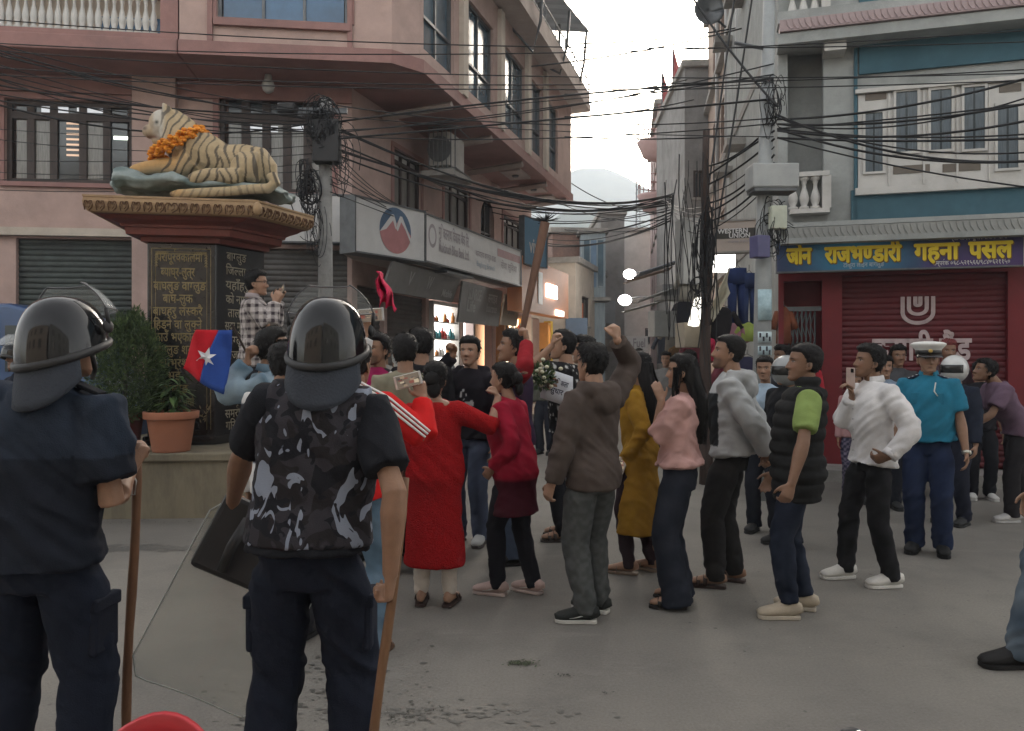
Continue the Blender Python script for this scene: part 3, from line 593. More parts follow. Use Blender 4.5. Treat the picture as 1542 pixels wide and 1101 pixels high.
for z in (5.4, 8.1):
    for px in (1130, 1108): m_ = MB(); u = bu(px); FB.box(m_, u - .3, u + .3, z, z + .12, .003, .45); mk('window_canopy', m_, M_conc, BB)
# grey house and pink-balconied house
def block(name, label, A, e, L, H, m, deep=6, wins=(), mf=None, mg=None, fr=None, parapet=.0):
    """plain street house: front along e from A, closed sides, roof"""
    f = Fac(A, e); t = thing(name, (*A, 0), label, 'house')
    mk('wall', holes_wall(f, 0, L, 0, H, list(wins), .15), m, t); m_ = MB()
    for u in (0, L): m_ = MB(); a = f.p(u, 0); b = f.p(u, 0, -deep); m_.add([a, b, b + np.array([0, 0, H]), a + np.array([0, 0, H])], [(0, 1, 2, 3)]); mk('side_wall', m_, m, t)
    m_ = MB(); f.box(m_, -.1, L + .1, H, H + .18, -deep, .15); mk('roof_slab', m_, M_conc, t)
    for w in wins: window(f, w, t, mf or M_wood, mg or M_glass, 2, depth=.1, fw=.06, sill=M_conc)
    return f, t
fg = Fac((5.0, 22.6), (1., -.05)); gx0, gx1 = fg.uz(1031, 300)[0], fg.uz(1085, 300)[0]
FG, GBt = block('grey_house', 'weathered grey concrete house with a blank side wall streaked by damp', fg.p(gx0, 0)[:2], (1., -.05), gx1 - gx0 + 2, 10.0, mat('weathered_concrete', (.20, .195, .19), .92, .2, 2, .2, 30, dirt=(.11, .105, .1), dscale=.8), wins=[(.25, .55, 6.2, 7.0)])
# street side of it
a = FG.p(0, 0)[:2]; e = np.array([.128, 1.])
fpk = Fac(a, e); wl = [(.8 + 2.2 * i, 1.7 + 2.2 * i, z, z + 1.2) for i in range(3) for z in (3.6, 6.2)]
mk('street_wall', holes_wall(fpk, 0.01, 7, 0, 9.98, wl, .15), M_conc, GBt)
for w in wl: window(fpk, w, GBt, M_wood, M_glass, 2, depth=.1, sill=M_conc)
a2 = fpk.p(7.05, 0)[:2]
FPK, PK = block('pink_balcony_house', 'narrow house with pale pink rounded balconies and red flags', a2 + np.array([-.35, 0]), (.145, 1.), 9, 11.2, mat('pale_pink_plaster', (.40, .30, .29), .9, .1, 3, dirt=(.3, .24, .23)), wins=[(1 + 2.2 * i, 2 + 2.2 * i, z, z + 1.3) for i in range(3) for z in (3.8, 6.4, 9)])
for z in (7.9, 10.0):
    cc = FPK.p(.9, z); m_ = MB(); m_.lathe([(.2, z - .75), (.55, z - .6), (.75, z - .1), (.78, z)], (cc[0], cc[1], 0), 18); B_ = mk('balcony', m_, mat('balcony_pink', (.42, .29, .28), .85, .1, 3), PK, True)
    m_ = MB(); an = np.linspace(math.pi * .4, math.pi * 1.7, 14)
    for t in an: m_.tube((cc[0] + .74 * math.cos(t), cc[1] + .74 * math.sin(t), z), (cc[0] + .74 * math.cos(t), cc[1] + .74 * math.sin(t), z + .7), .014, 5)
    for h in (.35, .7): m_.path([(cc[0] + .74 * math.cos(t), cc[1] + .74 * math.sin(t), z + h) for t in an], .02)
    mk('railing', m_, M_pinkd, B_)
for i, (px, py, D) in enumerate(((997, 128, 29.), (1013, 92, 30.))):
    b = P(px, py + 45, D); t = P(px, py - 18, D); fl = thing('prayer_flag', b, 'faded red pennant on a pole %s' % ('on the rounded balcony' if i == 0 else 'on the roof beside the grey house'), 'flag')
    m_ = MB(); m_.tube(b, t, .03, 6); mk('pole', m_, M_iron, fl); m_ = MB()
    G = np.array([[t + np.array([.02 + .5 * v * u, .05 * math.sin(u * 6 + v * 5), -1.5 * u]) for v in np.linspace(0, 1, 5)] for u in np.linspace(.02, 1, 10)]); m_.sheet(G, .01); mk('cloth', m_, mat('faded_red_cloth', (.28, .06, .06), .9, .2), fl, True)
# far street houses
FBk, _ = block('brick_house', 'red brick house with a blue painted bay projecting over the street', P(832, 0, 29)[:2], (1., .10), 2.0, 6.2, mat('far_brick', (.22, .135, .11), .9, .25, 12, .2, 30, dirt=(.16, .11, .095), dscale=1.5), wins=[(.3, .8, 3.4, 4.4)])
m_ = MB(); c = P(892, 0, 28.4)
m_.box((c[0], c[1], 4.85), (.85, .9, 2.3)); bb = mk('bay', m_, mat('bluish_board', (.24, .29, .32), .8, .2, 5, stretch=(5, 5, .5)), _)
for k in range(3): m_ = MB(); m_.box((c[0] - .25 + .25 * k, c[1] - .46, 4.9), (.2, .03, 1.7)); mk('bay_pane', m_, M_glasst if k != 1 else mat('blue_door', (.10, .17, .26), .5), bb)
m_ = MB(); m_.box((c[0], c[1], 3.62), (1.2, 1.3, .12)); m_.box((c[0], c[1], 6.08), (1.1, 1.2, .1)); mk('bay_canopy', m_, M_conc, bb)
m_ = MB(); m_.box((c[0], c[1] + .1, 1.8), (.85, .9, 3.4)); mk('bay_base', m_, mat('bluish_board', (.24, .29, .32)), bb)
block('tan_far_house', 'pale grey rendered house closing the far end of the street', P(925, 0, 40)[:2], (1., .02), 3.6, 8.0, mat('far_white', (.42, .41, .39), .9, .12, 2), wins=[(1.6, 2.1, 2.2, 3.0)])
block('narrow_grey_house', 'narrow grey house with brown parapet between brick house and alley', P(905, 0, 33)[:2], (1., .0), 1.0, 7.6, mat('far_grey', (.22, .21, .2), .9, .15, 2, dirt=(.15, .14, .13)), wins=[])
block('low_shop_house', 'low rendered shop house beyond the orange shop front', (2.05, 25), (.309, 1.), 5, 4.6, M_cream, wins=[(1, 2.2, 2.6, 3.6)])
# houses on the near side of the square, behind the viewer
block('cream_row_house', 'cream rendered row house on the near side of the square', (-15, -6.5), (1., .05), 14.5, 8.5, M_cream, wins=[(1.2 + 3.2 * i, 2.6 + 3.2 * i, z, z + 1.4) for i in range(4) for z in (4.0, 6.4)])
block('grey_row_house', 'grey rendered row house beside the cream row house', (.2, -5.8), (1., -.04), 14, 9.5, M_grey, wins=[(1.2 + 3.2 * i, 2.6 + 3.2 * i, z, z + 1.4) for i in range(4) for z in (4.2, 6.8)])
# ---------------------------------------------------------------- hills with a lattice mast
def hill(name, D, pts, z0, m, deep, seed):
    xs = np.linspace(-420 + 0, 900, 130); G = np.zeros((130, 14, 3)); px = [p[0] for p in pts]; py = [p[1] for p in pts]
    X = (np.array(px) - CX) / FPX * D; Z = CAMH - (np.array(py) - HY) / FPX * D
    top = np.interp(xs * D / 600, X, Z)
    for j in range(14):
        k = j / 13; G[:, j, 0] = xs * D / 600; G[:, j, 1] = D - deep * (1 - k) + 12 * vnoise(np.stack([xs * .02, np.full(130, j * .7), np.full(130, seed)], 1), 3)
        G[:, j, 2] = -8 + (top + 8) * (k ** .85) + 5 * k * vnoise(np.stack([xs * .06, np.full(130, j * .5), np.full(130, seed + .5)], 1), 5) + 2.4 * k * vnoise(np.stack([xs * .3, np.full(130, j * 1.5), np.full(130, seed)], 1), 9)
    mb = MB(); mb.sheet(G); return tag(mk(name, mb, m, smooth=True), kind='structure')
M_hill = mat('forested_hill', (.05, .075, .05), 1, .4, .05, .6, .3, dirt=(.09, .1, .06), dscale=.02)
hill('hill', 620, [(-400, 300), (300, 300), (700, 290), (840, 262), (900, 252), (950, 270), (985, 285), (1100, 300), (1600, 290), (2400, 320)], 0, M_hill, 260, 1)
hill('hill', 330, [(-400, 420), (600, 410), (800, 345), (850, 322), (900, 318), (950, 345), (1010, 360), (1300, 400), (2400, 430)], 0, M_hill, 120, 4)
ms = thing('telecom_mast', P(960, 535, 75) * np.array([1, 1, 0]), 'slender lattice telecom mast in front of the hazy hill', 'mast')
b = P(960, 535, 75); m_ = MB(); H = 24.5
for k in range(3): t = 2 * math.pi * k / 3; m_.tube((b[0] + .45 * math.cos(t), 75 + .45 * math.sin(t), 0), (b[0] + .1 * math.cos(t), 75 + .1 * math.sin(t), H), .035, 4)
for i in range(34):
    z = i * H / 34; q = .45 - .35 * z / H; m_.tube((b[0] - q, 75, z), (b[0] + q, 75, z + .7), .02, 4); m_.tube((b[0] + q, 75, z), (b[0] - q, 75, z + .7), .02, 4)
mk('lattice', m_, M_iron, ms)
m_ = MB(); m_.tube((b[0], 75, H), (b[0], 75, H + 1.5), .03, 5); mk('antenna', m_, M_iron, ms)
# ================================================================ MONUMENT
M_gran = mat('black_granite', (.014, .013, .013), .22, .3, 30, spec=.55)
M_gold = mat('gilt_lettering', (.21, .16, .07), .6, .2, 20, metal=.1)
M_cor = mat('cornice_red_brown', (.16, .042, .03), .6, .15, 5, .1, 40, dirt=(.11, .035, .028)); M_tan = mat('cornice_tan', (.33, .22, .12), .7, .15, 6, .1, 40, dirt=(.22, .13, .07), dscale=3)
M_hb = mat('relief_brown', (.12, .06, .03), .7, .2, 8)
M_base = mat('stained_cream_paint', (.19, .165, .115), .9, .12, 3, .15, 30, dirt=(.10, .088, .065), dscale=1.7, stretch=(1.6, 1.6, .5))
CT = np.array([(-4.28, 7.70), (-2.63, 8.0), (-2.28, 8.92), (-3.2, 9.7), (-4.6, 9.3)]); CO = np.array([(-3.87, 8.2), (-3.19, 8.32), (-2.88, 9.0), (-3.3, 9.5), (-4.0, 9.25)])
MO = thing('monument', (-3.45, 8.7, 0), 'black granite inscription column on a cream plinth with wide red cornice', 'monument')
m_ = MB(); PB = [(-5.6, 7.45), (-2.55, 7.62), (-1.95, 8.6), (-2.6, 10.2), (-5.4, 10.0)]; m_.prism(PB, -.02, .56); mk('plinth', m_, M_base, MO)
m_ = MB(); c = np.mean(PB, 0); m_.prism([tuple(c + (np.array(p) - c) * 1.03) for p in PB], .562, .64); mk('coping', m_, M_base, MO, bevel=.012)
m_ = MB(); m_.prism([tuple(p) for p in CO], .642, 2.80); mk('column', m_, M_gran, MO, bevel=.015)
m_ = MB(); cc = CO.mean(0); m_.prism([tuple(cc + (p - cc) * 1.07) for p in CO], .643, .74); mk('column_base', m_, M_gran, MO, bevel=.01)
def rings(mb, lv):
    n = 5; V = []
    for z, t in lv: V += [(*(CO[i] * (1 - t) + CT[i] * t), z) for i in range(n)]
    F = [(i * n + j, i * n + (j + 1) % n, (i + 1) * n + (j + 1) % n, (i + 1) * n + j) for i in range(len(lv) - 1) for j in range(n)]
    F += [tuple(range(n - 1, -1, -1)), tuple((len(lv) - 1) * n + j for j in range(n))]; return mb.add(V, F)
m_ = MB(); rings(m_, [(2.80, .10), (2.85, .10), (2.86, .34), (2.93, .36), (2.935, .42), (2.96, .43), (2.98, .52), (3.0, .66), (3.03, .76), (3.035, .84)]); mk('cornice', m_, M_cor, MO)
m_ = MB(); rings(m_, [(3.036, .86), (3.05, .93), (3.09, .99), (3.14, 1.0), (3.18, .985), (3.185, 1.0), (3.205, 1.0)]); CB = mk('cornice_band', m_, M_tan, MO)
def heart(w, h):
    pts = [(-.5, 0), (-.5, .55), (-.36, .92), (-.14, .92), (0, .6), (.14, .92), (.36, .92), (.5, .55), (.42, .25), (.0, -.05)]; return [(x * w, z * h) for x, z in pts]
for a, b, n in ((CT[0], CT[1], 15), (CT[1], CT[2], 8)):
    f = Fac(a, b - a); L_ = float(np.linalg.norm(b - a)); w = L_ / n; big = n // 2 if n == 15 else -1
    for i in range(n):
        u = (i + .5) * w; ww = w * (1.15 if i == big else .72); m_ = MB()
        m_.path([f.p(u + x, 3.055 + z, .004 - .03 * max(0, (.05 - z)) / .05) for x, z in heart(ww, .095)], .0075, 4); mk('heart_relief', m_, M_hb, CB)
        m_ = MB(); m_.path([f.p(u + x * .5, 3.07 + z * .72, .004) for x, z in heart(ww, .095)], .0055, 4); mk('heart_relief', m_, M_hb, CB)
m_ = MB(); q = CT[1] + np.array([.0, -.005]); m_.ell((q[0], q[1], 3.115), (.05, .05, .07)); mk('corner_boss', m_, M_tan, CB, True)
# inscriptions
ff = Fac(CO[0], CO[1] - CO[0]); fr_ = Fac(CO[1], CO[2] - CO[1])
rows = [('परापूर^वकालमा', 271, 388, 70), ('ब~याघ्र-लुत्र', 268, 410, 52), ('बाघलुङ वाग~लुङ', 271, 431, 80), ('बाघ-लुक', 268, 450, 46), ('बाघहरु लस~करै', 268, 469, 76), ('िहड्ने वा लुक~ने', 268, 489, 74), ('ठाउँ भएकाले', 266, 508, 64), ('बागलुङ शब~द', 264, 527, 66), ('अपभ्रंश', 260, 547, 48), ('भई', 262, 566, 22), ('बागलुङ', 262, 586, 44), ('नाम रहन गयो', 264, 606, 58)]
for t, px, py, w in rows:
    u, z = ff.uz(px, py); lettering('inscription', t, ff.p(u, z, .001), ff.right(), (0, 0, 1), w / FPX * 8.27 * .93, .084, M_gold, MO, .012, depth=.003)
for t, px, py, w in [('बाग~लुङ', 356, 388, 26), ('िजल~ला', 355, 409, 26), ('यहाँहरु', 357, 431, 30), ('को नाम', 356, 452, 28), ('ताल', 352, 472, 16), ('सदर मुकाम', 358, 492, 34), ('बाग~लुङ', 356, 513, 28), ('बजार', 354, 535, 22), ('नगर', 354, 560, 20), ('हो', 352, 583, 12), ('को लागि', 356, 602, 30), ('समर^पण', 356, 622, 30), ('गिरएको', 356, 640, 28)]:
    u, z = fr_.uz(px, py); lettering('inscription', t, fr_.p(u, z, .001), fr_.right(), (0, 0, 1), w / FPX * 8.6 * 1.55, .085, mat('worn_lettering', (.24, .21, .15), .6), MO, .008, depth=.003)
Lc = float(np.linalg.norm(CO[1] - CO[0]))
for i, (i0, w) in enumerate(((.045, .006), (.085, .004))):
    m_ = MB(); u0, u1 = i0, Lc - i0; zb, zt = .8, 2.78 - i0 * .9
    for a in ((u0, u0 + w, zb, zt), (u1 - w, u1, zb, zt), (u0 + .006, u1 - .006, zt - w, zt)): ff.box(m_, *a, .001 + i * .0005, .003 + i * .0005)
    mk('gilt_border', m_, M_gold, MO)
for s in (0, 1):       # leafy corner ornaments
    m_ = MB(); u0 = .095 if s == 0 else Lc - .095; d = 1 if s == 0 else -1
    def leaf(u, z, an, l):
        c, n = math.cos(an), math.sin(an); q = [(0, 0), (.35, .16), (1, 0), (.35, -.16)]; m_.add([ff.p(u + d * (x * c - y * n) * l, z + (x * n + y * c) * l, .0045) for x, y in q], [(0, 1, 2, 3)])
    for k in range(5):
        leaf(u0 + d * .02 * k, 2.69, .7, .03); leaf(u0 + d * .02 * k, 2.69, -.7, .03); leaf(u0, 2.68 - .028 * k, -.9, .03); leaf(u0, 2.68 - .028 * k, -2.2, .03)
    m_.path([ff.p(u0, 2.69, .003), ff.p(u0 + d * .12, 2.693, .003)], .003, 4); m_.path([ff.p(u0, 2.69, .003), ff.p(u0, 2.54, .003)], .003, 4); mk('leaf_ornament', m_, M_gold, MO)
for k in range(3):
    m_ = MB()
    for i in range(14):
        a = random.uniform(.3, 2.8); u = (.08, Lc / 2, Lc - .1)[k] + random.uniform(-.05, .05); z = .86 + random.uniform(0, .18); l = .05
        m_.add([ff.p(u + x * math.cos(a) * l - y * math.sin(a) * l, z + x * math.sin(a) * l + y * math.cos(a) * l, .0035 + i * .0001) for x, y in ((0, 0), (.4, .15), (1, 0), (.4, -.15))], [(0, 1, 2, 3)])
    mk('leaf_ornament', m_, mat('worn_gilt', (.2, .15, .08), .6), MO)
# ---------------------------------------------------------------- tiger
S8 = 8.4
def tp(px, py, D=S8): return P(px, py, D)
TG = thing('tiger_statue', (-3.35, 8.45, 3.2), 'painted tiger statue lying on blue grey rocks on top of the monument', 'statue')
m_ = MB()
def lf(pts, D=S8, flat=1.0, seg=14): m_.loft([tp(x, y, D + (q[3] if len(q) > 3 else 0)) for q in pts for x, y in [q[:2]]], [(q[2] * flat, q[2]) for q in pts], seg, side=(0, 1, 0))
lf([(409, 272, .08), (402, 262, .15), (388, 251, .215), (366, 246, .205), (340, 245, .195), (316, 237, .235), (292, 228, .265), (276, 210, .235), (265, 194, .195), (254, 184, .165), (246, 180, .12)], flat=.92)
m_.ell(tp(246, 187), (.15, .145, .155)); lf([(244, 192, .12), (234, 198, .10), (225, 198, .082), (219, 196, .06), (217, 195, .03)])
lf([(246, 205, .085), (237, 212, .055), (230, 212, .035)])
for s in (-1, 1):
    D = S8 + s * .11
    lf([(256, 174, .065), (250, 163, .05), (245, 155, .012)], D, .5, 8)
    lf([(292, 240, .15), (272, 252, .11), (246, 250, .085), (222, 253, .075), (204, 257, .065), (197, 259, .045)], S8 + s * .17)
lf([(388, 252, .17), (368, 252, .17), (354, 262, .11)], S8 - .2, .8); lf([(364, 266, .085), (340, 265, .085), (312, 264, .075), (295, 268, .07), (286, 270, .05)], S8 - .3)
lf([(388, 252, .17), (368, 254, .15), (340, 268, .08), (310, 270, .07)], S8 + .22, .8)
lf([(408, 262, .06), (415, 276, .055), (404, 284, .055), (380, 285, .052), (345, 288, .05), (305, 290, .05), (268, 292, .047), (256, 293, .025)], S8 - .36)
def tiger_col(V, N):
    W = V + ORG[TG]; px = W[:, 0] / W[:, 1] * FPX + CX; py = HY - (W[:, 2] - CAMH) / W[:, 1] * FPX
    base = np.tile(np.array([.36, .27, .15]), (len(V), 1))
    n = vnoise(W * 5, 2); w2 = vnoise(W * np.array([9, 9, 9]), 7)
    chest = sstep(300, 250, px) * sstep(190, 225, py); base = base * (1 - chest[:, None]) + np.array([.42, .24, .08]) * chest[:, None]
    pale = np.clip(-N[:, 2], 0, 1) * .6; base = base * (1 - pale[:, None]) + np.array([.5, .46, .36]) * pale[:, None]
    face = sstep(252, 240, px) * sstep(214, 205, py); base = base * (1 - face[:, None]) + np.array([.45, .42, .36]) * face[:, None]
    s = px + .45 * (py - 230) * np.where(px < 330, 1, -.35) + 5 * n + 3 * w2
    st = np.sin(s * 2 * math.pi / 13.5 + 1.5 * n); k = sstep(.5 + .3 * w2, .8 + .25 * w2, st) * sstep(238, 246, px) * (1 - sstep(272, 279, py) * .45)
    base = base * (1 - .88 * k[:, None]) + np.array([.045, .035, .025]) * .88 * k[:, None]
    muz = sstep(236, 226, px) * sstep(214, 208, py); base = base * (1 - muz[:, None] * .75) + np.array([.30, .20, .10]) * muz[:, None] * .75
    mouth = np.exp(-((px - 229) / 10) ** 4 - ((py - 206.5) / 2.8) ** 2); base = base * (1 - mouth[:, None] * .8) + np.array([.14, .05, .03]) * mouth[:, None] * .8
    eye = np.exp(-((px - 236) / 3) ** 2 - ((py - 184) / 2.5) ** 2); base = base * (1 - eye[:, None]) + np.array([.02, .02, .02]) * eye[:, None]
    nose = np.exp(-((px - 217.5) / 4) ** 2 - ((py - 193) / 3) ** 2); base = base * (1 - nose[:, None]) + np.array([.08, .045, .03]) * nose[:, None]
    tip = sstep(262, 256, px) * sstep(284, 288, py); base = base * (1 - tip[:, None] * .8); return base
fuse('body', m_, vmat('painted_stone', .55, .1, 60, .4, .1), TG, .011, 5, local=False, colors=tiger_col)
m_ = MB(); m_.loft([tp(174, 280, 8.4), tp(188, 277, 8.45), tp(250, 281, 8.5), tp(330, 288, 8.5), tp(400, 291, 8.5), tp(428, 296, 8.5), tp(438, 298, 8.5)], [(.25, .05), (.42, .12), (.46, .10), (.42, .06), (.42, .06), (.38, .06), (.25, .04)], 20, side=(0, 1, 0))
def rock_post(V, N): W = V * 1.; d = .05 * vnoise(W * np.array([4, 6, 11]), 3) + .025 * vnoise(W * np.array([10, 12, 25]), 5); return V + N * d[:, None]
def rock_col(V, N): n = sstep(-.5, .6, vnoise(V * np.array([5, 5, 14]), 8)); return np.array([.10, .14, .135]) * (1 - n[:, None]) + np.array([.24, .28, .27]) * n[:, None]
fuse('rock_base', m_, vmat('painted_stone'), TG, .014, 2, rock_post, local=False, colors=rock_col)
GL = thing('marigold_garland', tp(270, 225, 8.2), 'orange marigold garland hung round the neck of the tiger statue', 'garland')
m_ = MB(); A0, A1 = tp(306, 200), tp(240, 238); ce = (A0 + A1) / 2; ax = (A0 - A1) / 2
for i in range(80):
    t = 2 * math.pi * i / 80; q = ce + ax * 1.02 * math.cos(t) + np.array([0, -1, 0]) * math.sin(t) * .31 + np.array([0, 0, -.06]) * math.sin(t) ** 2
    for k in range(7):
        d = np.random.randn(3) * .026; r = .026 + .01 * random.random(); g_ = random.random(); m_.ell(q + d, (r, r, r * .6), 6, 4, col=(.55 + .2 * g_, .17 + .14 * g_, .015 + .03 * g_))
tag(mk('flowers', m_, vmat('petals', .8, 0, 60, .2, .2), GL, True, colors=True), kind='stuff')
# ---------------------------------------------------------------- potted plants
def pot(t, c, r, h, m):
    mb = MB(); mb.lathe([(r * .70, 0), (r * .72, .02), (r * .9, h * .80), (r * 1.04, h * .82), (r * 1.06, h), (r * .96, h), (r * .93, h * .86), (r * .85, h * .84)], c, 26); mk('pot', mb, m, t, True, bevel=.004)
    mb = MB(); mb.lathe([(r * .86, h * .84), (r * .88, h * .86)], c, 20); mk('soil', mb, mat('soil', (.05, .035, .025), 1, .3, 30, .5, 50), t)
def leaves(n, centre, rad, size, cols, up=.4, narrow=.3, shape='ball', seed=1):
    rng = np.random.RandomState(seed); mb = MB(); Vs, Fs, Cs = [], [], []
    d = rng.randn(n, 3); d /= np.linalg.norm(d, axis=1)[:, None]; q = rng.rand(n) ** .45; lump = 1 + .22 * vnoise(d * 2.3, seed)
    if shape == 'cone': tz = rng.rand(n); rr = np.sin(np.clip(tz * .86 + .12, 0, 1) ** .85 * math.pi) ** .55; an = rng.rand(n) * 6.283; pos = np.stack([np.cos(an) * rr * q, np.sin(an) * rr * q, tz * 2 - 1], 1); lump = 1 + .2 * vnoise(np.stack([np.cos(an) * 2, np.sin(an) * 2, tz * 5], 1), seed)
    else: pos = d * q[:, None]
    pos = pos * lump[:, None] * np.array(rad) + np.array(centre)
    dr = pos - np.array(centre); dr /= np.linalg.norm(dr, axis=1)[:, None] + 1e-6; dr = dr * .6 + rng.randn(n, 3) * .6 + np.array([0, 0, up]); dr /= np.linalg.norm(dr, axis=1)[:, None]
    sd = np.cross(dr, rng.randn(n, 3)); sd /= np.linalg.norm(sd, axis=1)[:, None] + 1e-6; l = size * (.6 + .8 * rng.rand(n))[:, None]; w = l * narrow
    V = np.stack([pos, pos + dr * l * .5 + sd * w * .5, pos + dr * l, pos + dr * l * .5 - sd * w * .5], 1).reshape(-1, 3)
    ci = rng.rand(n)[:, None] * (.55 + .45 * q[:, None]); C = np.array(cols[0]) * (1 - ci) + np.array(cols[1]) * ci
    mb.add(V, [(4 * i, 4 * i + 1, 4 * i + 2, 4 * i + 3) for i in range(n)], np.repeat(C, 4, 0)); return mb
M_leaf = vmat('leaf', .65, 0, 60, .3, .15)
c = P(186, 680, 7.82); c[2] = .642
T1 = thing('bushy_conifer_plant', c, 'bushy green conifer in a dark maroon pot on the monument plinth', 'potted plant')
pot(T1, c, .2, .38, mat('maroon_pot', (.11, .022, .02), .6, .15)); m_ = MB(); m_.tube(c + np.array([0, 0, .3]), c + np.array([.05, .0, 1.2]), .025, 7, .01); mk('stem', m_, M_wood, T1)
mk('foliage', leaves(16000, P(194, 552, 7.8), (.36, .34, .50), .06, ((.016, .032, .012), (.085, .125, .04)), .5, .14, 'cone', 3), M_leaf, T1, colors=True)
c = P(258, 681, 7.74); c[2] = .642
T2 = thing('leafy_plant', c, 'small leafy green plant in a terracotta pot in front of the inscription', 'potted plant')
pot(T2, c, .25, .40, mat('terracotta', (.34, .135, .075), .75, .12, 5, .05, 60, dirt=(.26, .11, .07)))
rng = np.random.RandomState(5)
for s in range(9):
    a = rng.rand() * 6.28; b = c + np.array([math.cos(a) * .04, math.sin(a) * .04, .33]); tpt = c + np.array([math.cos(a) * .2 * rng.rand() - .03, math.sin(a) * .12, .5 + .35 * rng.rand()])
    m_ = MB(); m_.tube(b, tpt, .008, 5, .004); mk('stem', m_, mat('green_stem', (.05, .08, .03), .7), T2)
    for k in range(13):
        t = .3 + .7 * k / 12; q = b + (tpt - b) * t; an = k * 2.4 + s; L_ = .15 + .08 * rng.rand(); d = np.array([math.cos(an), math.sin(an), .5 * rng.rand() - .05]); sd = np.cross(d, (0, 0, 1)); sd /= np.linalg.norm(sd)
        G = np.array([[q + d * L_ * u + np.array([0, 0, -.09 * u * u]) + sd * v * .019 * math.sin(math.pi * (.08 + .9 * u)) for v in (-1, 0, 1)] for u in np.linspace(0, 1, 5)]); m_ = MB(); m_.sheet(G); mk('leaf', m_, mat('glossy_leaf%d' % (k % 3), ((.05, .095, .03), (.075, .125, .035), (.035, .07, .022))[k % 3], .5, .2, 20), T2, True)
# ================================================================ PEOPLE
M_skin = vmat('skin', .55, .12, 160, .35, .07, 30, sss=.06); M_hair = vmat('hair', .55, .6, 300, .22, .35, 90); M_cloth = vmat('dyed_cloth', .92, .25, 220, .15, .13, 10)
M_black = mat('black_leather', (.018, .017, .017), .45, .2, 20, .1, 90); M_sole = mat('white_rubber', (.55, .54, .5), .7, .1, 20, dirt=(.4, .38, .34), dscale=9)
HEADP = np.array([(-.118, .080, .050, .016), (-.112, .088, .025, .028), (-.098, .093, -.01, .040), (-.078, .091, -.045, .051), (-.052, .091, -.066, .062), (-.022, .092, -.086, .068), (0., .091, -.094, .0705), (.03, .092, -.101, .0745), (.058, .087, -.097, .0735), (.080, .072, -.084, .064), (.096, .05, -.064, .049), (.106, .022, -.036, .028), (.110, -.002, -.010, .004)])
def head_grid(nr=62, nc=64):
    t = np.linspace(0, 1, nr); z = np.interp(t, np.linspace(0, 1, 13), HEADP[:, 0]); z = -.118 + .228 * (t * .8 + .2 * (1 - np.cos(t * math.pi)) / 2)
    yf, yb, w = [np.interp(z, HEADP[:, 0], HEADP[:, k]) for k in (1, 2, 3)]
    a = np.linspace(-1, 1, nc, endpoint=False); a = math.pi * (a * .55 + .45 * np.sign(a) * np.abs(a) ** 1.9)      # denser at the face
    sn, cs = np.sin(a), np.cos(a); G = np.zeros((nr, nc, 3))
    G[..., 0] = w[:, None] * np.sign(sn) * np.abs(sn) ** .88; yc, hd = (yf + yb) / 2, (yf - yb) / 2
    G[..., 1] = yc[:, None] + hd[:, None] * np.sign(cs) * np.abs(cs) ** .92; G[..., 2] = z[:, None]; return G, a
def face_relief(G):
    x, y, z = G[..., 0], G[..., 1], G[..., 2]; fr = sstep(.02, .06, y); ax = np.abs(x); E = lambda u, w: np.exp(-(u / w) ** 2)
    d = .026 * E(x, .009 + .35 * np.clip(-z - .005, 0, .028)) * np.interp(z, [-.05, -.041, -.034, .014, .028], [0, .55, 1, .12, 0])
    d += -.011 * E(ax - .033, .015) * E(z - .008, .010) + .006 * E(ax - .033, .010) * E(z - .006, .006) + .004 * E(z - .024, .007) * E(ax - .028, .03)
    d += .006 * E(x, .021) * (E(z + .063, .0045) + E(z + .074, .005)) - .004 * E(x, .022) * E(z + .0685, .0022) + .006 * E(x, .018) * E(z + .1, .01) + .003 * E(ax - .043, .016) * E(z + .028, .016) - .004 * E(ax - .045, .02) * E(z + .065, .02)
    G[..., 1] += d * fr; return G
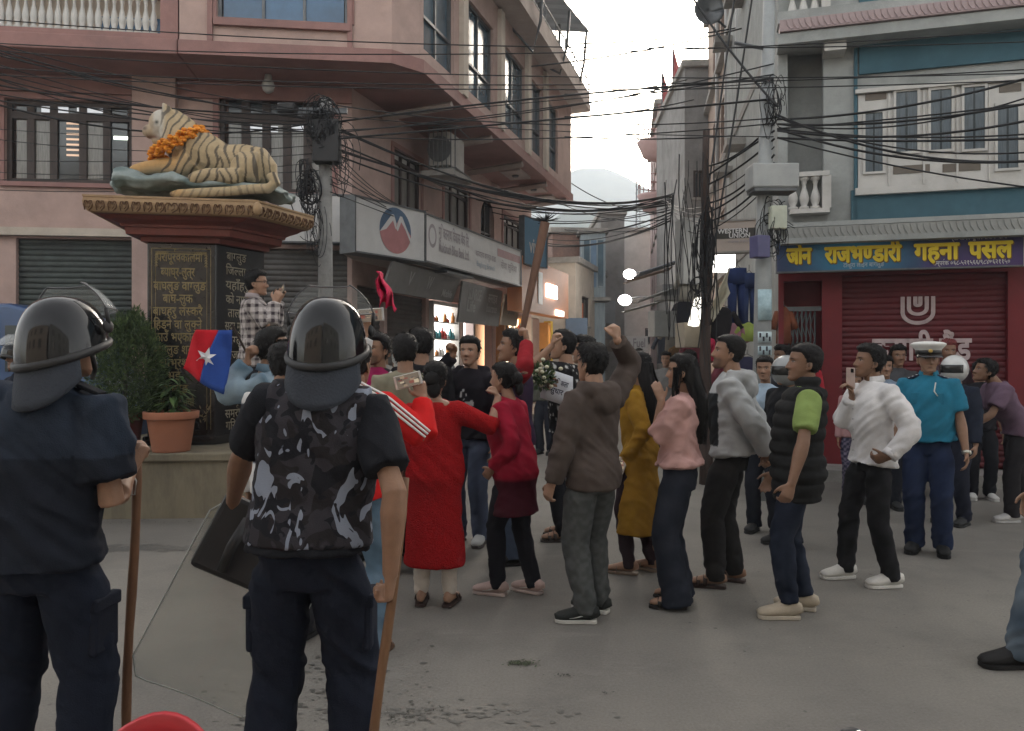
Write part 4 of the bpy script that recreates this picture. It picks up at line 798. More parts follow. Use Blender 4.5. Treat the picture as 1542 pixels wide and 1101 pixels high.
def head_mesh(skin, hairc, beard=0, brow=1):
    G, a = head_grid(); G = face_relief(G); nr, nc, _ = G.shape; x, y, z = G[..., 0], G[..., 1], G[..., 2]; ax = np.abs(x); f = sstep(.03, .06, y)
    C = np.tile(np.array(skin), (nr, nc, 1)); E = lambda u, w: np.exp(-(u / w) ** 2)
    def blend(k, c): k = np.clip(k, 0, 1)[..., None]; C[:] = C * (1 - k) + np.array(c) * k
    blend(f * .5 * E(ax - .04, .02) * E(z + .03, .02), np.array(skin) * np.array([1.12, .86, .82])); blend(f * sstep(.6, .9, E(x, .024) * E(z + .0685, .011)) * .7, np.array(skin) * np.array([.78, .5, .48]))
    blend(f * sstep(.45, .8, E(ax - .033, .015) * E(z - .006, .005)), (.30, .27, .245)); blend(f * sstep(.35, .6, E(ax - .033, .0065) * E(z - .006, .0065)), (.012, .01, .01))
    blend(f * sstep(.3, .6, E(ax - .034, .019) * E(z - .0115, .0022)), (.03, .02, .02)); blend(f * brow * .85 * sstep(.3, .75, E(ax - .033, .021) * E(z - .026, .0048)), hairc); blend(f * .6 * E(ax - .008, .004) * E(z + .043, .003), np.array(skin) * .3)
    blend(f * sstep(.35, .7, E(x, .025) * E(z + .0685, .0028)), np.array(skin) * .22)
    if beard: blend(beard * f * (sstep(-.035, -.06, z) * (1 - sstep(.4, .8, E(x, .02) * E(z + .068, .008))) + E(x, .028) * E(z + .053, .005)), np.array(hairc) * .9 + .012)
    scalp = sstep(.055, .075, z + .0 * y) + sstep(.0, -.03, y) * sstep(-.055, -.03, z); blend(scalp, hairc)
    m = MB(); F = [(i * nc + j, i * nc + (j + 1) % nc, (i + 1) * nc + (j + 1) % nc, (i + 1) * nc + j) for i in range(nr - 1) for j in range(nc)]
    F += [tuple(range(nc - 1, -1, -1)), tuple((nr - 1) * nc + j for j in range(nc))]; m.add(G.reshape(-1, 3), F, C.reshape(-1, 3))
    for s in (-1, 1):
        Me = np.array(Euler((0, R(-10 * s), R(22 * s))).to_matrix()); m.ell((s * .073, -.012, -.012), (.008, .019, .031), 10, 8, Me, skin); m.ell((s * .079, -.010, -.008), (.005, .010, .018), 8, 6, Me, np.array(skin) * .6); m.ell((s * .071, -.002, -.038), (.007, .009, .011), 8, 6, Me, skin)
    return m
def hair_mesh(style, col, seed=0, thick=.014):
    G, a = head_grid(34, 48); nr, nc, _ = G.shape; x, y, z = G[..., 0].copy(), G[..., 1].copy(), G[..., 2].copy()
    c0 = np.array([0, -.008, .015]); N = G - c0; N /= np.linalg.norm(N, axis=2, keepdims=True)
    front = sstep(-.04, .048, y); low = {'short': -.072, 'crop': -.06, 'long': -.11, 'bob': -.11, 'bun': -.075, 'curly': -.06, 'mop': -.08}.get(style, -.07)
    line = low + (np.where(style in ('long', 'bob', 'bun'), .0, .015) + .0) * 0 + front * (.066 - low); side = sstep(.035, .06, np.abs(x)) * sstep(.0, .05, y) * (.0 if style in ('long', 'bob') else .0)
    msk = sstep(line - .008, line + .012, z + side); nz = vnoise((G * 38).reshape(-1, 3), seed).reshape(nr, nc); n2 = vnoise((G * np.array([90, 90, 60])).reshape(-1, 3), seed + 1).reshape(nr, nc)
    top = sstep(.03, .1, z); off = -.014 + msk * (.014 + thick * (.75 + .7 * top) + .006 * nz + .003 * n2)
    if style in ('short', 'mop', 'curly'): off += msk * top * front * .012
    V = G + N * off[..., None]; m = MB(); cc = np.array(col); C = cc * (1 + .35 * nz[..., None])
    F = [(i * nc + j, i * nc + (j + 1) % nc, (i + 1) * nc + (j + 1) % nc, (i + 1) * nc + j) for i in range(nr - 1) for j in range(nc)]
    F += [tuple((nr - 1) * nc + j for j in range(nc))]; m.add(V.reshape(-1, 3), F, C.reshape(-1, 3))
    rng = np.random.RandomState(seed + 11); idx = np.argwhere(msk > .6); ns = {'crop': 260, 'short': 420, 'mop': 650, 'curly': 700}.get(style, 380)
    for i, j in idx[rng.randint(0, len(idx), ns)]:      # loose locks break the outline
        p = V[i, j]; n = N[i, j]; fl = np.array([rng.randn() * .5, (-.2 if style != 'mop' else .1) + rng.randn() * .4, -.55 + .9 * (z[i, j] > .06)]); tg = fl - n * fl.dot(n); tg /= np.linalg.norm(tg) + 1e-6; d = tg * 1.0 + n * (.16 + .22 * rng.rand()); d /= np.linalg.norm(d)
        l = (.014 if style == 'crop' else .028) * (.6 + .8 * rng.rand()); s = np.cross(d, n + .01); s /= np.linalg.norm(s) + 1e-6; w = .004 + .003 * rng.rand()
        q = p - n * .004; m.add([q - s * w, q + s * w, q + d * l * .6 + n * .002 + s * w * .6, q + d * l * .6 + n * .002 - s * w * .6, q + d * l + np.array([0, 0, -.006])], [(0, 1, 2, 3), (3, 2, 4)], cc * (.6 + .9 * rng.rand()))
    if style in ('long', 'bob'):
        ln = .50 if style == 'long' else .13; rows = 16
        BK = lambda ln, u: float(np.interp(ln * u, [0, .1, .2, .3, .6], [0, -.012, -.05, -.062, -.05])) if ln > .2 else 0.
        for k, (dy, w0, dep) in enumerate(((-.058, .078, .045), (-.075, .070, .040))):
            pts = [(0, dy + BK(ln, u), .03 - (ln + .03) * u) for u in np.linspace(0, 1, rows)]; rad = [(w0 * (1 + .32 * math.sin(u * 2.6)) * (1 - .55 * u ** 3) + .004, dep * (1 - .5 * u)) for u in np.linspace(0, 1, rows)]
            m.loft(pts, rad, 18, side=(1, 0, 0), col=cc)
        for k in range(300):
            u0 = rng.rand() * 2 * math.pi; x0 = math.cos(u0) * .082; y0 = -.06 + math.sin(u0) * .05; le = ln * (.75 + .35 * rng.rand()); fr = rng.rand() < .13
            if fr: x0 = (1 if rng.rand() < .5 else -1) * .077; y0 = .0 + .04 * rng.rand()
            ph = rng.rand() * 6; G2 = []
            for u in np.linspace(0, 1, 8): xx = x0 * (1 + .35 * math.sin(u * 2.8)) * (1 - .35 * u ** 2) + .012 * math.sin(u * 7 + ph); yy = y0 + .012 * math.cos(u * 6 + ph) + (BK(ln, u) if not fr else .01); zz = .03 - le * u; wd = .006 * (1 - .7 * u); G2.append([(xx - wd * math.sin(u0), yy + wd * math.cos(u0), zz), (xx + wd * math.sin(u0), yy - wd * math.cos(u0), zz)])
            m.sheet(np.array(G2), 0, cc * (.5 + 1.1 * rng.rand()))
    if style == 'bun':
        m.ell((0, -.115, .0), (.058, .045, .055), 14, 10, col=cc * 1.1); m.ell((.02, -.125, -.075), (.05, .03, .06), 12, 8, col=cc)
        for k in range(120): t = rng.rand() * 6.28; q = np.array([.055 * math.cos(t), -.12, .055 * math.sin(t)]); d = rng.randn(3) * .025; m.sheet(np.array([[q, q + np.array([.004, 0, .004])], [q + d, q + d + .003]]), 0, cc * (.5 + rng.rand()))
    return m
def ik(a, b, l1, l2, hint):
    a, b = np.array(a, float), np.array(b, float); d = b - a; L = np.linalg.norm(d)
    if L > (l1 + l2) * .995: b = a + d / L * (l1 + l2) * .995; d = b - a; L = np.linalg.norm(d)
    u = d / L; x = (l1 ** 2 - l2 ** 2 + L ** 2) / (2 * L); h = math.sqrt(max(l1 ** 2 - x ** 2, 1e-6)); k = np.array(hint, float); k = k - u * k.dot(u); k /= np.linalg.norm(k) + 1e-9; return a + u * x + k * h, b
def hand(m, W, d, n, curl=.35, s=1., side=1, thumb=.5, spread=.2):
    """palm, four unequal bent fingers and a thumb leaving the side of the palm; d along the hand, n out of the palm"""
    d = np.array(d, float); d /= np.linalg.norm(d); n = np.array(n, float); n -= d * n.dot(d); n /= np.linalg.norm(n) + 1e-9; sd = np.cross(d, n) * side; W = np.array(W, float)
    m.loft([W - d * .02 * s, W + d * .02 * s, W + d * .055 * s, W + d * .088 * s], [(.024 * s, .019 * s), (.032 * s, .017 * s), (.040 * s, .015 * s), (.040 * s, .013 * s)], 10, side=sd)
    for i, (o, l) in enumerate(((.030, .95), (.010, 1.05), (-.010, 1.), (-.029, .78))):
        p = W + d * (.086 - .004 * abs(i - 1)) * s + sd * o * s * 1.05; dd = d + sd * (o * spread * 6); dd /= np.linalg.norm(dd); pts = [p - d * .012 * s, p]; an = 0
        for j, L in enumerate((.043, .028, .022)):
            an += curl * (1.5, 1.65, .8)[j]; q = dd * math.cos(an) + n * math.sin(an); p = p + q * L * l * s; pts.append(p)
        m.loft(pts, [.0098 * s, .0095 * s, .0088 * s, .008 * s, .0062 * s], 8, side=sd)
    if curl > .7: m.ell(W + d * .078 * s + n * .024 * s, (.030 * s, .030 * s, .030 * s), 10, 8)
    b = W + d * .028 * s + sd * .030 * s; q = d * .62 + sd * .68 + n * .35 * (.4 + curl); q /= np.linalg.norm(q); q2 = d * .85 + sd * (.45 - .7 * thumb * curl * 2) + n * (.3 + .7 * curl); q2 /= np.linalg.norm(q2)
    m.loft([b - q * .02 * s, b + q * .025 * s, b + q * .045 * s + q2 * .012 * s, b + q * .045 * s + q2 * .045 * s], [.013 * s, .0125 * s, .0105 * s, .0075 * s], 8, side=n)
FOOTP = [(-.062, .020, .045), (-.052, .032, .080), (-.02, .036, .098), (.03, .037, .088), (.08, .042, .066), (.125, .045, .052), (.16, .037, .042), (.183, .018, .028)]
def footloft(m, c, yaw, s, grow=0., z0=.012, seg=14, col=None, tiptoe=0):
    dy = np.array([-math.sin(yaw), math.cos(yaw), 0]); dx = np.array([math.cos(yaw), math.sin(yaw), 0]); pts, rad = [], []
    for y, w, h in FOOTP: pts.append(np.array(c) + dy * (y + np.sign(y) * grow * .6) * s + np.array([0, 0, (z0 + h / 2) * s])); rad.append(((w + grow) * s, (h / 2 + grow * .6) * s))
    m.loft(pts, rad, seg, sides=[dx] * 8, col=col); V = m.v[-1]; V[:, 2] = np.maximum(V[:, 2], c[2] + z0 * s * .9); return dy, dx
def outline(c, yaw, s, grow, z0, z1, m):
    dy = np.array([-math.sin(yaw), math.cos(yaw), 0]); dx = np.array([math.cos(yaw), math.sin(yaw), 0]); q = []
    for sg in (1, -1):
        for y, w, h in (FOOTP if sg == 1 else FOOTP[::-1]): p = np.array(c) + dy * (y + np.sign(y) * grow) * s + dx * sg * (w + grow) * s; q.append((p[0], p[1]))
    m.prism(q, c[2] + z0 * s, c[2] + z1 * s)
def folds(amp, sc=(7.5, 7.5, 8.5), seed=0, zones=(), tilt=.85):
    def f(V, N):
        q = V * np.array(sc); q = q + np.stack([V[:, 2] * tilt * 6, V[:, 2] * tilt * 4, V[:, 0] * tilt * 9], 1)
        a = vnoise(q, seed); b = vnoise(q * 2.1 + 7, seed + 3); r = (1 - np.abs(a) * 1.7) * .7 + (1 - np.abs(b) * 1.7) * .35; w = np.full(len(V), .55)
        for z, wd, k in zones: w = w + k * np.exp(-((V[:, 2] - z) / wd) ** 2)
        return V + N * (amp * w * (r - .35))[:, None]
    return f
def quilt(amp, pitch, seed=0):
    g = folds(amp * .35, seed=seed)
    def f(V, N): V2 = g(V, N); t = (V[:, 2] % pitch) / pitch; return V2 + N * (amp * (np.sin(t * math.pi) ** .55 - .5))[:, None]
    return f
SKINS = [(.30, .175, .115), (.24, .135, .085), (.19, .105, .066), (.36, .225, .155)]; HAIRC = (.0075, .0065, .006)
class Pose: pass
def person(label, px, D, H=1.70, face=0., z0=0., fem=False, lean=0., slean=0., yaw=0., pitch=0., tilt=0., L=None, Rr=None, legs=((-.10, 0, 8), (.10, 0, -8)), knee=.04, hip=(0, 0), group=None,
           top=None, bottom=None, shoes=None, hair='short', hairc=HAIRC, skin=0, beard=0, vox=.011, seed=0, headgear=None, X=None, fat=0., cat='person'):
    """face: 0 looks away from the camera, 90 to its left, 180 at it. Returns the person with joints in world space"""
    s = H / 1.70; loc = np.array([(px - CX) / FPX * D if X is None else X, D, z0]); th = R(face); root = thing('person', loc, label, cat, group, th); ORG[root] = np.zeros(3)
    cs, sn = math.cos(th), math.sin(th); RW = np.array([[cs, -sn, 0], [sn, cs, 0], [0, 0, 1]])
    toL = lambda w: (np.asarray(w, float) - loc) @ RW; toW = lambda l: np.asarray(l, float) @ RW.T + loc
    sk = np.array(SKINS[skin] if np.isscalar(skin) else skin); la, sl_ = R(lean), R(slean)
    def T(p):
        p = np.array(p, float) * 1.; z = p[2] - .92
        if z > 0: k = min(1, z / .25); a = la * k; b = sl_ * k; y, zz = p[1] * math.cos(a) + z * math.sin(a), z * math.cos(a) - p[1] * math.sin(a); x = p[0] * math.cos(b) + zz * math.sin(b); zz = zz * math.cos(b) - p[0] * math.sin(b); p = np.array([x, y, zz + .92])
        p[0] += hip[0]; p[1] += hip[1]; return p * s
    sw = .145 if fem else .168
    top = dict(dict(c=(.1, .1, .1), fit=.012, hem=.86, sleeve='long', amp=.014), **(top or {})); bottom = dict(dict(c=(.02, .022, .03), fit=.014, kind='straight'), **(bottom or {})); shoes = dict(dict(kind='shoe', c=(.03, .03, .03)), **(shoes or {}))
    out = Pose(); out.root = root; out.loc = loc; out.toW = toW; out.toL = toL; out.s = s; out.RW = RW; out.T = T
    # --- limbs
    body = MB(); arms = {}
    for sd, spec in ((-1, L), (1, Rr)):
        spec = dict(spec or {}); sh = T((sd * sw, -.012, 1.368))
        if 'px' in spec: q = spec['px']; w = toL(P(q[0], q[1], D + (q[2] if len(q) > 2 else 0)))
        elif 'w' in spec: w = np.array(spec['w'], float) * s
        else: w = T((sd * (sw + .075), .05, .80))
        el, w = ik(sh, w, .285 * s, .255 * s, spec.get('e', (sd * .3, -1, -.15))); fa = (w - el) / np.linalg.norm(w - el)
        hd = np.array(spec['hd'], float) if 'hd' in spec else fa + np.array([0, .1, -.05]); pn = np.array(spec.get('n', (-sd * 1., .15, 0)), float)
        hs_ = s * (.93 if fem else 1.0); body.loft([sh + (el - sh) * .25, el, el + (w - el) * .25, el + (w - el) * .75, w, w + fa * .012], [.03 * s, (.040 if not fem else .034) * s, (.043 if not fem else .036) * s, .030 * s, .026 * s, .024 * s], 12, side=(.3, 1, .2))
        hand(body, w, hd, pn, spec.get('curl', .3), hs_, sd if spec.get('flip', 1) else -sd, spec.get('thumb', .5)); arms[sd] = (sh, el, w, fa, hd / np.linalg.norm(hd))
    out.arms = arms; out.hand = {k: toW(v[2] + v[4] * .075 * s) for k, v in arms.items()}; out.wrist = {k: toW(v[2]) for k, v in arms.items()}
    hipz = .90; feet = []; legj = {}
    for sd, (fx, fy, fr) in zip((-1, 1), legs):
        hj = np.array([sd * .088 + hip[0], hip[1], hipz]) * s; an = np.array([fx, fy, .085]) * s; kn, an = ik(hj, an, .418 * s, .412 * s, (sd * .08, 1, 0)); legj[sd] = (hj, kn, an)
        c = np.array([an[0], an[1], 0]); feet.append((c, R(fr)))
        if shoes['kind'] == 'sandal':
            footloft(body, c, R(fr), s, -.004, .02); dy = np.array([-math.sin(R(fr)), math.cos(R(fr)), 0]); dx = np.array([math.cos(R(fr)), math.sin(R(fr)), 0])
            for k, o in enumerate((-.026, -.012, .002, .015, .027)): k2 = k if fr < 0 else 4 - k; body.ell(c + dy * (.172 - .006 * k2) * s + dx * o * s + np.array([0, 0, .032 * s]), (.008 * s, .012 * s, .009 * s), 8, 6)
        body.loft([hj, kn, an + np.array([0, 0, .12 * s]), an, an - np.array([0, 0, .03 * s])], [.03 * s, .03 * s, .026 * s, .033 * s, .033 * s], 10, side=(1, 0, 0))
    out.legs = legj; out.feet = feet
    nb, hc = T((0, -.025, 1.40)), T((0, .012, 1.59)); body.loft([T((0, 0, .95)), T((0, 0, 1.2)), T((0, -.02, 1.36)), nb, nb + (hc - nb) * .4, nb + (hc - nb) * .75], [.04 * s, .04 * s, .06 * s, (.062 if not fem else .052) * s, (.057 if not fem else .046) * s, (.055 if not fem else .045) * s], 14, side=(1, 0, 0))
    for sd in (-1, 1): body.loft([T((0, -.01, 1.34)), arms[sd][0], arms[sd][0] + (arms[sd][1] - arms[sd][0]) * .3], [.035 * s, .035 * s, .03 * s], 8, side=(0, 1, 0)); body.tube(T((0, 0, .97)), legj[sd][0], .03 * s, 8)
    HR = np.array((Euler((0, 0, R(yaw))).to_matrix() @ Euler((R(pitch), 0, 0)).to_matrix() @ Euler((0, R(tilt), 0)).to_matrix())); out.HR, out.hc = HR, hc
    hs = s * (.97 if fem else 1.0)
    def place(m): m.v = [(m.V() * hs) @ HR.T + hc]; return m
    out.place = place; hm = place(head_mesh(sk, np.array(hairc), beard))
    if top.get('neckline'):      # bare skin at a wide neckline
        body.ell(T((0, -.02, 1.40)), (.13 * s, .07 * s, .055 * s), 16, 8)
    fuse('body', body, M_skin, root, vox * .68 if vox < .014 else vox * .8, 3, None, hm, colors=sk)
    if hair and headgear not in ('riot',): mk('hair', place(hair_mesh(hair, hairc, seed)), M_hair, root, True, local=True, colors=True)
    # --- upper garment
    f = top['fit'] * s; tor = [(.80, .150, .105, 0), (.90, .168, .118, -.012), (.98, .158, .108, -.006), (1.06, .148, .102, .004), (1.18, .163, .113, .01), (1.28, .172, .115, .006), (1.35, .160, .10, -.012), (1.405, .105, .078, -.022), (1.437, .074, .066, -.022)]
    if fem: tor = [(.80, .160, .112, -.005), (.90, .172, .122, -.012), (.98, .158, .108, -.006), (1.06, .134, .095, .004), (1.16, .142, .105, .012), (1.26, .152, .122, .018), (1.35, .135, .094, -.006), (1.405, .092, .070, -.02), (1.433, .066, .060, -.02)]
    rings_ = [r for r in tor if r[0] > top['hem'] + .01]; hem = top['hem']; fl = top.get('flare', 0.)
    i0 = [np.interp(max(hem, .80), [t[0] for t in tor], [t[k] for t in tor]) for k in (1, 2, 3)]
    low = [(hem, i0[0] + fl + .012, i0[1] + fl * .8 + .014, i0[2])]
    if hem < .80: low = [(z, .160 + fl * u, .112 + fl * u * .8, -.006) for u, z in ((1, hem), (.75, hem + (.8 - hem) * .25), (.45, hem + (.8 - hem) * .55), (.15, hem + (.8 - hem) * .85))]
    g = MB(); pts = []; rad = []
    for z, a, b, y in low + rings_: fatk = fat * math.exp(-((z - 1.05) / .16) ** 2); pts.append(T((0, y + fatk * .3, z))); rad.append(((a + fatk) * s + f, (b + fatk) * s + f))
    pts.append(pts[-1] + np.array([0, -.002, .009])); rad.append((rad[-1][0] * .8, rad[-1][1] * .8)); g.loft(pts, rad, 24, sides=[(1, 0, 0)] * len(pts))
    slv = {}
    for sd in (-1, 1):
        sh, el, w, fa, hd = arms[sd]; cap = T((sd * .06, -.016, 1.378)); kk = top['sleeve'] if not isinstance(top['sleeve'], dict) else top['sleeve'][sd]
        r0 = (.060 if not fem else .052) * s + f
        if kk == 'none': g.loft([cap, cap + (sh - cap) * .8], [r0 * .85, r0 * .95], 12, side=(0, 1, 0)); continue
        if kk == 'short': q = el * .72 + sh * .28; g.loft([cap, sh, sh + (q - sh) * .5, q], [r0 * .7, r0 * 1.0, r0, r0 * .98], 14, side=(0, 1, 0))
        elif kk == 'elbow': q = el + (w - el) * .22; g.loft([cap, sh, (sh + el) / 2, el, q], [r0 * .7, r0, r0 * .95, r0 * .92, r0 * .85], 14, side=(0, 1, 0))
        else:
            ce = el + (w - el) * (.93 if kk == 'long' else .6); rw = .036 * s + f * (.9 if not top.get('loose') else 1.6)
            g.loft([cap, sh, sh + (el - sh) * .5, el - (el - sh) * .08, el + (w - el) * .1, el + (w - el) * .5, ce - fa * .02, ce], [r0 * .7, r0, r0 * .95, r0 * .86, r0 * .84, r0 * .74, rw, rw * 1.04], 14, side=(0, 1, 0))
        slv[sd] = (cap, sh, el, w)
    if top.get('hood'):
        hp = [T((math.sin(t) * .115, -.035 - .09 * math.cos(t) , 1.46 - .03 * math.cos(t) - .02 * abs(math.sin(t)))) for t in np.linspace(-2.0, 2.0, 13)]; hr = [(.028 + .026 * math.cos(t * .7)) * s for t in np.linspace(-2.0, 2.0, 13)]; g.loft(hp, hr, 10, side=(0, 0, 1)); g.ell(T((0, -.13, 1.37)), (.11 * s, .055 * s, .09 * s), 14, 8)
    zones = [(1.03 * s, .08, .6), (1.2 * s, .1, .2), (.92 * s, .06, .5)]
    post = quilt(top['quilt'], .078 * s, seed) if top.get('quilt') else folds(top['amp'] * s, seed=seed, zones=zones, tilt=top.get('tilt', .85))
    out.top = fuse(top.get('name', 'shirt'), g, top.get('mat') or M_cloth, root, vox, top.get('sm', 5), post, colors=None if top.get('mat') else (top['c'] if callable(top['c']) else tuple(top['c'])))
    if top.get('vest'):
        v = dict(dict(fit=.03, hem=.9, name='vest'), **top['vest']); vf = v['fit'] * s; g = MB(); rs_ = [r for r in tor if v['hem'] + .01 < r[0] < 1.44]; q0 = [np.interp(max(v['hem'], .8), [t[0] for t in tor], [t[k] for t in tor]) for k in (1, 2, 3)]
        g.loft([T((0, y + fat * .3 * math.exp(-((z - 1.05) / .16) ** 2), z)) for z, a, b, y in [(v['hem'], *q0)] + rs_], [((a + fat * math.exp(-((z - 1.0) / .2) ** 2)) * s + vf, (b + fat * math.exp(-((z - 1.0) / .2) ** 2)) * s + vf) for z, a, b, y in [(v['hem'], *q0)] + rs_], 26, sides=[(1, 0, 0)] * (len(rs_) + 1))
        for sd in (-1, 1): cap = T((sd * .06, -.016, 1.378)); sh = arms[sd][0]; g.loft([cap, cap + (sh - cap) * .85], [.05 * s + vf * .7, .058 * s + vf * .7], 14, side=(0, 1, 0))
        if v.get('standcol'): g.loft([T((0, -.02, 1.42)), T((0, -.015, 1.50))], [(.085 * s, .078 * s), (.075 * s, .07 * s)], 18, side=(1, 0, 0))
        out.vest = fuse(v['name'], g, v.get('mat') or M_cloth, root, vox, 4, quilt(v['quilt'], .085 * s, seed) if v.get('quilt') else folds(v.get('amp', .008) * s, seed=seed + 2), colors=None if v.get('mat') else (v['c'] if callable(v['c']) else tuple(v['c'])))
    if top.get('collar'):
        cm = MB(); t = np.linspace(-2.6, 2.6, 15); Gc = np.array([[T((math.sin(a) * (.066 + .012 * u), -.018 - math.cos(a) * (.062 + .012 * u), 1.495 - .04 * u - .022 * abs(math.sin(a / 2)) ** 3 * 2 * (.3 + u))) for u in (0, .5, 1)] for a in t]); cm.sheet(Gc, .006); mk('collar', cm, cloth('collar_%.2f_%.2f_%.2f' % tuple(top['collar']), top['collar']), out.top, True, local=True)
    if top.get('cuff'):
        for sd in slv: sh, el, w = slv[sd][1:]; cm = MB(); fa = arms[sd][3]; cm.loft([w - fa * .045, w - fa * .0], [.036 * s + f, .035 * s + f], 14, side=(0, 1, 0)); mk('cuff', cm, cloth('cuff_%.2f_%.2f_%.2f' % tuple(top['cuff']), top['cuff']), out.top, True, local=True)
    # --- lower garment
    f = bottom['fit'] * s; k = bottom['kind']; g = MB(); wz = bottom.get('waist', 1.0)
    pl = [(r[0], r[1], r[2], r[3]) for r in tor if r[0] <= wz + .001 and r[0] >= .8]; g.loft([T((0, y, z)) for z, a, b, y in pl] + [T((0, 0, wz + .02))], [(a * s - .004 * s, b * s - .004 * s) for z, a, b, y in pl] + [(.145 * s, .098 * s)], 22, sides=[(1, 0, 0)] * (len(pl) + 1))
    for sd in (-1, 1):
        hj, kn, an = legj[sd]; th_, ca = (.088, .062); ankz = bottom.get('ankle', .05) * s; end = an + (kn - an) / np.linalg.norm(kn - an) * 0; end = an.copy(); end[2] = ankz
        rr = {'straight': (.088, .066, .060, .056, .058), 'slim': (.080, .056, .056, .042, .040), 'jogger': (.090, .068, .064, .050, .040), 'wide': (.094, .084, .086, .094, .104), 'legging': (.078, .052, .052, .036, .034)}[k]
        if fem: rr = tuple(v * (1.05 if i == 0 else .95) for i, v in enumerate(rr))
        g.loft([hj + np.array([-.016 * sd, -.005, .0]) * s, hj + (kn - hj) * .35, kn, kn + (end - kn) * .35, kn + (end - kn) * .85, end], [(rr[0] - .012) * s, rr[0] * .96 * s + f * .8, rr[1] * s + f, rr[2] * s + f, rr[3] * s + f, rr[4] * s + f], 16, side=(1, 0, 0))
    out.bottom = fuse(bottom.get('name', 'trousers'), g, bottom.get('mat') or M_cloth, root, vox, 5, folds(bottom.get('amp', .015) * s * .8, (6, 6, 7.5), seed + 5, [(.47 * s, .09, .5), (.14 * s, .08, .9), (.82 * s, .06, .4)], .9), colors=None if bottom.get('mat') else (bottom['c'] if callable(bottom['c']) else tuple(bottom['c'])))
    # --- shoes
    for c, fr in feet:
        kd = shoes['kind']; sm = cloth('shoe_%.2f_%.2f_%.2f' % tuple(shoes['c']), shoes['c'], .6)
        if kd == 'sandal':
            m = MB(); outline(c, fr, s, .005, .003, .022, m); sh = mk('sandal', m, sm, root, local=True, bevel=.004); dy = np.array([-math.sin(fr), math.cos(fr), 0]); dx = np.array([math.cos(fr), math.sin(fr), 0])
            for yy in ((.07, .115) if shoes.get('strap', 'wide') == 'wide' else (.09,)):
                m = MB(); Gs = np.array([[c + dy * (yy + (.028 if shoes.get('strap') != 'thin' else .008) * (v - .5)) * s + dx * math.cos(t) * .048 * s + np.array([0, 0, (.02 + math.sin(t) * (.062 - .3 * (yy - .07)))]) * s for v in (0, 1)] for t in np.linspace(0, math.pi, 10)]); m.sheet(Gs, .005); mk('strap', m, sm, sh, True, local=True)
        else:
            m = MB(); footloft(m, c, fr, s, .008, .018); hj, kn, an = legj[-1 if c is feet[0][0] else 1]; m.loft([c + np.array([0, 0, .06 * s]), c + np.array([0, -.0, .105 * s if kd != 'boot' else .2 * s])], [.040 * s, .041 * s], 12); sh = mk('shoe', m, sm, root, True, local=True)
            m = MB(); outline(c, fr, s, .006, .002, .026, m); mk('sole', m, cloth('sole_%.2f_%.2f_%.2f' % tuple(shoes.get('sole', shoes['c'])), shoes.get('sole', shoes['c']), .7), sh, local=True, bevel=.005)
            if shoes.get('swoosh'):
                dy = np.array([-math.sin(fr), math.cos(fr), 0]); dx = np.array([math.cos(fr), math.sin(fr), 0])
                for sg in (-1, 1):
                    m = MB(); Gs = np.array([[c + dy * (.10 - .14 * u) * s + dx * sg * (.0465 - .006 * u - .004 * v) * s * 1.02 + np.array([0, 0, .044 + .035 * u * u + (v - .5) * .016 * (1 - u) ** .6]) * s for v in (0, 1)] for u in np.linspace(0, 1, 8)]); m.sheet(Gs, .003); mk('logo_stroke', m, cloth('swoosh', shoes['swoosh']), sh, True, local=True)
            if shoes.get('lace'):
                m = MB(); dy = np.array([-math.sin(fr), math.cos(fr), 0]); dx = np.array([math.cos(fr), math.sin(fr), 0])
                for i in range(4): y = .03 + .022 * i; m.path([c + dy * y * s - dx * .02 * s + np.array([0, 0, (.112 - .55 * (y - .02)) * s]), c + dy * (y + .004) * s + np.array([0, 0, (.118 - .55 * (y - .02)) * s]), c + dy * y * s + dx * .02 * s + np.array([0, 0, (.112 - .55 * (y - .02)) * s])], .004 * s, 5)
                mk('laces', m, cloth('lace', shoes['lace']), sh, True, local=True)
    return out
def phone(hand_pt, facing, up, label, screen=True, cas=(.03, .03, .03), land=False):
    """a phone held at hand_pt; facing = where its screen looks"""
    f = np.array(facing, float); f /= np.linalg.norm(f); u = np.array(up, float); u -= f * u.dot(f); u /= np.linalg.norm(u); r = np.cross(u, f); M = np.stack([r, f, u], 1); t = thing('mobile_phone', hand_pt, label, 'phone')
    m = MB(); m.box(hand_pt, (.074, .009, .15), M=M); mk('case', m, mat('phone_case_%.2f_%.2f_%.2f' % tuple(cas), cas, .4), t, bevel=.004)
    m = MB(); m.box(np.array(hand_pt) + f * .0062, (.066, .002, .125), M=M); sc_ = mk('screen', m, emis('phone_screen', (.05, .04, .03), .5), t)
    rng = np.random.RandomState(int(abs(hand_pt[0] * 100)) % 1000)
    for i in range(16):
        m = MB(); a, b = rng.uniform(-.024, .024), rng.uniform(-.05, .05); c = rng.rand(); m.box(np.array(hand_pt) + f * (.0076 + i * .00004) + r * a + u * b, (.006 + .016 * rng.rand(), .0003, .008 + .02 * rng.rand()), M=M); mk('picture_patch', m, emis('phone_px%d' % (i % 5), ((.12, .09, .06), (.01, .008, .008), (.08, .02, .015), (.2, .17, .12), (.02, .018, .02))[i % 5], .35), sc_)
    m = MB(); m.box(np.array(hand_pt) - f * .0065 + u * .055 - r * .02, (.022, .005, .028), M=M); mk('camera_bump', m, mat('lens_black', (.01, .01, .01), .2), t); return t
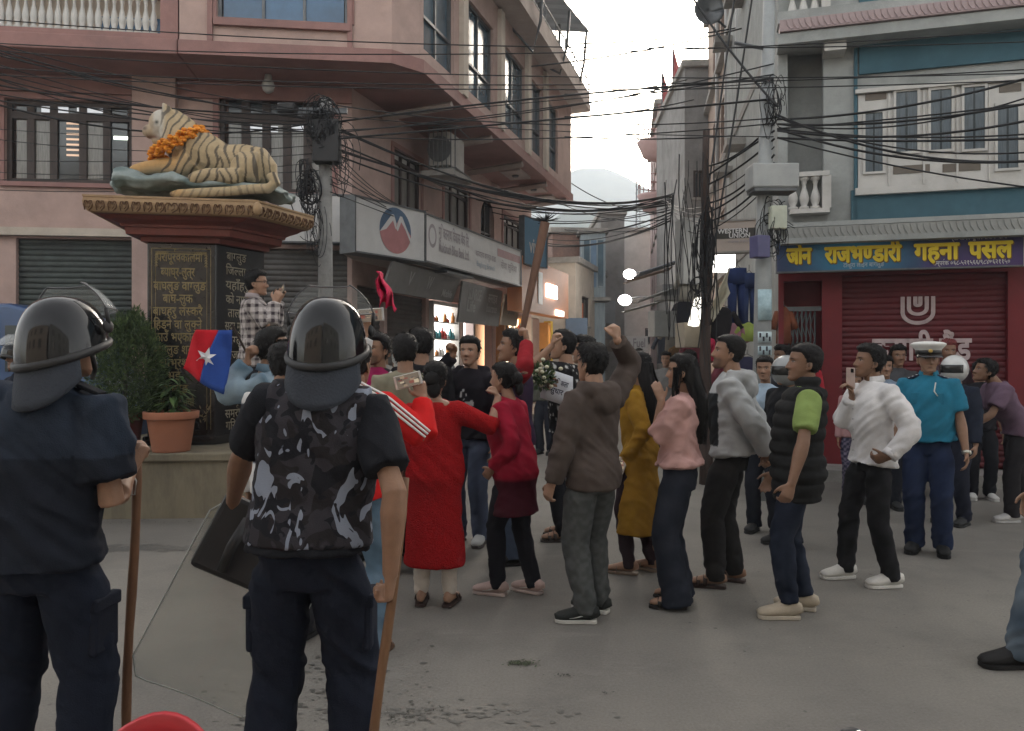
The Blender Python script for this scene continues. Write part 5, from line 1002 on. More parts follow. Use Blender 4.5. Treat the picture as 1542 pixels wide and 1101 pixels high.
# ---------------------------------------------------------------- cloth patterns
def camo():
    m, t, b = _new('night_camouflage'); L = t.links; N = t.nodes; tc = N.new('ShaderNodeTexCoord')
    def layer(scale, off, st, a, b_):
        mp = N.new('ShaderNodeMapping'); mp.inputs['Location'].default_value = off; mp.inputs['Scale'].default_value = st; mp.inputs['Rotation'].default_value = (.3, .2, .6); L.new(tc.outputs['Object'], mp.inputs[0])
        n = N.new('ShaderNodeTexNoise'); n.inputs['Scale'].default_value = scale; n.inputs['Detail'].default_value = 1.2; n.inputs['Distortion'].default_value = 1.6; L.new(mp.outputs[0], n.inputs['Vector'])
        r = N.new('ShaderNodeMapRange'); r.inputs[1].default_value = a; r.inputs[2].default_value = b_; L.new(n.outputs[0], r.inputs[0]); return r.outputs[0]
    def mix(f, a, c):
        x = N.new('ShaderNodeMix'); x.data_type = 'RGBA'; L.new(f, x.inputs[0])
        if hasattr(a, 'is_output'): L.new(a, x.inputs[6])
        else: x.inputs[6].default_value = a
        x.inputs[7].default_value = c; return x.outputs[2]
    c = mix(layer(8, (3, 1, 2), (1, 1, 1), .47, .49), (.020, .017, .019, 1), (.034, .032, .038, 1)); c = mix(layer(10, (9, 4, 1), (1, 1, 1.2), .54, .55), c, (.012, .012, .016, 1))
    c = mix(layer(11, (1, 7, 5), (1.3, 1, .8), .612, .62), c, (.21, .235, .29, 1)); L.new(c, b.inputs['Base Color']); b.inputs['Roughness'].default_value = .9; b.inputs['Specular IOR Level'].default_value = .2
    nb = N.new('ShaderNodeTexNoise'); nb.inputs['Scale'].default_value = 220; L.new(tc.outputs['Object'], nb.inputs['Vector']); bp = N.new('ShaderNodeBump'); bp.inputs['Strength'].default_value = .2; bp.inputs['Distance'].default_value = .01; L.new(nb.outputs[0], bp.inputs['Height']); L.new(bp.outputs[0], b.inputs['Normal']); return m
def plaid(V, N):
    a = np.where(np.abs(N[:, 0]) > .7, V[:, 1], V[:, 0]); g1 = (np.sin(a * 2 * math.pi / .075) > .25) * 1.; g2 = (np.sin(V[:, 2] * 2 * math.pi / .075) > .25) * 1.; f = (g1 + g2) / 2
    thin = (np.abs(np.sin(a * math.pi / .075)) < .12) | (np.abs(np.sin(V[:, 2] * math.pi / .075)) < .12); C = np.array([.42, .38, .36]) * (1 - f[:, None]) + np.array([.035, .025, .03]) * f[:, None]; C[thin] *= .75; return C
def flecks(base, spot, sc, thr, seed=1):
    def f(V, N): k = sstep(thr, thr + .15, vnoise(V * sc, seed)); return np.array(base) * (1 - k[:, None]) + np.array(spot) * k[:, None]
    return f
def mottled(a, b, sc=9, seed=2):
    def f(V, N): k = sstep(-.4, .5, vnoise(V * sc, seed)); return np.array(a) * (1 - k[:, None]) + np.array(b) * k[:, None]
    return f
NAVY = (.011, .014, .024); M_camo = camo()
# ---------------------------------------------------------------- head gear
M_helm = mat('black_gloss_shell', (.006, .006, .007), .09, .1, 8, spec=.42); M_rim = mat('black_rubber', (.022, .022, .023), .55, .1, 10); M_flap = mat('slate_padding', (.030, .036, .048), .85, .12, 8, .2, 120)
M_vis = mat('clear_visor', (.75, .78, .78), .08, 0, 5, alpha=.16, spec=.7)
def riot_helmet(p, ty=0.):
    sec = []; m = MB(); nr, nc = 16, 36; G = np.zeros((nr, nc, 3))
    def base(a): return -.040 + .045 * math.cos(a)                    # rim dips at the back
    for i in range(nr):
        for j in range(nc):
            a = 2 * math.pi * j / nc; t = (i / (nr - 1)) * math.pi / 2; z0 = base(a); k_ = max(math.cos(t), 1e-4) ** .74; G[i, j] = (math.sin(a) * .127 * k_, -.006 + math.cos(a) * .150 * k_, z0 + (.146 - z0) * math.sin(t) ** .92)
    F = [(i * nc + j, i * nc + (j + 1) % nc, (i + 1) * nc + (j + 1) % nc, (i + 1) * nc + j) for i in range(nr - 1) for j in range(nc)]; m.add(G.reshape(-1, 3), F); h = mk('helmet', p.place(m), M_helm, p.root, True, local=True)
    m = MB(); m.loft([G[0, j % nc] * np.array([1.015, 1.015, 1]) for j in range(nc + 1)], [(.013, .008)] * (nc + 1), 8, side=(0, 0, 1), cap=False); mk('rim', p.place(m), M_rim, h, True, local=True)
    m = MB(); Gv = np.array([[(math.sin(a) * .160 * math.cos(e), .012 + math.cos(a) * .185 * math.cos(e), .02 + .185 * math.sin(e)) for e in np.linspace(.42, 1.13, 9)] for a in np.linspace(-1.45, 1.45, 24)]); m.sheet(Gv, .003); v = mk('visor', p.place(m), M_vis, h, True, local=True)
    m = MB(); m.path([Gv[i, 0] for i in range(24)] + [Gv[23, k] for k in range(9)] + [Gv[i, 8] for i in range(23, -1, -1)] + [Gv[0, k] for k in range(8, -1, -1)], .0026, 6); mk('visor_edge', p.place(m), mat('visor_trim', (.07, .07, .075), .4), v, True, local=True)
    for s in (-1, 1):
        m = MB(); m.ell((s * .136, .045, .035), (.012, .022, .022), 12, 8); m.path([(s * .14, .045, .035), Gv[0 if s < 0 else 23, 0]], .007, 6); mk('visor_hinge', p.place(m), M_rim, h, True, local=True)
        m = MB(); m.path([(s * .115, -.01, -.05), (s * .085, .03, -.10), (s * .03, .075, -.125)], .008, 6); mk('chin_strap', p.place(m), M_black, h, True, local=True)
    m = MB(); Gn = np.array([[(math.sin(a) * (.112 + .012 * u), -.02 - math.cos(a) * (.118 + .03 * u), -.075 + .05 * (1 - math.cos(a)) - .145 * u * (1 - .22 * abs(a) ** 2.2)) for u in np.linspace(0, 1, 7)] for a in np.linspace(-1.25, 1.25, 20)]); m.sheet(Gn, .016); mk('neck_guard', p.place(m), M_flap, h, True, local=True); return h
def moto_helmet(p, col, vis=(.02, .02, .02)):
    m = MB(); m.ell((0, -.004, .012), (.128, .15, .145), 26, 18); h = mk('helmet', p.place(m), mat('moto_%.2f_%.2f_%.2f' % col, col, .25, .1, 6, coat=.5), p.root, True, local=True)
    m = MB(); Gv = np.array([[(math.sin(a) * .131, -.004 + math.cos(a) * .154 * math.cos(e * .9), .015 + .12 * math.sin(e)) for e in np.linspace(-.35, .35, 5)] for a in np.linspace(-1.2, 1.2, 14)]); m.sheet(Gv, .004); mk('visor', p.place(m), mat('smoked_visor', vis, .15), h, True, local=True)
def peaked_cap(p):
    W_ = mat('white_cap_cloth', (.62, .61, .58), .8, .06, 20); m = MB(); m.lathe([(.098, .045), (.10, .075), (.118, .095), (.135, .115), (.132, .125), (.11, .135), (.05, .142), (.0, .143)], (0, 0, 0), 26, .98, 1.12); c = mk('cap', p.place(m), W_, p.root, True, local=True)
    m = MB(); m.lathe([(.099, .035), (.101, .07)], (0, 0, 0), 26, .98, 1.12); mk('cap_band', p.place(m), M_black, c, True, local=True)
    m = MB(); Gp = np.array([[(math.sin(a) * (.098 + .02 * u), math.cos(a) * (.112 + .06 * u), .042 - .03 * u) for u in (0, .5, 1)] for a in np.linspace(-1.0, 1.0, 12)]); m.sheet(Gp, .004); mk('peak', p.place(m), mat('gloss_peak', (.015, .012, .012), .2), c, True, local=True)
    m = MB(); m.ell((0, .118, .062), (.016, .006, .016), 10, 6); mk('badge', p.place(m), mat('brass', (.6, .42, .14), .35, metal=.8), c, True, local=True)
def belt(p, col=(.02, .018, .017), z=.99, r=(.158, .112), parent=None):
    m = MB(); s = p.s; m.loft([p.T((0, 0, z - .02)), p.T((0, 0, z + .02))], [(r[0] * s, r[1] * s)] * 2, 28, sides=[(1, 0, 0)] * 2); mk('belt', m, mat('belt_leather', col, .5), p.root, True, local=True)
def pockets(p, m_, z=.62):
    for sd in (-1, 1):
        hj, kn, an = p.legs[sd]; c = hj + (kn - hj) * .62 + np.array([sd * .079, 0, 0]) * p.s; m = MB(); m.box(c, (.034 * p.s, .13 * p.s, .165 * p.s)); q = mk('cargo_pocket', m, m_, p.bottom, local=True, bevel=.015); m = MB(); m.box(c + np.array([sd * .006, 0, .085]) * p.s, (.036 * p.s, .136 * p.s, .045 * p.s)); mk('pocket_flap', m, m_, q, local=True, bevel=.008)
def watch(p, sd):
    sh, el, w, fa, hd = p.arms[sd]; m = MB(); m.loft([w - fa * .012, w + fa * .012], [.031 * p.s] * 2, 14, side=(0, 1, 0)); k = mk('wristwatch', m, mat('steel', (.5, .48, .42), .3, metal=.9), p.root, True, local=True); m = MB(); m.ell(w + np.array([sd * .03, -.0, 0]) * p.s, (.008, .018, .018), 10, 6); mk('watch_face', m, mat('watch_dial', (.6, .58, .5), .3), k, True, local=True)
# ================================================================ THE CROWD
# --- the two riot officers in front
A = person('riot officer in night camouflage vest holding a clear shield and bamboo stick', 466, 2.65, 1.765, face=0, slean=5, L=dict(px=(334, 800, .42), e=(-1, -.6, -.2), curl=.9), Rr=dict(px=(588, 862, -.12), e=(.8, -1, 0), curl=.85, hd=(.0, .25, -1), n=(-1, .3, 0)),
    top=dict(c=(.014, .015, .019), sleeve='short', hem=.9, fit=.018, vest=dict(mat=M_camo, name='tactical_vest', fit=.036, hem=.925, amp=.014)), bottom=dict(c=NAVY, kind='straight', fit=.022, amp=.022), shoes=dict(kind='boot', c=(.014, .014, .014)), hair=None, headgear='riot', skin=1, vox=.0085, legs=((-.155, 0, 12), (.15, .02, -12)), seed=3, fat=.012)
riot_helmet(A); belt(A); pockets(A, cloth('navy_drill', NAVY))
for sd in (-1, 1):
    m_ = MB(); q = A.T((sd * .105, -.02, 1.452)); m_.box(q, (.10, .045, .012), M=np.array(Euler((0, R(24 * sd), 0)).to_matrix())); mk('shoulder_strap', m_, cloth('strap', (.014, .015, .019)), A.root, local=True, bevel=.004)
B = person('riot officer in plain dark navy uniform resting a hand on a tall wooden stick', 62, 2.62, 1.765, face=-6, slean=6, yaw=-8, tilt=-6, L=dict(w=(-.27, .12, .80)), Rr=dict(px=(196, 706, .2), e=(.3, -.5, -1), curl=.95, hd=(.15, .35, 1), n=(-.3, 1, 0)),
    top=dict(c=lambda V, N: np.where((V[:, 2] > 1.27)[:, None], np.array([.022, .030, .046]), np.array([.013, .016, .024])), sleeve='short', hem=.88, fit=.03, amp=.024), bottom=dict(c=(.012, .016, .028), fit=.022, amp=.022), shoes=dict(kind='boot', c=(.014, .014, .014)), hair=None, headgear='riot', skin=1, vox=.0085, legs=((-.20, .05, 12), (.13, .0, -10)), seed=9, fat=.012)
riot_helmet(B); belt(B); pockets(B, cloth('navy_drill', NAVY))
m_ = MB(); m_.box(B.T((.12, -.02, 1.452)), (.11, .05, .014), M=np.array(Euler((0, R(22), 0)).to_matrix())); mk('shoulder_strap', m_, cloth('strap', (.014, .015, .019)), B.root, local=True, bevel=.004)
C3 = person('helmeted riot officer standing beside the blue van', 32, 6.7, 1.70, face=150, hair=None, headgear='riot', top=dict(c=NAVY), bottom=dict(c=NAVY), skin=2, vox=.018, seed=4); riot_helmet(C3)
# --- protesters
BR = person('man in brown hoodie and grey joggers punching his fist straight up', 893, 4.72, 1.66, face=38, yaw=5, Rr=dict(px=(929, 512, .05), e=(1, .2, 0), curl=.95, hd=(0, .1, 1), n=(0, 1, 0)), L=dict(w=(-.27, .10, .80), curl=.5), top=dict(c=(.075, .058, .05), hood=True, fit=.022, hem=.82, name='hoodie', amp=.02), bottom=dict(c=mottled((.055, .058, .056), (.075, .078, .076), 40), kind='jogger', fit=.018, amp=.018, name='joggers'), shoes=dict(c=(.022, .024, .022), sole=(.5, .48, .44), swoosh=(.55, .55, .52), lace=(.05, .05, .05)), legs=((-.10, -.04, 48), (.10, .05, 20)), hair='mop', seed=12)
MU = person('woman with long dark hair in mustard kurta over dark leggings', 962, 5.7, 1.62, face=58, fem=True, L=dict(px=(945, 690, -.12), curl=.6), top=dict(c=(.27, .145, .018), hem=.32, flare=.045, fit=.02, name='kurta', amp=.018), bottom=dict(c=(.03, .018, .022), kind='legging', name='leggings'), shoes=dict(kind='sandal', c=(.20, .15, .11), strap='thin'), hair='long', seed=21, skin=0, legs=((-.09, .04, 10), (.09, -.08, -5)))
PI = person('woman in pink blouse and wide black jeans covering her mouth', 1022, 4.97, 1.60, face=72, fem=True, lean=-3, L=dict(px=(996, 604, -.05), e=(-.2, .1, -1), curl=.25, hd=(.1, .3, 1), n=(.7, .3, 0)), top=dict(c=(.47, .28, .255), hem=.955, sleeve='elbow', fit=.03, flare=.012, loose=True, name='blouse', amp=.026), bottom=dict(c=mottled((.016, .019, .028), (.026, .03, .042), 12), kind='wide', fit=.012, name='jeans', waist=1.0, ankle=.03), shoes=dict(kind='sandal', c=(.03, .026, .024)), hair='long', seed=31, skin=0)
def hoodcol(V, N): a = np.array([.34, .345, .345]); b = np.array([.022, .024, .026]); k = ((V[:, 1] > .055) & (V[:, 2] > .98) & (V[:, 2] < 1.34)) | ((np.abs(V[:, 0]) < .02) & (V[:, 1] > 0) & (V[:, 2] < .98)); return np.where(k[:, None], b, a)
GH = person('man in grey and black hooded jacket with hands clasped behind his back', 1100, 5.38, 1.73, face=66, yaw=14, pitch=8, L=dict(w=(-.06, -.24, .93), e=(-1, -.4, 0), hd=(.7, -.3, -.5), curl=.7), Rr=dict(w=(.07, -.23, .90), e=(1, -.4, 0), hd=(-.6, -.3, -.6), curl=.5), top=dict(c=hoodcol, hood=True, fit=.024, hem=.90, name='hooded_jacket', amp=.022), bottom=dict(c=(.022, .021, .021), kind='jogger', fit=.016, name='joggers'), shoes=dict(kind='sandal', c=(.045, .030, .026)), hair='crop', skin=1, beard=.55, seed=41, legs=((-.10, .08, 8), (.10, -.02, -4)))
PV = person('man in black puffer vest over a lime green T-shirt', 1200, 4.78, 1.66, face=76, lean=-5, yaw=6, pitch=4, fat=.02, L=dict(px=(1190, 738, -.34), e=(-1, -.6, 0), curl=.55), Rr=dict(w=(.25, .14, .78)), top=dict(c=(.20, .27, .085), sleeve='short', hem=.92, fit=.014, vest=dict(c=(.017, .017, .017), quilt=.018, fit=.034, hem=.735, name='puffer_vest', standcol=True)), bottom=dict(c=mottled((.013, .017, .03), (.02, .026, .042), 15), kind='slim', fit=.018, name='jeans', ankle=.10), shoes=dict(c=(.40, .34, .26), sole=(.42, .37, .3)), hair='crop', skin=2, seed=51, legs=((-.10, .06, 10), (.10, -.06, -8)))
WS = person('man in white shirt and black jeans filming with a raised phone', 1312, 5.48, 1.66, face=100, yaw=-14, pitch=6, Rr=dict(px=(1283, 600, .0), e=(0, .6, -1), curl=.6, hd=(.0, .15, 1), n=(.2, .9, 0)), L=dict(px=(1338, 688, -.26), e=(-.6, -1, -.2), curl=.5, hd=(.6, .5, -.25)), top=dict(c=(.60, .58, .575), collar=(.6, .58, .575), cuff=(.58, .56, .56), fit=.02, flare=.014, hem=.85, amp=.022), bottom=dict(c=mottled((.011, .011, .012), (.018, .018, .02), 15), kind='slim', fit=.016, name='jeans'), shoes=dict(c=(.56, .54, .50), sole=(.6, .58, .54), lace=(.6, .6, .58)), hair='short', skin=2, seed=61, legs=((-.16, -.05, -5), (.10, .14, -2)))
for k in range(6):
    z_ = 1.33 - .075 * k; m_ = MB(); m_.ell(WS.T((0, float(np.interp(z_, [.9, 1.06, 1.2, 1.28, 1.36], [.148, .142, .150, .146, .118])), z_)), (.006, .005, .006), 8, 6); mk('button', m_, mat('shirt_button', (.35, .34, .33), .4), WS.top, True, local=True)
CP = person('smiling police officer in turquoise shirt and white peaked cap', 1398, 6.28, 1.68, face=148, yaw=12, fat=.02, L=dict(w=(-.27, .08, .84)), Rr=dict(w=(.25, .06, .82)), top=dict(c=(.022, .15, .235), sleeve='short', collar=(.024, .16, .25), fit=.02, hem=.93, amp=.016), bottom=dict(c=(.016, .025, .058), fit=.018), shoes=dict(c=(.015, .014, .014)), hair='crop', skin=1, seed=71, vox=.012); peaked_cap(CP); watch(CP, -1); belt(CP, (.4, .38, .34), .965, (.182, .135))
for sd in (-1, 1):
    m_ = MB(); m_.box(CP.T((sd * .115, -.01, 1.437)), (.11, .05, .012), M=np.array(Euler((0, R(22 * sd), 0)).to_matrix())); e_ = mk('epaulette', m_, mat('navy_epaulette', (.012, .016, .04), .8), CP.root, local=True, bevel=.003)
    for k in range(3): m_ = MB(); m_.ell(CP.T((sd * (.085 + .028 * k), -.01, 1.457 - .012 * k)), (.009, .009, .004), 8, 6); mk('star', m_, mat('silver', (.6, .6, .6), .3, metal=.8), e_, local=True)
    m_ = MB(); c_ = CP.T((sd * .075, .128, 1.27)); m_.box(c_, (.085, .012, .09)); mk('chest_pocket', m_, cloth('turquoise', (.021, .14, .22)), CP.root, local=True, bevel=.004)
m_ = MB(); m_.path([CP.T((-.06, .125, 1.40)), CP.T((-.05, .135, 1.33)), CP.T((-.075, .137, 1.29))], .005, 5); mk('lanyard', m_, M_sole, CP.root, True, local=True)
RK = person('woman in long red knitted kurta and white leggings with her fist raised', 655, 4.95, 1.55, face=-6, fem=True, tilt=4, fat=.03, L=dict(w=(-.28, .06, .86)), Rr=dict(px=(750, 598, .16), e=(1, -.1, -1.1), curl=.9, hd=(-.45, .2, .9), n=(-.8, .2, -.4)), top=dict(mat=mat('red_knit', (.36, .010, .012), .95, .2, 60, .9, 130, spec=.15), hem=.29, flare=.035, fit=.024, sleeve='elbow', name='kurta', amp=.016, neckline=1), bottom=dict(c=(.50, .44, .38), kind='legging', name='leggings', ankle=.08), shoes=dict(kind='sandal', c=(.055, .035, .03)), hair='bun', seed=81, skin=0)
def marcol(V, N): k = sstep(.80, .77, V[:, 2])[:, None]; return np.array([.27, .010, .028]) * (1 - k) + np.array([.055, .007, .014]) * k
MA = person('woman in crimson cardigan over dark maroon tunic and black leggings', 775, 5.18, 1.55, face=64, fem=True, lean=7, fat=.03, L=dict(px=(742, 706, -.1), curl=.4), top=dict(c=marcol, hem=.60, flare=.03, fit=.024, name='cardigan', amp=.018), bottom=dict(c=(.013, .013, .017), kind='legging', fit=.02, name='leggings'), shoes=dict(c=(.40, .29, .26), sole=(.45, .36, .33), swoosh=(.6, .58, .56), lace=(.4, .3, .28)), hair='bun', seed=91, skin=0, legs=((-.08, .10, 5), (.08, -.12, -8)))
TS = person('man in red track jacket with white sleeve stripes filming with a phone', 535, 4.12, 1.66, face=-14, Rr=dict(px=(637, 600, .1), e=(.7, -.2, -1), curl=.65, hd=(-.35, .15, 1), n=(-.4, 1, 0)), top=dict(c=(.50, .014, .014), fit=.022, hem=.88, name='track_jacket', amp=.018), bottom=dict(c=mottled((.09, .14, .19), (.13, .19, .25), 10), kind='slim', fit=.018, name='jeans'), shoes=dict(kind='sandal', c=(.10, .055, .035)), hair='crop', skin=1, seed=101)
sh, el, w = TS.arms[1][:3]
for k in range(3):
    m_ = MB(); pts = [TS.T((.07 , -.03, 1.42)) , sh, sh + (el - sh) * .5, el]; nrm = np.array([0, -.5, 1.]) ; G = []
    for i, u in enumerate(np.linspace(0, 1, 14)):
        q = pts[0] + (sh - pts[0]) * u / .35 if u < .35 else sh + (el - sh) * (u - .35) / .65; d_ = (el - sh) / np.linalg.norm(el - sh); nn = np.array([.0, -.72, .7]); nn -= d_ * nn.dot(d_) * (u > .2); nn /= np.linalg.norm(nn); s2 = np.cross(d_, nn); r_ = .094 - .014 * u
        off = (k - 1) * .26; n2 = nn * math.cos(off) + s2 * math.sin(off); n3 = nn * math.cos(off + .14) + s2 * math.sin(off + .14); G.append([q + n2 * r_, q + (n2 + n3) * .5 * r_ * 1.01, q + n3 * r_])
    m_.sheet(np.array(G), .004); mk('sleeve_stripe', m_, cloth('white_stripe', (.62, .6, .58)), TS.top, True, local=True)
WN = person('man in white and navy jumper holding a phone overhead', 428, 4.35, 1.66, face=-8, Rr=dict(px=(548, 505, .0), e=(1, -.2, -.4), curl=.6, hd=(.15, .1, 1), n=(0, 1, 0)), top=dict(c=lambda V, N: np.where(((V[:, 2] < 1.33) & (V[:, 2] > 1.0))[:, None], np.array([.018, .022, .035]), np.array([.45, .44, .43])), hood=True, fit=.024, name='jumper'), bottom=dict(c=(.03, .03, .035)), hair='short', skin=1, seed=111)
DJ = person('man in faded denim jacket raising a red and blue flag', 408, 5.0, 1.76, face=-82, yaw=10, pitch=4, Rr=dict(px=(373, 545, -.1), e=(.2, -.5, -1), curl=.9, hd=(0, .1, 1), n=(.2, 1, 0)), top=dict(c=mottled((.10, .16, .21), (.22, .29, .34), 7), collar=(.13, .2, .26), fit=.022, name='denim_jacket', amp=.02), bottom=dict(c=(.03, .035, .05)), hair='short', skin=1, seed=121)
PL = person('man in plaid shirt and glasses standing on the plinth with a phone', 384, 7.78, 1.80, face=-72, z0=.642, yaw=-10, L=dict(px=(419, 452, .05), e=(-.3, 0, -1), curl=.6, hd=(0, .4, 1)), Rr=dict(px=(414, 455, -.15), e=(.4, -.1, -1), curl=.6, hd=(0, .4, 1)), top=dict(c=plaid, collar=(.3, .26, .26), hem=.80, fit=.026, amp=.016), bottom=dict(c=(.02, .02, .024)), hair='short', skin=0, seed=131, vox=.0115)
m_ = MB()
for s in (-1, 1): t = np.linspace(0, 6.283, 15); m_.path([(s * .033 + .024 * math.cos(a), .105, .006 + .018 * math.sin(a)) for a in t], .0022, 5); m_.path([(s * .057, .103, .01), (s * .076, .0, .006)], .0022, 5)
m_.path([(-.01, .108, .01), (.01, .108, .01)], .002, 5); mk('glasses', PL.place(m_), M_rim, PL.root, True, local=True)
OL = person('man with bushy black hair in olive grey sweater seen from behind', 610, 5.7, 1.74, face=14, yaw=-8, top=dict(c=(.20, .185, .13), fit=.024, hem=.88, name='sweater'), bottom=dict(c=(.17, .13, .09), kind='straight'), shoes=dict(c=(.3, .28, .24)), hair='mop', skin=1, seed=141)
BJ = person('man with thick swept hair in black jacket among the crowd', 634, 6.2, 1.80, face=25, top=dict(c=(.014, .013, .015), fit=.022), hair='mop', skin=1, seed=151, vox=.013)
BH = person('young man in black hoodie with white print facing the crowd', 708, 6.6, 1.74, face=160, yaw=5, pitch=4, Rr=dict(px=(683, 535, -.25), e=(.8, .1, -.8), curl=.9, hd=(.2, .1, 1), n=(.2, 1, 0)), top=dict(c=lambda V, N: np.where(((sstep(.1, .2, vnoise(V * np.array([40, 5, 26]), 3)) > .5) & (V[:, 1] > .09) & (np.abs(V[:, 2] - 1.25) < .07) & (np.abs(V[:, 0] + .03) < .06))[:, None], np.array([.55, .55, .55]), np.array([.014, .012, .016])), hood=True, fit=.022, name='hoodie'), bottom=dict(c=(.07, .085, .13), name='jeans'), shoes=dict(c=(.5, .5, .48), sole=(.08, .07, .07)), hair='short', skin=0, seed=161, vox=.012)
RF = person('man in red shirt and purple waistcoat raising his fist before his face', 775, 6.0, 1.78, face=88, yaw=4, pitch=8, L=dict(px=(793, 515, -.28), e=(-.2, .2, -1), curl=.95, hd=(0, .1, 1), n=(.3, .9, 0)), top=dict(c=(.24, .016, .022), hem=.9, fit=.014, vest=dict(c=(.032, .018, .04), fit=.03, hem=.88, name='waistcoat')), bottom=dict(c=(.06, .08, .12), name='jeans'), hair='short', skin=1, seed=171, vox=.012)
FM = person('man in black flower print shirt holding a white placard', 850, 6.75, 1.80, face=82, yaw=6, pitch=6, L=dict(px=(832, 520, -.3), e=(-.4, 1, .1), curl=.8, hd=(0, -.2, 1), n=(.3, -.6, 0)), Rr=dict(px=(842, 590, -.5), e=(.3, -.1, -1), curl=.6, hd=(-.2, .8, .2)), top=dict(c=flecks((.014, .013, .014), (.40, .40, .38), np.array([34, 34, 34]), .42), sleeve='short', fit=.022, amp=.015), bottom=dict(c=(.014, .014, .017), kind='slim'), shoes=dict(kind='sandal', c=(.05, .04, .035)), hair='short', skin=0, seed=181, vox=.012)
MJ = person('man in maroon jacket and pale jeans behind the brown hoodie man', 882, 7.0, 1.76, face=74, yaw=8, top=dict(c=(.10, .012, .016), fit=.02), bottom=dict(c=mottled((.18, .21, .23), (.26, .29, .3), 12), name='jeans'), shoes=dict(c=(.12, .035, .028)), hair='short', skin=0, seed=191, vox=.012)
# --- onlookers
V2 = .0165
person('bearded man in grey T-shirt standing before the roller shutter', 577, 9.2, 1.74, face=178, z0=.0, top=dict(c=(.21, .20, .18), sleeve='short'), hair='crop', beard=.9, skin=1, seed=201, vox=V2)
def piping(V, N): k = (np.abs(V[:, 0]) < .1) & (V[:, 1] > .02) & (V[:, 2] > 1.0); w_ = (np.abs(np.abs(V[:, 0]) - .125) < .014) & (V[:, 2] > 1.05); C = np.tile(np.array([.016, .013, .018]), (len(V), 1)); C[k] = (.25, .012, .07); C[w_] = (.5, .49, .48); return C
person('man in black jacket with white piping over a magenta top', 569, 6.1, 1.76, face=165, yaw=-20, top=dict(c=piping, name='jacket'), hair='short', beard=.5, skin=1, seed=211, vox=.013)
person('dark clothed person with white cap near the lit shop window', 602, 8.3, 1.62, face=30, top=dict(c=(.018, .017, .02)), hair='crop', hairc=(.4, .4, .38), skin=1, seed=221, vox=V2)
hp = person('motorcyclist in black jacket wearing a grey helmet', 1186, 6.5, 1.56, face=110, top=dict(c=(.014, .014, .016), fit=.04, name='jacket'), hair=None, headgear='riot', skin=1, seed=231, vox=.014); moto_helmet(hp, (.24, .25, .25))
person('woman in light blue shirt behind the steel pole', 1152, 7.0, 1.58, face=150, fem=True, top=dict(c=(.30, .38, .46)), hair='bun', skin=1, seed=241, vox=V2)
person('man in bright red shirt by the folding grille', 1206, 9.0, 1.72, face=140, z0=.0, top=dict(c=(.30, .02, .03)), hair='short', skin=1, seed=251, vox=V2)
person('man in dark jacket beside the red shirted man', 1179, 8.9, 1.70, face=110, top=dict(c=(.03, .03, .035)), hair='short', skin=2, seed=261, vox=V2)
def check(V, N): g = ((np.sin(V[:, 0] * 120) > 0) ^ (np.sin(V[:, 2] * 120) > 0)); return np.where(g[:, None], np.array([.03, .03, .055]), np.array([.13, .11, .15]))
person('girl in pink top and checked trousers at the shop step', 1288, 8.4, 1.40, face=165, fem=True, top=dict(c=(.34, .19, .19)), bottom=dict(c=check), hair='bun', skin=1, seed=271, vox=.015)
person('man in two tone blue sweatshirt before the red shutter', 1332, 8.1, 1.58, face=165, top=dict(c=lambda V, N: np.where((V[:, 2] > 1.2)[:, None], np.array([.17, .22, .29]), np.array([.015, .02, .035]))), hair='mop', skin=1, seed=281, vox=.015)
person('man in charcoal shirt looking over from the shutter', 1352, 9.0, 1.70, face=170, top=dict(c=(.06, .06, .065)), hair='mop', skin=2, seed=291, vox=V2)
person('man with dark red headwear behind the smiling police officer', 1427, 8.8, 1.76, face=165, top=dict(c=(.05, .03, .035)), hair='short', hairc=(.14, .03, .03), skin=2, seed=301, vox=V2)
wh = person('person in dark navy uniform wearing a white helmet', 1438, 7.35, 1.56, face=120, top=dict(c=(.018, .022, .035), fit=.02), bottom=dict(c=(.018, .02, .032)), hair=None, headgear='riot', skin=1, seed=311, vox=.014); moto_helmet(wh, (.5, .5, .49), (.3, .3, .3))
kb = person('boy dressed in black with white shoes beside the red shutter', 1476, 8.6, 1.52, face=165, yaw=6, top=dict(c=(.014, .013, .016), sleeve='short', fit=.022), bottom=dict(c=(.013, .013, .016)), shoes=dict(c=(.45, .44, .42)), hair='short', skin=0, seed=321, vox=.014); watch(kb, -1)
person('stooping man in dusty purple shirt and dark trousers', 1532, 7.5, 1.62, face=82, lean=26, pitch=14, top=dict(c=(.13, .085, .12), sleeve='short', fit=.022), L=dict(w=(-.2, .55, .95), curl=.4), Rr=dict(w=(.2, .52, .98)), bottom=dict(c=(.02, .018, .02)), shoes=dict(c=(.42, .41, .4)), hair='mop', skin=2, seed=331, vox=.014, legs=((-.12, .1, 8), (.12, -.15, -8)))
person('person in faded jeans and black laced shoes stepping into the square', 1610, 4.05, 1.72, face=84, top=dict(c=(.04, .04, .045)), bottom=dict(c=mottled((.05, .07, .095), (.10, .125, .15), 8), kind='slim', fit=.022, amp=.022, name='jeans'), shoes=dict(c=(.016, .015, .015), lace=(.02, .02, .02)), hair='short', skin=1, seed=341, legs=((-.12, .33, 4), (.10, .05, -8)))
for px, D, H, fc, col, sd, lb in ((1040, 11.5, 1.66, 20, (.02, .02, .025), 351, 'person in dark jacket walking up the lane by the wooden pole'), (1003, 12.5, 1.64, 160, (.16, .155, .15), 361, 'person in pale grey top coming down the lane'), (962, 14, 1.7, 170, (.03, .03, .035), 371, 'dark figure in the middle of the far lane'), (822, 12.5, 1.68, 150, (.10, .10, .08), 391, 'person in khaki by the yellow pillar')):
    person(lb, px, D, H, face=fc, top=dict(c=col), hair='short', skin=1, seed=sd, vox=.02)
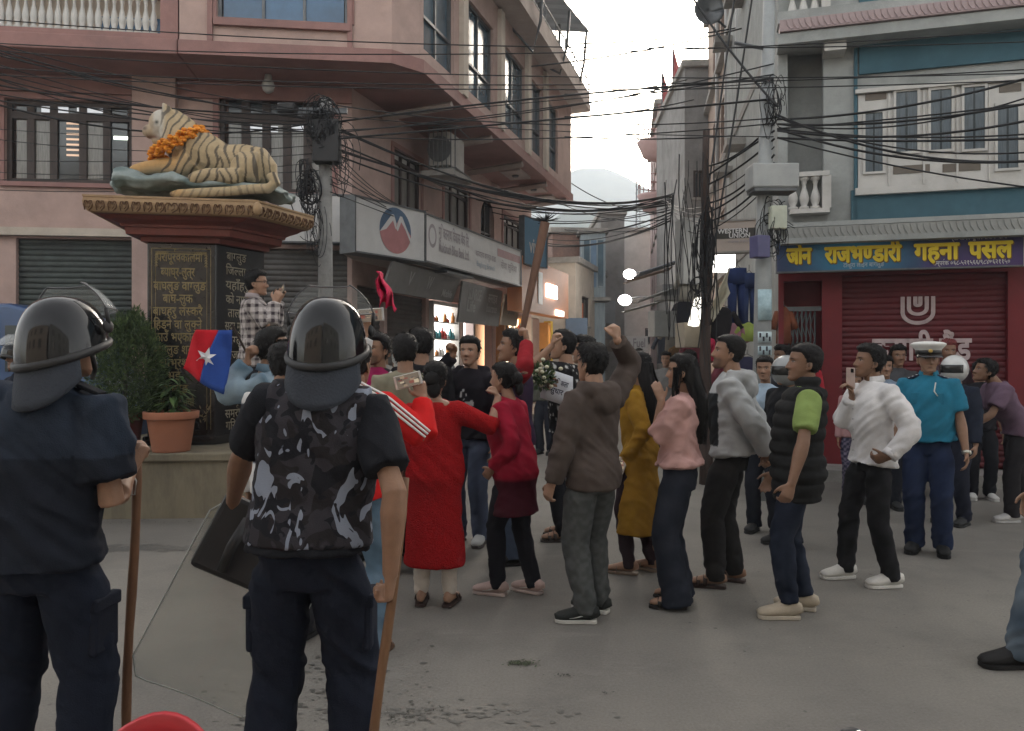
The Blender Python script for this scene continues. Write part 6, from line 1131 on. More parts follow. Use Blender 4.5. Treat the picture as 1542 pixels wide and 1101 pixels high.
# ================================================================ STREET FURNITURE, SIGNS, HELD THINGS
def obj1(name, mb, m, label, cat, group=None, smooth=False, bevel=0): return tag(mk(name, mb, m, smooth=smooth, bevel=bevel), label, cat, group)
M_wire = mat('black_cable', (.012, .012, .013), .6, .1); M_polec = mat('pole_concrete', (.24, .235, .225), .9, .15, 6, .2, 40, dirt=(.14, .135, .13), dscale=4); M_pols = mat('pale_pole_paint', (.29, .305, .305), .55, .12, 5, .05, 60, dirt=(.25, .26, .26), dscale=3)
# --- concrete pole with its tangle of cables, in front of the corner house
def tangle(t, c, n, rx, rz, seed, r=.007):
    rng = np.random.RandomState(seed); mb = MB()
    for i in range(n):
        a, b = rng.uniform(.04, rx), rng.uniform(.1, rz); o = c + np.array([rng.uniform(-.08, .08), rng.uniform(-.1, .1), rng.uniform(-.15, .15)]); ph = rng.rand() * 6; tl = rng.uniform(3.5, 7)
        mb.path([o + np.array([a * math.cos(ph + t_) * (1 - .1 * t_), .05 * math.sin(t_ * 2 + i), b * math.sin(ph + t_) * .7]) for t_ in np.linspace(0, tl, 16)], r * rng.uniform(.6, 1.2), 4)
    return tag(mk('cable_coils', mb, M_wire, t), kind='stuff')
def drops(t, c, n, w, z1, z0, seed, r):
    rng = np.random.RandomState(seed); mb = MB()
    for i in range(n):
        x = rng.uniform(-w, w); y = rng.uniform(-.1, .1); a, b = z0 + rng.rand() * 1.2, z1 - rng.rand() * .8; ph = rng.rand() * 6; k = rng.uniform(.02, .11)
        mb.path([c + np.array([x + k * math.sin(ph + 3 * u) + .05 * (u - .5) * rng.randn() * .3, y, a + (b - a) * u]) for u in np.linspace(0, 1, 12)], r * rng.uniform(.5, 1.3), 4)
    return tag(mk('hanging_cables', mb, M_wire, t), kind='stuff')
pc = P(490, 535, 10.1); PO = thing('utility_pole', (pc[0], pc[1], 0), 'grey concrete utility pole wrapped in cable coils beside the corner house', 'pole')
m_ = MB(); m_.loft([(pc[0], pc[1], 0), (pc[0], pc[1], 4.95)], [.115, .08], 12); mk('shaft', m_, M_polec, PO, True)
m_ = MB(); m_.box((pc[0], pc[1] - .12, 4.75), (.62, .06, .07)); mk('crossarm', m_, M_iron, PO); m_ = MB(); m_.box((pc[0] + .05, pc[1] - .12, 4.35), (.34, .2, .55)); mk('junction_box', m_, mat('black_box', (.02, .02, .021), .6), PO, bevel=.02)
m_ = MB(); q = P(433, 165, 9.9); m_.box(q, (.22, .2, .13)); mk('splice_box', m_, mat('black_box', (.02, .02, .021)), PO, bevel=.02)
tangle(PO, np.array([pc[0], pc[1] - .15, 4.55]), 46, .26, .42, 3); tangle(PO, np.array([pc[0] - .2, pc[1] - .15, 3.75]), 34, .16, .42, 5); tangle(PO, np.array([pc[0] - .12, pc[1] - .1, 3.2]), 14, .18, .55, 8, .005); tangle(PO, np.array([pc[0] + .2, pc[1] - .1, 4.2]), 16, .25, .7, 9, .005)
# --- pale steel pole with boxes, before the jewellery house
ps = P(1150, 535, 8.6); SP = thing('steel_pole', (ps[0], ps[1], 0), 'pale steel utility pole carrying a grey equipment box and meter cabinet', 'pole')
m_ = MB(); m_.loft([(ps[0] - .04, ps[1], 0), (ps[0], ps[1], 2.9), (ps[0] + .1, ps[1], 7.2)], [.11, .088, .05], 14); mk('shaft', m_, M_pols, SP, True)
m_ = MB(); q = P(1162, 268, 8.45); m_.box(q, (.50, .3, .26)); mk('equipment_box', m_, mat('box_grey', (.33, .34, .335), .5, .1, 5, dirt=(.26, .26, .25)), SP, bevel=.015); m_ = MB(); m_.box(q + np.array([0, 0, -.15]), (.46, .27, .035)); mk('box_base', m_, M_iron, SP)
m_ = MB(); q = P(1171, 328, 8.4); m_.box(q, (.17, .12, .25)); mk('meter_cabinet', m_, mat('cabinet_beige', (.42, .44, .36), .6), SP, bevel=.01)
m_ = MB(); q = P(1144, 372, 8.42); m_.box(q, (.16, .16, .24), .3); mk('purple_box', m_, mat('purple_plastic', (.085, .08, .17), .5), SP, bevel=.012)
for i, (x, y, w, h, cc_) in enumerate(((1149, 508, .11, .12, (.4, .48, .5)), (1150, 528, .11, .1, (.33, .42, .45)), (1150, 460, .12, .34, (.34, .46, .5)))):
    m_ = MB(); q = P(x, y, 8.6); G = np.array([[(ps[0] - .015 + .113 * math.sin(a), ps[1] - .113 * math.cos(a), q[2] + h * (v - .5)) for v in (0, 1)] for a in np.linspace(-.75, .75, 7)]); m_.sheet(G, .002); pst = mk('poster', m_, mat('poster%d' % i, cc_, .8, .25, 14), SP, True)
    if i < 2:
        for k in range(4): m_ = MB(); a = -.5 + .3 * k; m_.box((ps[0] - .015 + .1175 * math.sin(a), ps[1] - .1175 * math.cos(a), q[2] + .02 * (-1) ** k), (.02, .004, .05), a); mk('poster_print', m_, mat('print_black', (.03, .03, .04), .8), pst)
tangle(SP, np.array([ps[0] + .08, ps[1] - .15, 3.05]), 18, .18, .42, 13, .006); tangle(SP, np.array([ps[0] + .05, ps[1] - .1, 4.4]), 16, .14, .5, 14, .006)
for k, (dx, z) in enumerate(((.35, 5.6), (-.35, 5.0))): m_ = MB(); m_.tube((ps[0] + .05, ps[1], z), (ps[0] + dx, ps[1] - .1, z + .03), .02, 6); mk('bracket_arm', m_, M_iron, SP)
# --- dark wooden pole further left
pw = P(1063, 535, 9.6); WP = thing('wooden_pole', (pw[0], pw[1], 0), 'dark weathered wooden pole hung with cables at the lane mouth', 'pole')
m_ = MB(); m_.loft([(pw[0] + .01 * math.sin(z * 3), pw[1], z) for z in np.linspace(0, 4.4, 12)], [.085 - .004 * i + .004 * math.sin(i * 2.3) for i in range(12)], 10); mk('shaft', m_, mat('dark_timber', (.055, .038, .032), .9, .3, 6, .5, 30, stretch=(4, 4, .4)), WP, True)
tangle(WP, np.array([pw[0] - .04, pw[1] - .1, 2.9]), 20, .1, 1.0, 21, .008); drops(WP, np.array([pw[0] - .2, pw[1] + .4, 0]), 15, .2, 4.3, 1.6, 22, .0065); drops(WP, np.array([pw[0] + .02, pw[1] - .08, 0]), 8, .07, 4.2, .9, 24, .006); tangle(WP, np.array([pw[0] - .05, pw[1] - .05, 2.2]), 8, .12, .25, 23, .007)
m_ = MB(); q = P(1052, 428, 9.5); G = [q + np.array([.09 * math.cos(a), 0, .09 * math.sin(a)]) for a in np.linspace(0, 6.283, 18)]
for k in range(5): m_.path([g_ + np.array([0, .012 * k, 0]) for g_ in G], .009, 5)
mk('cable_reel', m_, M_wire, WP)
# --- leaning brown post with ragged top, by the orange shop
a, b = P(786, 500, 13.5), P(821, 335, 13.5); LP = thing('leaning_post', a * np.array([1, 1, 0]), 'leaning brown timber post with a ragged bundle on top beside the orange shop', 'post')
base = a + (a - b) / (b[2] - a[2]) * a[2]; m_ = MB(); m_.loft([base, a, b], [.05, .055, .085], 9, side=(0, 1, 0)); mk('shaft', m_, mat('brown_timber', (.16, .085, .055), .9, .2, 5, .3, 30, stretch=(3, 3, .5)), LP, True)
m_ = MB(); rng = np.random.RandomState(4)
for i in range(60): d = rng.randn(3) * np.array([.11, .08, .06]); m_.tube(b + np.array([0, 0, .02]), b + d + np.array([0, 0, .08]), .012, 4, .004)
tag(mk('ragged_bundle', m_, M_wire, LP), kind='stuff')
# ---------------------------------------------------------------- overhead cables
rng = np.random.RandomState(77)
def cable(a, b, sag, r, label, grp, mid=None):
    a, b = np.array(a), np.array(b); t = np.linspace(0, 1, 20); pts = [a + (b - a) * u + np.array([0, 0, -4 * sag * u * (1 - u)]) for u in t]; mb = MB(); mb.path(pts, r, 5); return obj1('overhead_cable', mb, M_wire, label, 'cable', grp, True)
L1 = 'black cable sweeping across the pink house front to the concrete pole'; L2 = 'black cable strung between the concrete pole and the pale steel pole'; L3 = 'long cable crossing the whole square high above the crowd'; L4 = 'cable in the sagging bundle running up the lane'; L5 = 'cable running from the pale steel pole across the teal house'
topc = np.array([pc[0], pc[1] - .15, 4.7])
for i in range(12): cable(P(-40, 50 + 9 * i + rng.uniform(-8, 8), 8.6), topc + np.array([rng.uniform(-.2, .2), 0, rng.uniform(-.25, .1)]), rng.uniform(.05, .28), rng.uniform(.006, .012), L1, 'cables left of the concrete pole')
for i in range(6): cable(P(-40, 190 + 20 * i + rng.uniform(-10, 10), 9.3), P(480, 205 + 13 * i, 10.05), rng.uniform(.02, .15), rng.uniform(.004, .006), L1, 'cables left of the concrete pole')
for i, y in enumerate((96, 112, 119, 124, 149, 178, 186, 206)): cable(topc + np.array([.1, 0, rng.uniform(-.35, .15)]), P(1165, y, 8.5), rng.uniform(-.05, .16), rng.choice([.006, .008, .013]), L2, 'cables between the two poles')
for i, (y0, y1) in enumerate(((62, 40), (72, 108), (98, 100), (110, 118), (25, 60))): cable(P(-60, y0, 8.8), P(1620, y1, 8.), .12 + .1 * rng.rand(), .007, L3, 'cables across the square')
for i in range(6): cable(topc + np.array([.1, 0, rng.uniform(-.5, -.1)]), P(1012, 298 + 5 * rng.randn(), 17.5), .35 + .3 * rng.rand(), .013, L4, 'bundle up the lane')
for i in range(10): cable(FS.p(FS.uz(690 + 12 * i, 300)[0], 5.3 - .05 * i, .05), P(1010, 296 + 4 * i, 17.5), .18 + .25 * rng.rand(), rng.choice([.011, .02, .014]), L4, 'bundle up the lane')
for i in range(5): cable(P(1000 + 4 * i, 300 + 6 * i, 17), P(1064, 310 + 10 * i, 9.7), .15 * rng.rand(), .009, L4, 'bundle up the lane')
sp_ = P(1168, 182, 8.45)
for i, (y1, dz) in enumerate(((95, 0), (120, -.05), (140, -.05), (146, -.1), (165, -.12), (196, -.1), (236, -.1), (236, .05), (290, -.2), (205, -.2), (222, .02))): cable(sp_ + np.array([0, -.05, dz]), P(1620, y1, 7.4), rng.uniform(.02, .22), rng.choice([.006, .009, .013]), L5, 'cables over the teal house')
for i in range(8): cable(P(1166, 185 + 12 * i, 8.5), P(1066, 250 + 14 * i, 9.6), rng.uniform(-.02, .1), rng.choice([.007, .012]), 'cable linking the pale steel pole and the wooden pole', 'cables between steel and wooden pole')
for x0, y0, x1, y1, D in ((1108, -20, 1060, 330, 11), (1135, -20, 1060, 470, 11.2), (1045, 0, 1170, 160, 9)): cable(P(x0, y0, D), P(x1, y1, D - 1), .05, .014, 'slanting stay cable before the brown house', 'stay cables')
for i in range(7): cable(topc + np.array([.1, 0, -.4 - .1 * i]), FS.p(su(600 + 22 * i), 3.95 + .4 * rng.rand(), .3), .25 * rng.rand(), .007, 'cable drooping from the concrete pole to the pink house wall', 'drooping cables')
for i, (x0, y0, x1, y1, D) in enumerate(((830, 300, 960, 330, 24), (850, 300, 985, 285, 24), (845, 265, 955, 320, 22), (800, 100, 1075, 42, 14), (860, 66, 1075, 40, 15), (850, 142, 990, 120, 18), (850, 176, 1000, 150, 17), (850, 206, 1110, 200, 15), (850, 346, 945, 345, 26))): cable(P(x0, y0, D), P(x1 + 45, y1, D + .5), .3 if i < 3 else .08, .015, 'thin cable crossing the open sky between the houses', 'cables across the lane')
# ---------------------------------------------------------------- signs
def board(name, fac, rc, o, th, m, label, frame=None):
    t = thing(name, fac.p((rc[0] + rc[1]) / 2, rc[2], o), label, 'sign'); mb = MB(); fac.box(mb, *rc, o - th, o); mk('panel', mb, m, t)
    if frame is not None:
        mb = MB(); w = .025; u0, u1, z0, z1 = rc
        for r in ((u0 - w, u0, z0 - w, z1 + w), (u1, u1 + w, z0 - w, z1 + w), (u0, u1, z0 - w, z0), (u0, u1, z1, z1 + w)): fac.box(mb, *r, o - th, o + .02)
        mk('frame', mb, frame, t)
    return t
M_sgn = mat('sign_white', (.50, .49, .48), .5, .06, 3, dirt=(.42, .41, .40)); S0 = P(535, 0, 11.4)[:2]; S1 = P(640, 0, 12.7)[:2]; S2 = P(784, 0, 17.3)[:2]
F1 = Fac(S0, S1 - S0); l1 = float(np.linalg.norm(S1 - S0)); F2 = Fac(S1, S2 - S1); l2 = float(np.linalg.norm(S2 - S1))
c1 = board('corner_sign', F1, (.0, l1 - .02, 3.14, 3.94), 0, .3, M_sgn, 'white corner signboard with round mountain logo in blue and red', M_iron)
cu, cz, rl = l1 * .55, 3.55, .36; e1 = F1.right(); cc = F1.p(cu, cz, .004)
def disc(mb, c, ex, r, a0, a1, n=28): V = [c] + [c + ex * r * math.cos(a) + np.array([0, 0, r * math.sin(a)]) for a in np.linspace(a0, a1, n)]; mb.add(V, [(0, i, i + 1) for i in range(1, n)])
m_ = MB(); disc(m_, cc, e1, rl, 0, 2 * math.pi, 40); mk('logo_disc', m_, mat('logo_blue', (.07, .11, .17), .5), c1)
nn = F1.n3(); T2d = lambda x, z, k=0.: cc + e1 * x * rl + np.array([0, 0, z * rl]) + nn * (.003 + k)
m_ = MB(); Vv = [T2d(math.cos(a), math.sin(a)) for a in np.linspace(-math.pi * .96, -math.pi * .04, 24)] + [T2d(.62, .25), (T2d(.22, .55)), T2d(.0, .22), T2d(-.22, .62), T2d(-.6, .2)]; m_.add(Vv, [tuple(range(len(Vv)))]); mk('logo_base', m_, mat('logo_red', (.36, .16, .16), .5), c1)
for pts in ([(-1.0, -.15), (-.25, .68), (-.12, .68), (.04, .3), (-.02, .05), (-.18, .42), (-.6, .0)], [(.0, .1), (.26, .66), (.40, .66), (1.0, -.3), (1.15, -.75), (.62, .1), (.34, .42), (.12, -.02)]): m_ = MB(); m_.add([T2d(x, z, .003) for x, z in pts], [tuple(range(len(pts)))]); mk('logo_peak', m_, M_sgn, c1)
c2 = board('bank_sign', F2, (.02, l2, 3.16, 3.92), 0, .3, M_sgn, 'long white bank signboard with faint grey lettering along the street', M_iron); e2 = F2.right(); M_fl = mat('faint_grey_print', (.27, .24, .25), .6); M_fb = mat('faint_blue_print', (.30, .36, .42), .6); M_fr = mat('faint_rose_print', (.36, .22, .22), .6)
m_ = MB(); q = F2.p(.28, 3.6, .004); V = [q + e2 * .16 * math.cos(a) * (1 if k == 0 else .7) + np.array([0, 0, .2 * math.sin(a) * (1 if k == 0 else .7)]) for a in np.linspace(0, 6.283, 25) for k in (0, 1)]; m_.add(V, [(2 * i, 2 * i + 1, 2 * i + 3, 2 * i + 2) for i in range(24)]); mk('logo_ring', m_, M_fl, c2)
lettering('sign_lettering', 'मुिक~तनाथ िवकास बैंक िल.', F2.p(1.2, 3.70, .002), e2, (0, 0, 1), 1.35, .17, M_fl, c2, .02); lettering('sign_lettering', 'Muktinath Bikas Bank Ltd.', F2.p(1.2, 3.45, .002), e2, (0, 0, 1), 1.35, .15, M_fl, c2, .02)
lettering('sign_lettering', 'कार~यालय बागलुङ शाखा', F2.p(2.75, 3.55, .002), e2, (0, 0, 1), 1.1, .10, M_fl, c2, .01); lettering('sign_lettering', 'Baglung Branch', F2.p(2.75, 3.36, .002), e2, (0, 0, 1), 1.0, .09, M_fb, c2, .01)
m_ = MB(); F2.box(m_, 3.4, l2 - .05, 3.64, 3.80, .001, .003); mk('print_band', m_, M_fr, c2); lettering('sign_lettering', 'सेवा सुिवधा', F2.p(4.1, 3.48, .002), e2, (0, 0, 1), 1.0, .12, M_fl, c2, .01)
c3 = board('front_sign', FL, (FL.uz(425, 330)[0], FL.uz(532, 330)[0], FL.uz(480, 368)[1], FL.uz(480, 300)[1]), .3, .2, M_sgn, 'blank white signboard on the pink house front behind the concrete pole', M_iron)
cnp = thing('shop_canopy', FS.p(2, 3.94, .5), 'flat concrete canopy carrying the bank signboards along the corner', 'canopy')
m_ = MB(); pq = [tuple(F1.p(0, 0, -.28)[:2]), tuple(F1.p(l1, 0, -.30)[:2]), tuple(F2.p(l2, 0, -.28)[:2]), tuple(FS.p(5.6, 0, .02)[:2]), tuple(FS.p(.05, 0, .02)[:2])]; m_.prism(pq, 3.12, 3.2); mk('soffit_slab', m_, M_soffit, cnp); m_ = MB(); m_.prism(pq, 3.84, 3.92); mk('top_slab', m_, M_soffit, cnp)
m_ = MB(); FR.box(m_, -7, rr_(1172, 300)[0], 3.03, 3.1, .003, .6); mk('shop_canopy', m_, M_grey, RBd)
# slanted grey boards under the bank sign
M_gb = mat('grey_board', (.16, .155, .15), .6, .12, 4, dirt=(.11, .10, .10), dscale=3); FA = FS.off(.75)
def slant(px0, px1, z0, z1, lab, m, txts, tilt=.18):
    u0, u1 = FA.uz(px0, 420)[0], FA.uz(px1, 420)[0]; t = thing('shop_board', FA.p((u0 + u1) / 2, z0), lab, 'sign'); mb = MB(); q = [FA.p(u0, z0, -tilt), FA.p(u1, z0, -tilt), FA.p(u1, z1, .0), FA.p(u0, z1, 0)]; n = np.array([*FA.n, 0]) * .04
    mb.add(q + [v - n for v in q], [(0, 1, 2, 3), (7, 6, 5, 4), (0, 4, 5, 1), (1, 5, 6, 2), (2, 6, 7, 3), (3, 7, 4, 0)]); mk('panel', mb, m, t); ez = (q[3] - q[0]) / np.linalg.norm(q[3] - q[0])
    for s, fu, fz, w, h, mm in txts: o = q[0] + (q[1] - q[0]) * fu + (q[3] - q[0]) * fz + np.array([*FA.n, 0]) * .004; lettering('sign_lettering', s, o, FA.right(), ez, w, h, mm, t, .02)
    return t
M_pl = mat('pale_print', (.36, .36, .35), .6)
slant(592, 694, 2.62, 3.08, 'weathered grey shop board with worn white letters over shutters', M_gb, [('V', .28, .55, .16, .2, M_pl), ('W', .55, .55, .22, .2, M_pl), ('Mobile', .86, .3, .5, .12, M_pl)])
slant(697, 757, 2.25, 3.05, 'dark grey slanted shop board lettered in pale paint', M_gb, [('SUNRISE', .3, .72, .75, .2, M_pl), ('Life', .24, .42, .5, .2, M_pl), ('सनराइज', .75, .72, .6, .17, M_pl), ('Insurance', .75, .45, .7, .15, M_pl)], .1)
slant(761, 784, 2.3, 3.0, 'tan slanted shop board at the end of the bank sign', mat('tan_board', (.27, .23, .17), .6), [('Books', .5, .5, .5, .16, M_gb)], .1)
m_ = MB(); F2.box(m_, 1.0, 2.2, 3.06, 3.1, -.6, -.05); obj1('awning_frame', m_, M_iron, 'thin steel awning frame below the bank signboard', 'frame')
# blue hanging sign and orange shop front
FV = Fac(P(789, 0, 17.6)[:2], P(824, 0, 18.6)[:2] - P(789, 0, 17.6)[:2]); r = FV.rect(789, 331, 823, 400); c4 = board('blue_sign', FV, r, 0, .12, mat('sky_blue_sign', (.09, .20, .30), .5, .08, 4), 'blue phone shop sign above the orange shop front', M_iron)
lettering('sign_lettering', 'vivo', FV.p((r[0] + r[1]) / 2, (r[2] + r[3]) / 2 - .1, .003), FV.right(), (0, 0, 1), .62, .3, M_sgn, c4, .02)
O0, O1 = P(786, 0, 17.5)[:2], P(856, 0, 21.6)[:2]; FO = Fac(O0, O1 - O0); lo = float(np.linalg.norm(O1 - O0)); c5 = board('orange_fascia', FO, (0, lo, 2.62, 3.86), 0, .35, mat('orange_board', (.40, .165, .075), .55, .08, 3, dirt=(.33, .13, .06)), 'orange shop fascia with small lit panels and white strip')
m_ = MB(); FO.box(m_, *FO.rect(810, 410, 816, 458), .003, .02); mk('white_strip', m_, M_sgn, c5); m_ = MB(); FO.box(m_, *FO.rect(821, 429, 836, 449), .02, .06); mk('lit_panel', m_, emis('lit_panel', (1, .9, .85), 1.2), c5); m_ = MB(); FO.box(m_, *FO.rect(835, 468, 846, 476), .02, .06); mk('lit_panel', m_, emis('lit_panel', (1, .9, .85), 1.2), c5)
# lit shop windows (their light is real)
def lit_shop(name, fac, rc, o, colr, s, label, rows, frame):
    t = thing(name, fac.p((rc[0] + rc[1]) / 2, rc[2], o), label, 'shop window'); mb = MB(); fac.box(mb, *rc, o - .02, o); mk('lit_back', mb, emis(name + '_glow', colr, s), t); u0, u1, z0, z1 = rc; rg = np.random.RandomState(int(u0 * 37) % 999)
    for z in np.linspace(z0, z1, rows + 1)[:-1]:
        mb = MB(); fac.box(mb, u0, u1, z, z + .025, o + .002, o + .16); mk('shelf', mb, frame, t)
        for u in np.arange(u0 + .08, u1 - .06, .15):
            if rg.rand() < .8: mb = MB(); hh = rg.uniform(.08, .26); mb.lathe([(.045, 0), (.045, hh * .6), (.02, hh * .8), (.02, hh)], fac.p(u, z + .025, o + .09), 7); mk('bottle', mb, (M_sgn, M_iron, mat('amber', (.3, .12, .03), .3), mat('red_goods', (.35, .04, .03), .5), mat('teal_goods', (.05, .2, .22), .5))[rg.randint(5)], t, True)
    mb = MB()
    for a in ((u0 - .06, u0, z0, z1), (u1, u1 + .06, z0, z1), (u0 - .06, u1 + .06, z1, z1 + .07)): fac.box(mb, *a, o - .05, o + .2)
    mk('frame', mb, frame, t); return t
g2 = gs[2]; lit_shop('cosmetics_window', FS, (g2[0] + .08, g2[0] + (g2[1] - g2[0]) * .60, .5, 2.62), -.12, (1, .97, .93), 1.0, 'brightly lit white shop window with shelves of bottles', 6, M_white)
lit_shop('pink_lit_panel', FS, (g2[0] + (g2[1] - g2[0]) * .72, g2[1] - .05, .4, 2.6), -.12, (1, .82, .8), .6, 'narrow pink lit panel beside the cosmetics window', 1, M_white)
g4 = gs[4]; lit_shop('sweet_shop_window', FS, (g4[0] + .15, g4[0] + (g4[1] - g4[0]) * .55, .4, 2.6), -.1, (1, .80, .52), .9, 'warm lit shop front with stacked shelves under the orange fascia', 6, mat('amber_frame', (.4, .2, .05), .5))
lit_shop('white_lit_window', FS, (g4[0] + (g4[1] - g4[0]) * .66, LEN - .3, .4, 2.45), .45, (1, .93, .8), 1.0, 'glaring white lit shop window beyond the yellow pillar', 1, mat('amber_frame', (.4, .2, .05), .5))
m_ = MB(); u = FS.uz(806, 480)[0]; FS.box(m_, u - .14, u + .14, .12, 2.6, .3, .5); obj1('yellow_pillar', m_, mat('yellow_paint', (.55, .36, .03), .6, .1, 5), 'bright yellow pillar between the lit shop windows', 'pillar')
m_ = MB(); FS.box(m_, FS.uz(743, 500)[0] - .06, FS.uz(743, 500)[0] + .08, .12, 2.9, .1, .3); obj1('orange_pillar', m_, mat('orange_timber', (.38, .19, .06), .6, .15, 5), 'thin orange timber pillar left of the warm lit shop', 'pillar')
# jewellery sign
r = FR.rect(1168, 363, 1523, 409); o = .42; JS = thing('jewellery_sign', FR.p((r[0] + r[1]) / 2, r[2], o), 'blue and purple jewellery shop sign with large yellow lettering', 'sign'); mb = MB(); n = 24; G = []
eR = FR.right(); pL_, pR_ = FR.p(r[1], 0, o), FR.p(r[0], 0, o)
V, C = [], []
for i in range(n + 1):
    for z in np.linspace(r[2], r[3], 4):
        k = i / n; q = pL_ + (pR_ - pL_) * k; V.append((q[0], q[1], z)); blue_ = math.exp(-((k - .33) / .22) ** 2); zz = (z - r[2]) / (r[3] - r[2]); C.append(np.array([.022, .022, .075]) * (1 - blue_) + np.array([.03, .20, .34]) * blue_ * (.75 + .4 * zz) + np.array([.03, 0, .035]) * (k > .6) * (1 - zz))
mb.add(V, [(i * 4 + j, (i + 1) * 4 + j, (i + 1) * 4 + j + 1, i * 4 + j + 1) for i in range(n) for j in range(3)], np.array(C)); mk('printed_face', mb, vmat('printed_vinyl', .45, 0, 60, .4, .04), JS, colors=True)
mb = MB(); FR.box(mb, r[0] - .02, r[1] + .02, r[2] - .02, r[3] + .02, o - .12, o - .004); mk('box', mb, M_iron, JS)
mb = MB(); FR.box(mb, r[0] - .02, r[1] + .02, r[3] + .001, r[3] + .022, o - .1, o + .015); FR.box(mb, r[0] - .025, r[0] - .002, r[2] - .02, r[3], o - .1, o + .015); mk('edge_strip', mb, M_white, JS)
M_yel = mat('yellow_lettering', (.62, .47, .02), .5, .08, 8); M_brn2 = mat('lettering_shadow', (.16, .08, .01), .6); W_ = r[1] - r[0]; zc = (r[2] + r[3]) / 2
for s, f0, wd in (('जोन', .095, .105), ('राजभण~डारी', .365, .315), ('गहना', .665, .175), ('पसल', .875, .165)):
    q = pL_ + (pR_ - pL_) * f0; lettering('sign_letters', s, (q[0], q[1], zc - .01), eR, (0, 0, 1), wd * W_, .19, M_yel, JS, .0, depth=.016, fat=.011); lettering('sign_shadow', s, np.array((q[0], q[1], zc - .022)) + eR * .012, eR, (0, 0, 1), wd * W_, .19, M_brn2, JS, .0, depth=.008, fat=.013)
for s, f0, z, wd, mm in (('प्रो. सागर कुमार राजभण~डारी', .83, r[3] - .05, .22, M_sgn), ('सम्पर^क ०६८-५२१५६६/९८४७६२११५०', .80, r[2] + .045, .30, M_sgn), ('टाकुरा लाइन बागलुङ', .37, r[2] + .055, .17, M_fb)): q = pL_ + (pR_ - pL_) * f0; lettering('sign_lettering', s, (q[0], q[1], z), eR, (0, 0, 1), wd * W_, .048, mm, JS, .015, depth=.004)
# money transfer sign, lane clutter
FW = Fac(P(1071, 0, 10.8)[:2], P(1145, 0, 10.6)[:2] - P(1071, 0, 10.8)[:2]); r = FW.rect(1072, 333, 1141, 378); c6 = board('money_transfer_sign', FW, r, 0, .18, mat('sign_tan', (.36, .30, .26), .5, .08, 4), 'tan money transfer lightbox sign above the clothes shop', M_conc)
rb = FW.rect(1078, 344, 1138, 359); m_ = MB(); FW.box(m_, *rb, .002, .006); mk('dark_band', m_, mat('band_dark', (.035, .03, .025), .5), c6)
q = FW.p((rb[0] + rb[1]) / 2, (rb[2] + rb[3]) / 2, .007)
lettering('sign_lettering', 'WESTERN', q + FW.right() * -.04 + np.array([0, 0, .033]), FW.right(), (0, 0, 1), .40, .055, M_sgn, c6, .03); lettering('sign_lettering', 'UNION', q + FW.right() * .05 + np.array([0, 0, -.035]), FW.right(), (0, 0, 1), .28, .055, M_sgn, c6, .03); lettering('sign_lettering', 'money transfer', q + FW.right() * .06 + np.array([0, 0, -.11]), FW.right(), (0, 0, 1), .32, .035, M_fl, c6, .01)
m_ = MB(); q = P(1090, 395, 12.2); m_.box(q, (.34, .06, .32)); obj1('shop_light_panel', m_, emis('shop_white', (1, .97, .92), 1.6), 'bright white light panel inside the clothes shop', 'light panel')
m_ = MB(); q = P(1190, 450, 11.0); m_.box(q + np.array([0, 0, 0]), (.2, .05, .16)); obj1('doorway_light', m_, emis('shop_white', (1, .97, .92), 1.6), 'small bright light in the doorway behind the steel pole', 'light panel')
m_ = MB(); q = P(1049, 470, 11.5); m_.box(q, (.1, .3, .42), M=np.array(Euler((0, .25, 0)).to_matrix())); obj1('lit_lane_sign', m_, emis('lane_sign', (1, .96, .85), .35), 'small tilted lit sign over the lane beside the wooden pole', 'sign')
G = np.array([[P(1074 + 26 * u, 455 - 55 * u * (1 - .2 * v) + 30 * (1 - v) * -1 + 30, 10.2) + np.array([0, .15 * math.sin(v * 3), 0]) for v in np.linspace(0, 1, 6)] for u in np.linspace(0, 1, 8)]); m_ = MB(); m_.sheet(G, .01); obj1('cream_cloth_awning', m_, mat('cream_cloth', (.42, .39, .30), .8, .1, 8), 'wrinkled cream cloth hanging above the clothes stall', 'awning', smooth=True)
def garment(px, py, D, w, h, col, label, legs=False):
    c = P(px, py, D); t = thing('hanging_garment', c, label, 'garment', 'clothes hung outside the stall'); mb = MB()
    if legs: mb.loft([c + np.array([0, 0, h / 2]), c + np.array([0, 0, h * .2])], [(w * .5, .06), (w * .52, .07)], 12); [mb.loft([c + np.array([s * w * .25, 0, h * .22]), c + np.array([s * w * .28, 0, -h / 2])], [(w * .27, .06), (w * .22, .05)], 10) for s in (-1, 1)]
    else: mb.loft([c + np.array([0, 0, -h / 2]), c + np.array([0, 0, h * .1]), c + np.array([0, 0, h * .38]), c + np.array([0, 0, h * .5])], [(w * .42, .08), (w * .38, .08), (w * .42, .06), (w * .12, .05)], 14); [mb.loft([c + np.array([s * w * .3, 0, h * .36]), c + np.array([s * w * .62, -.02, -h * .1])], [(.07, .05), (.06, .05)], 9, side=(0, 1, 0)) for s in (-1, 1)]
    mk('cloth', mb, cloth('g_%.2f_%.2f_%.2f' % col, col), t, True); mb = MB(); mb.path([c + np.array([-w * .3, 0, h * .46]), c + np.array([0, 0, h * .56]), c + np.array([w * .3, 0, h * .46]), ], .006); mb.path([c + np.array([0, 0, h * .56]), c + np.array([0, 0, h * .66])], .006); mk('hanger', mb, M_iron, t)
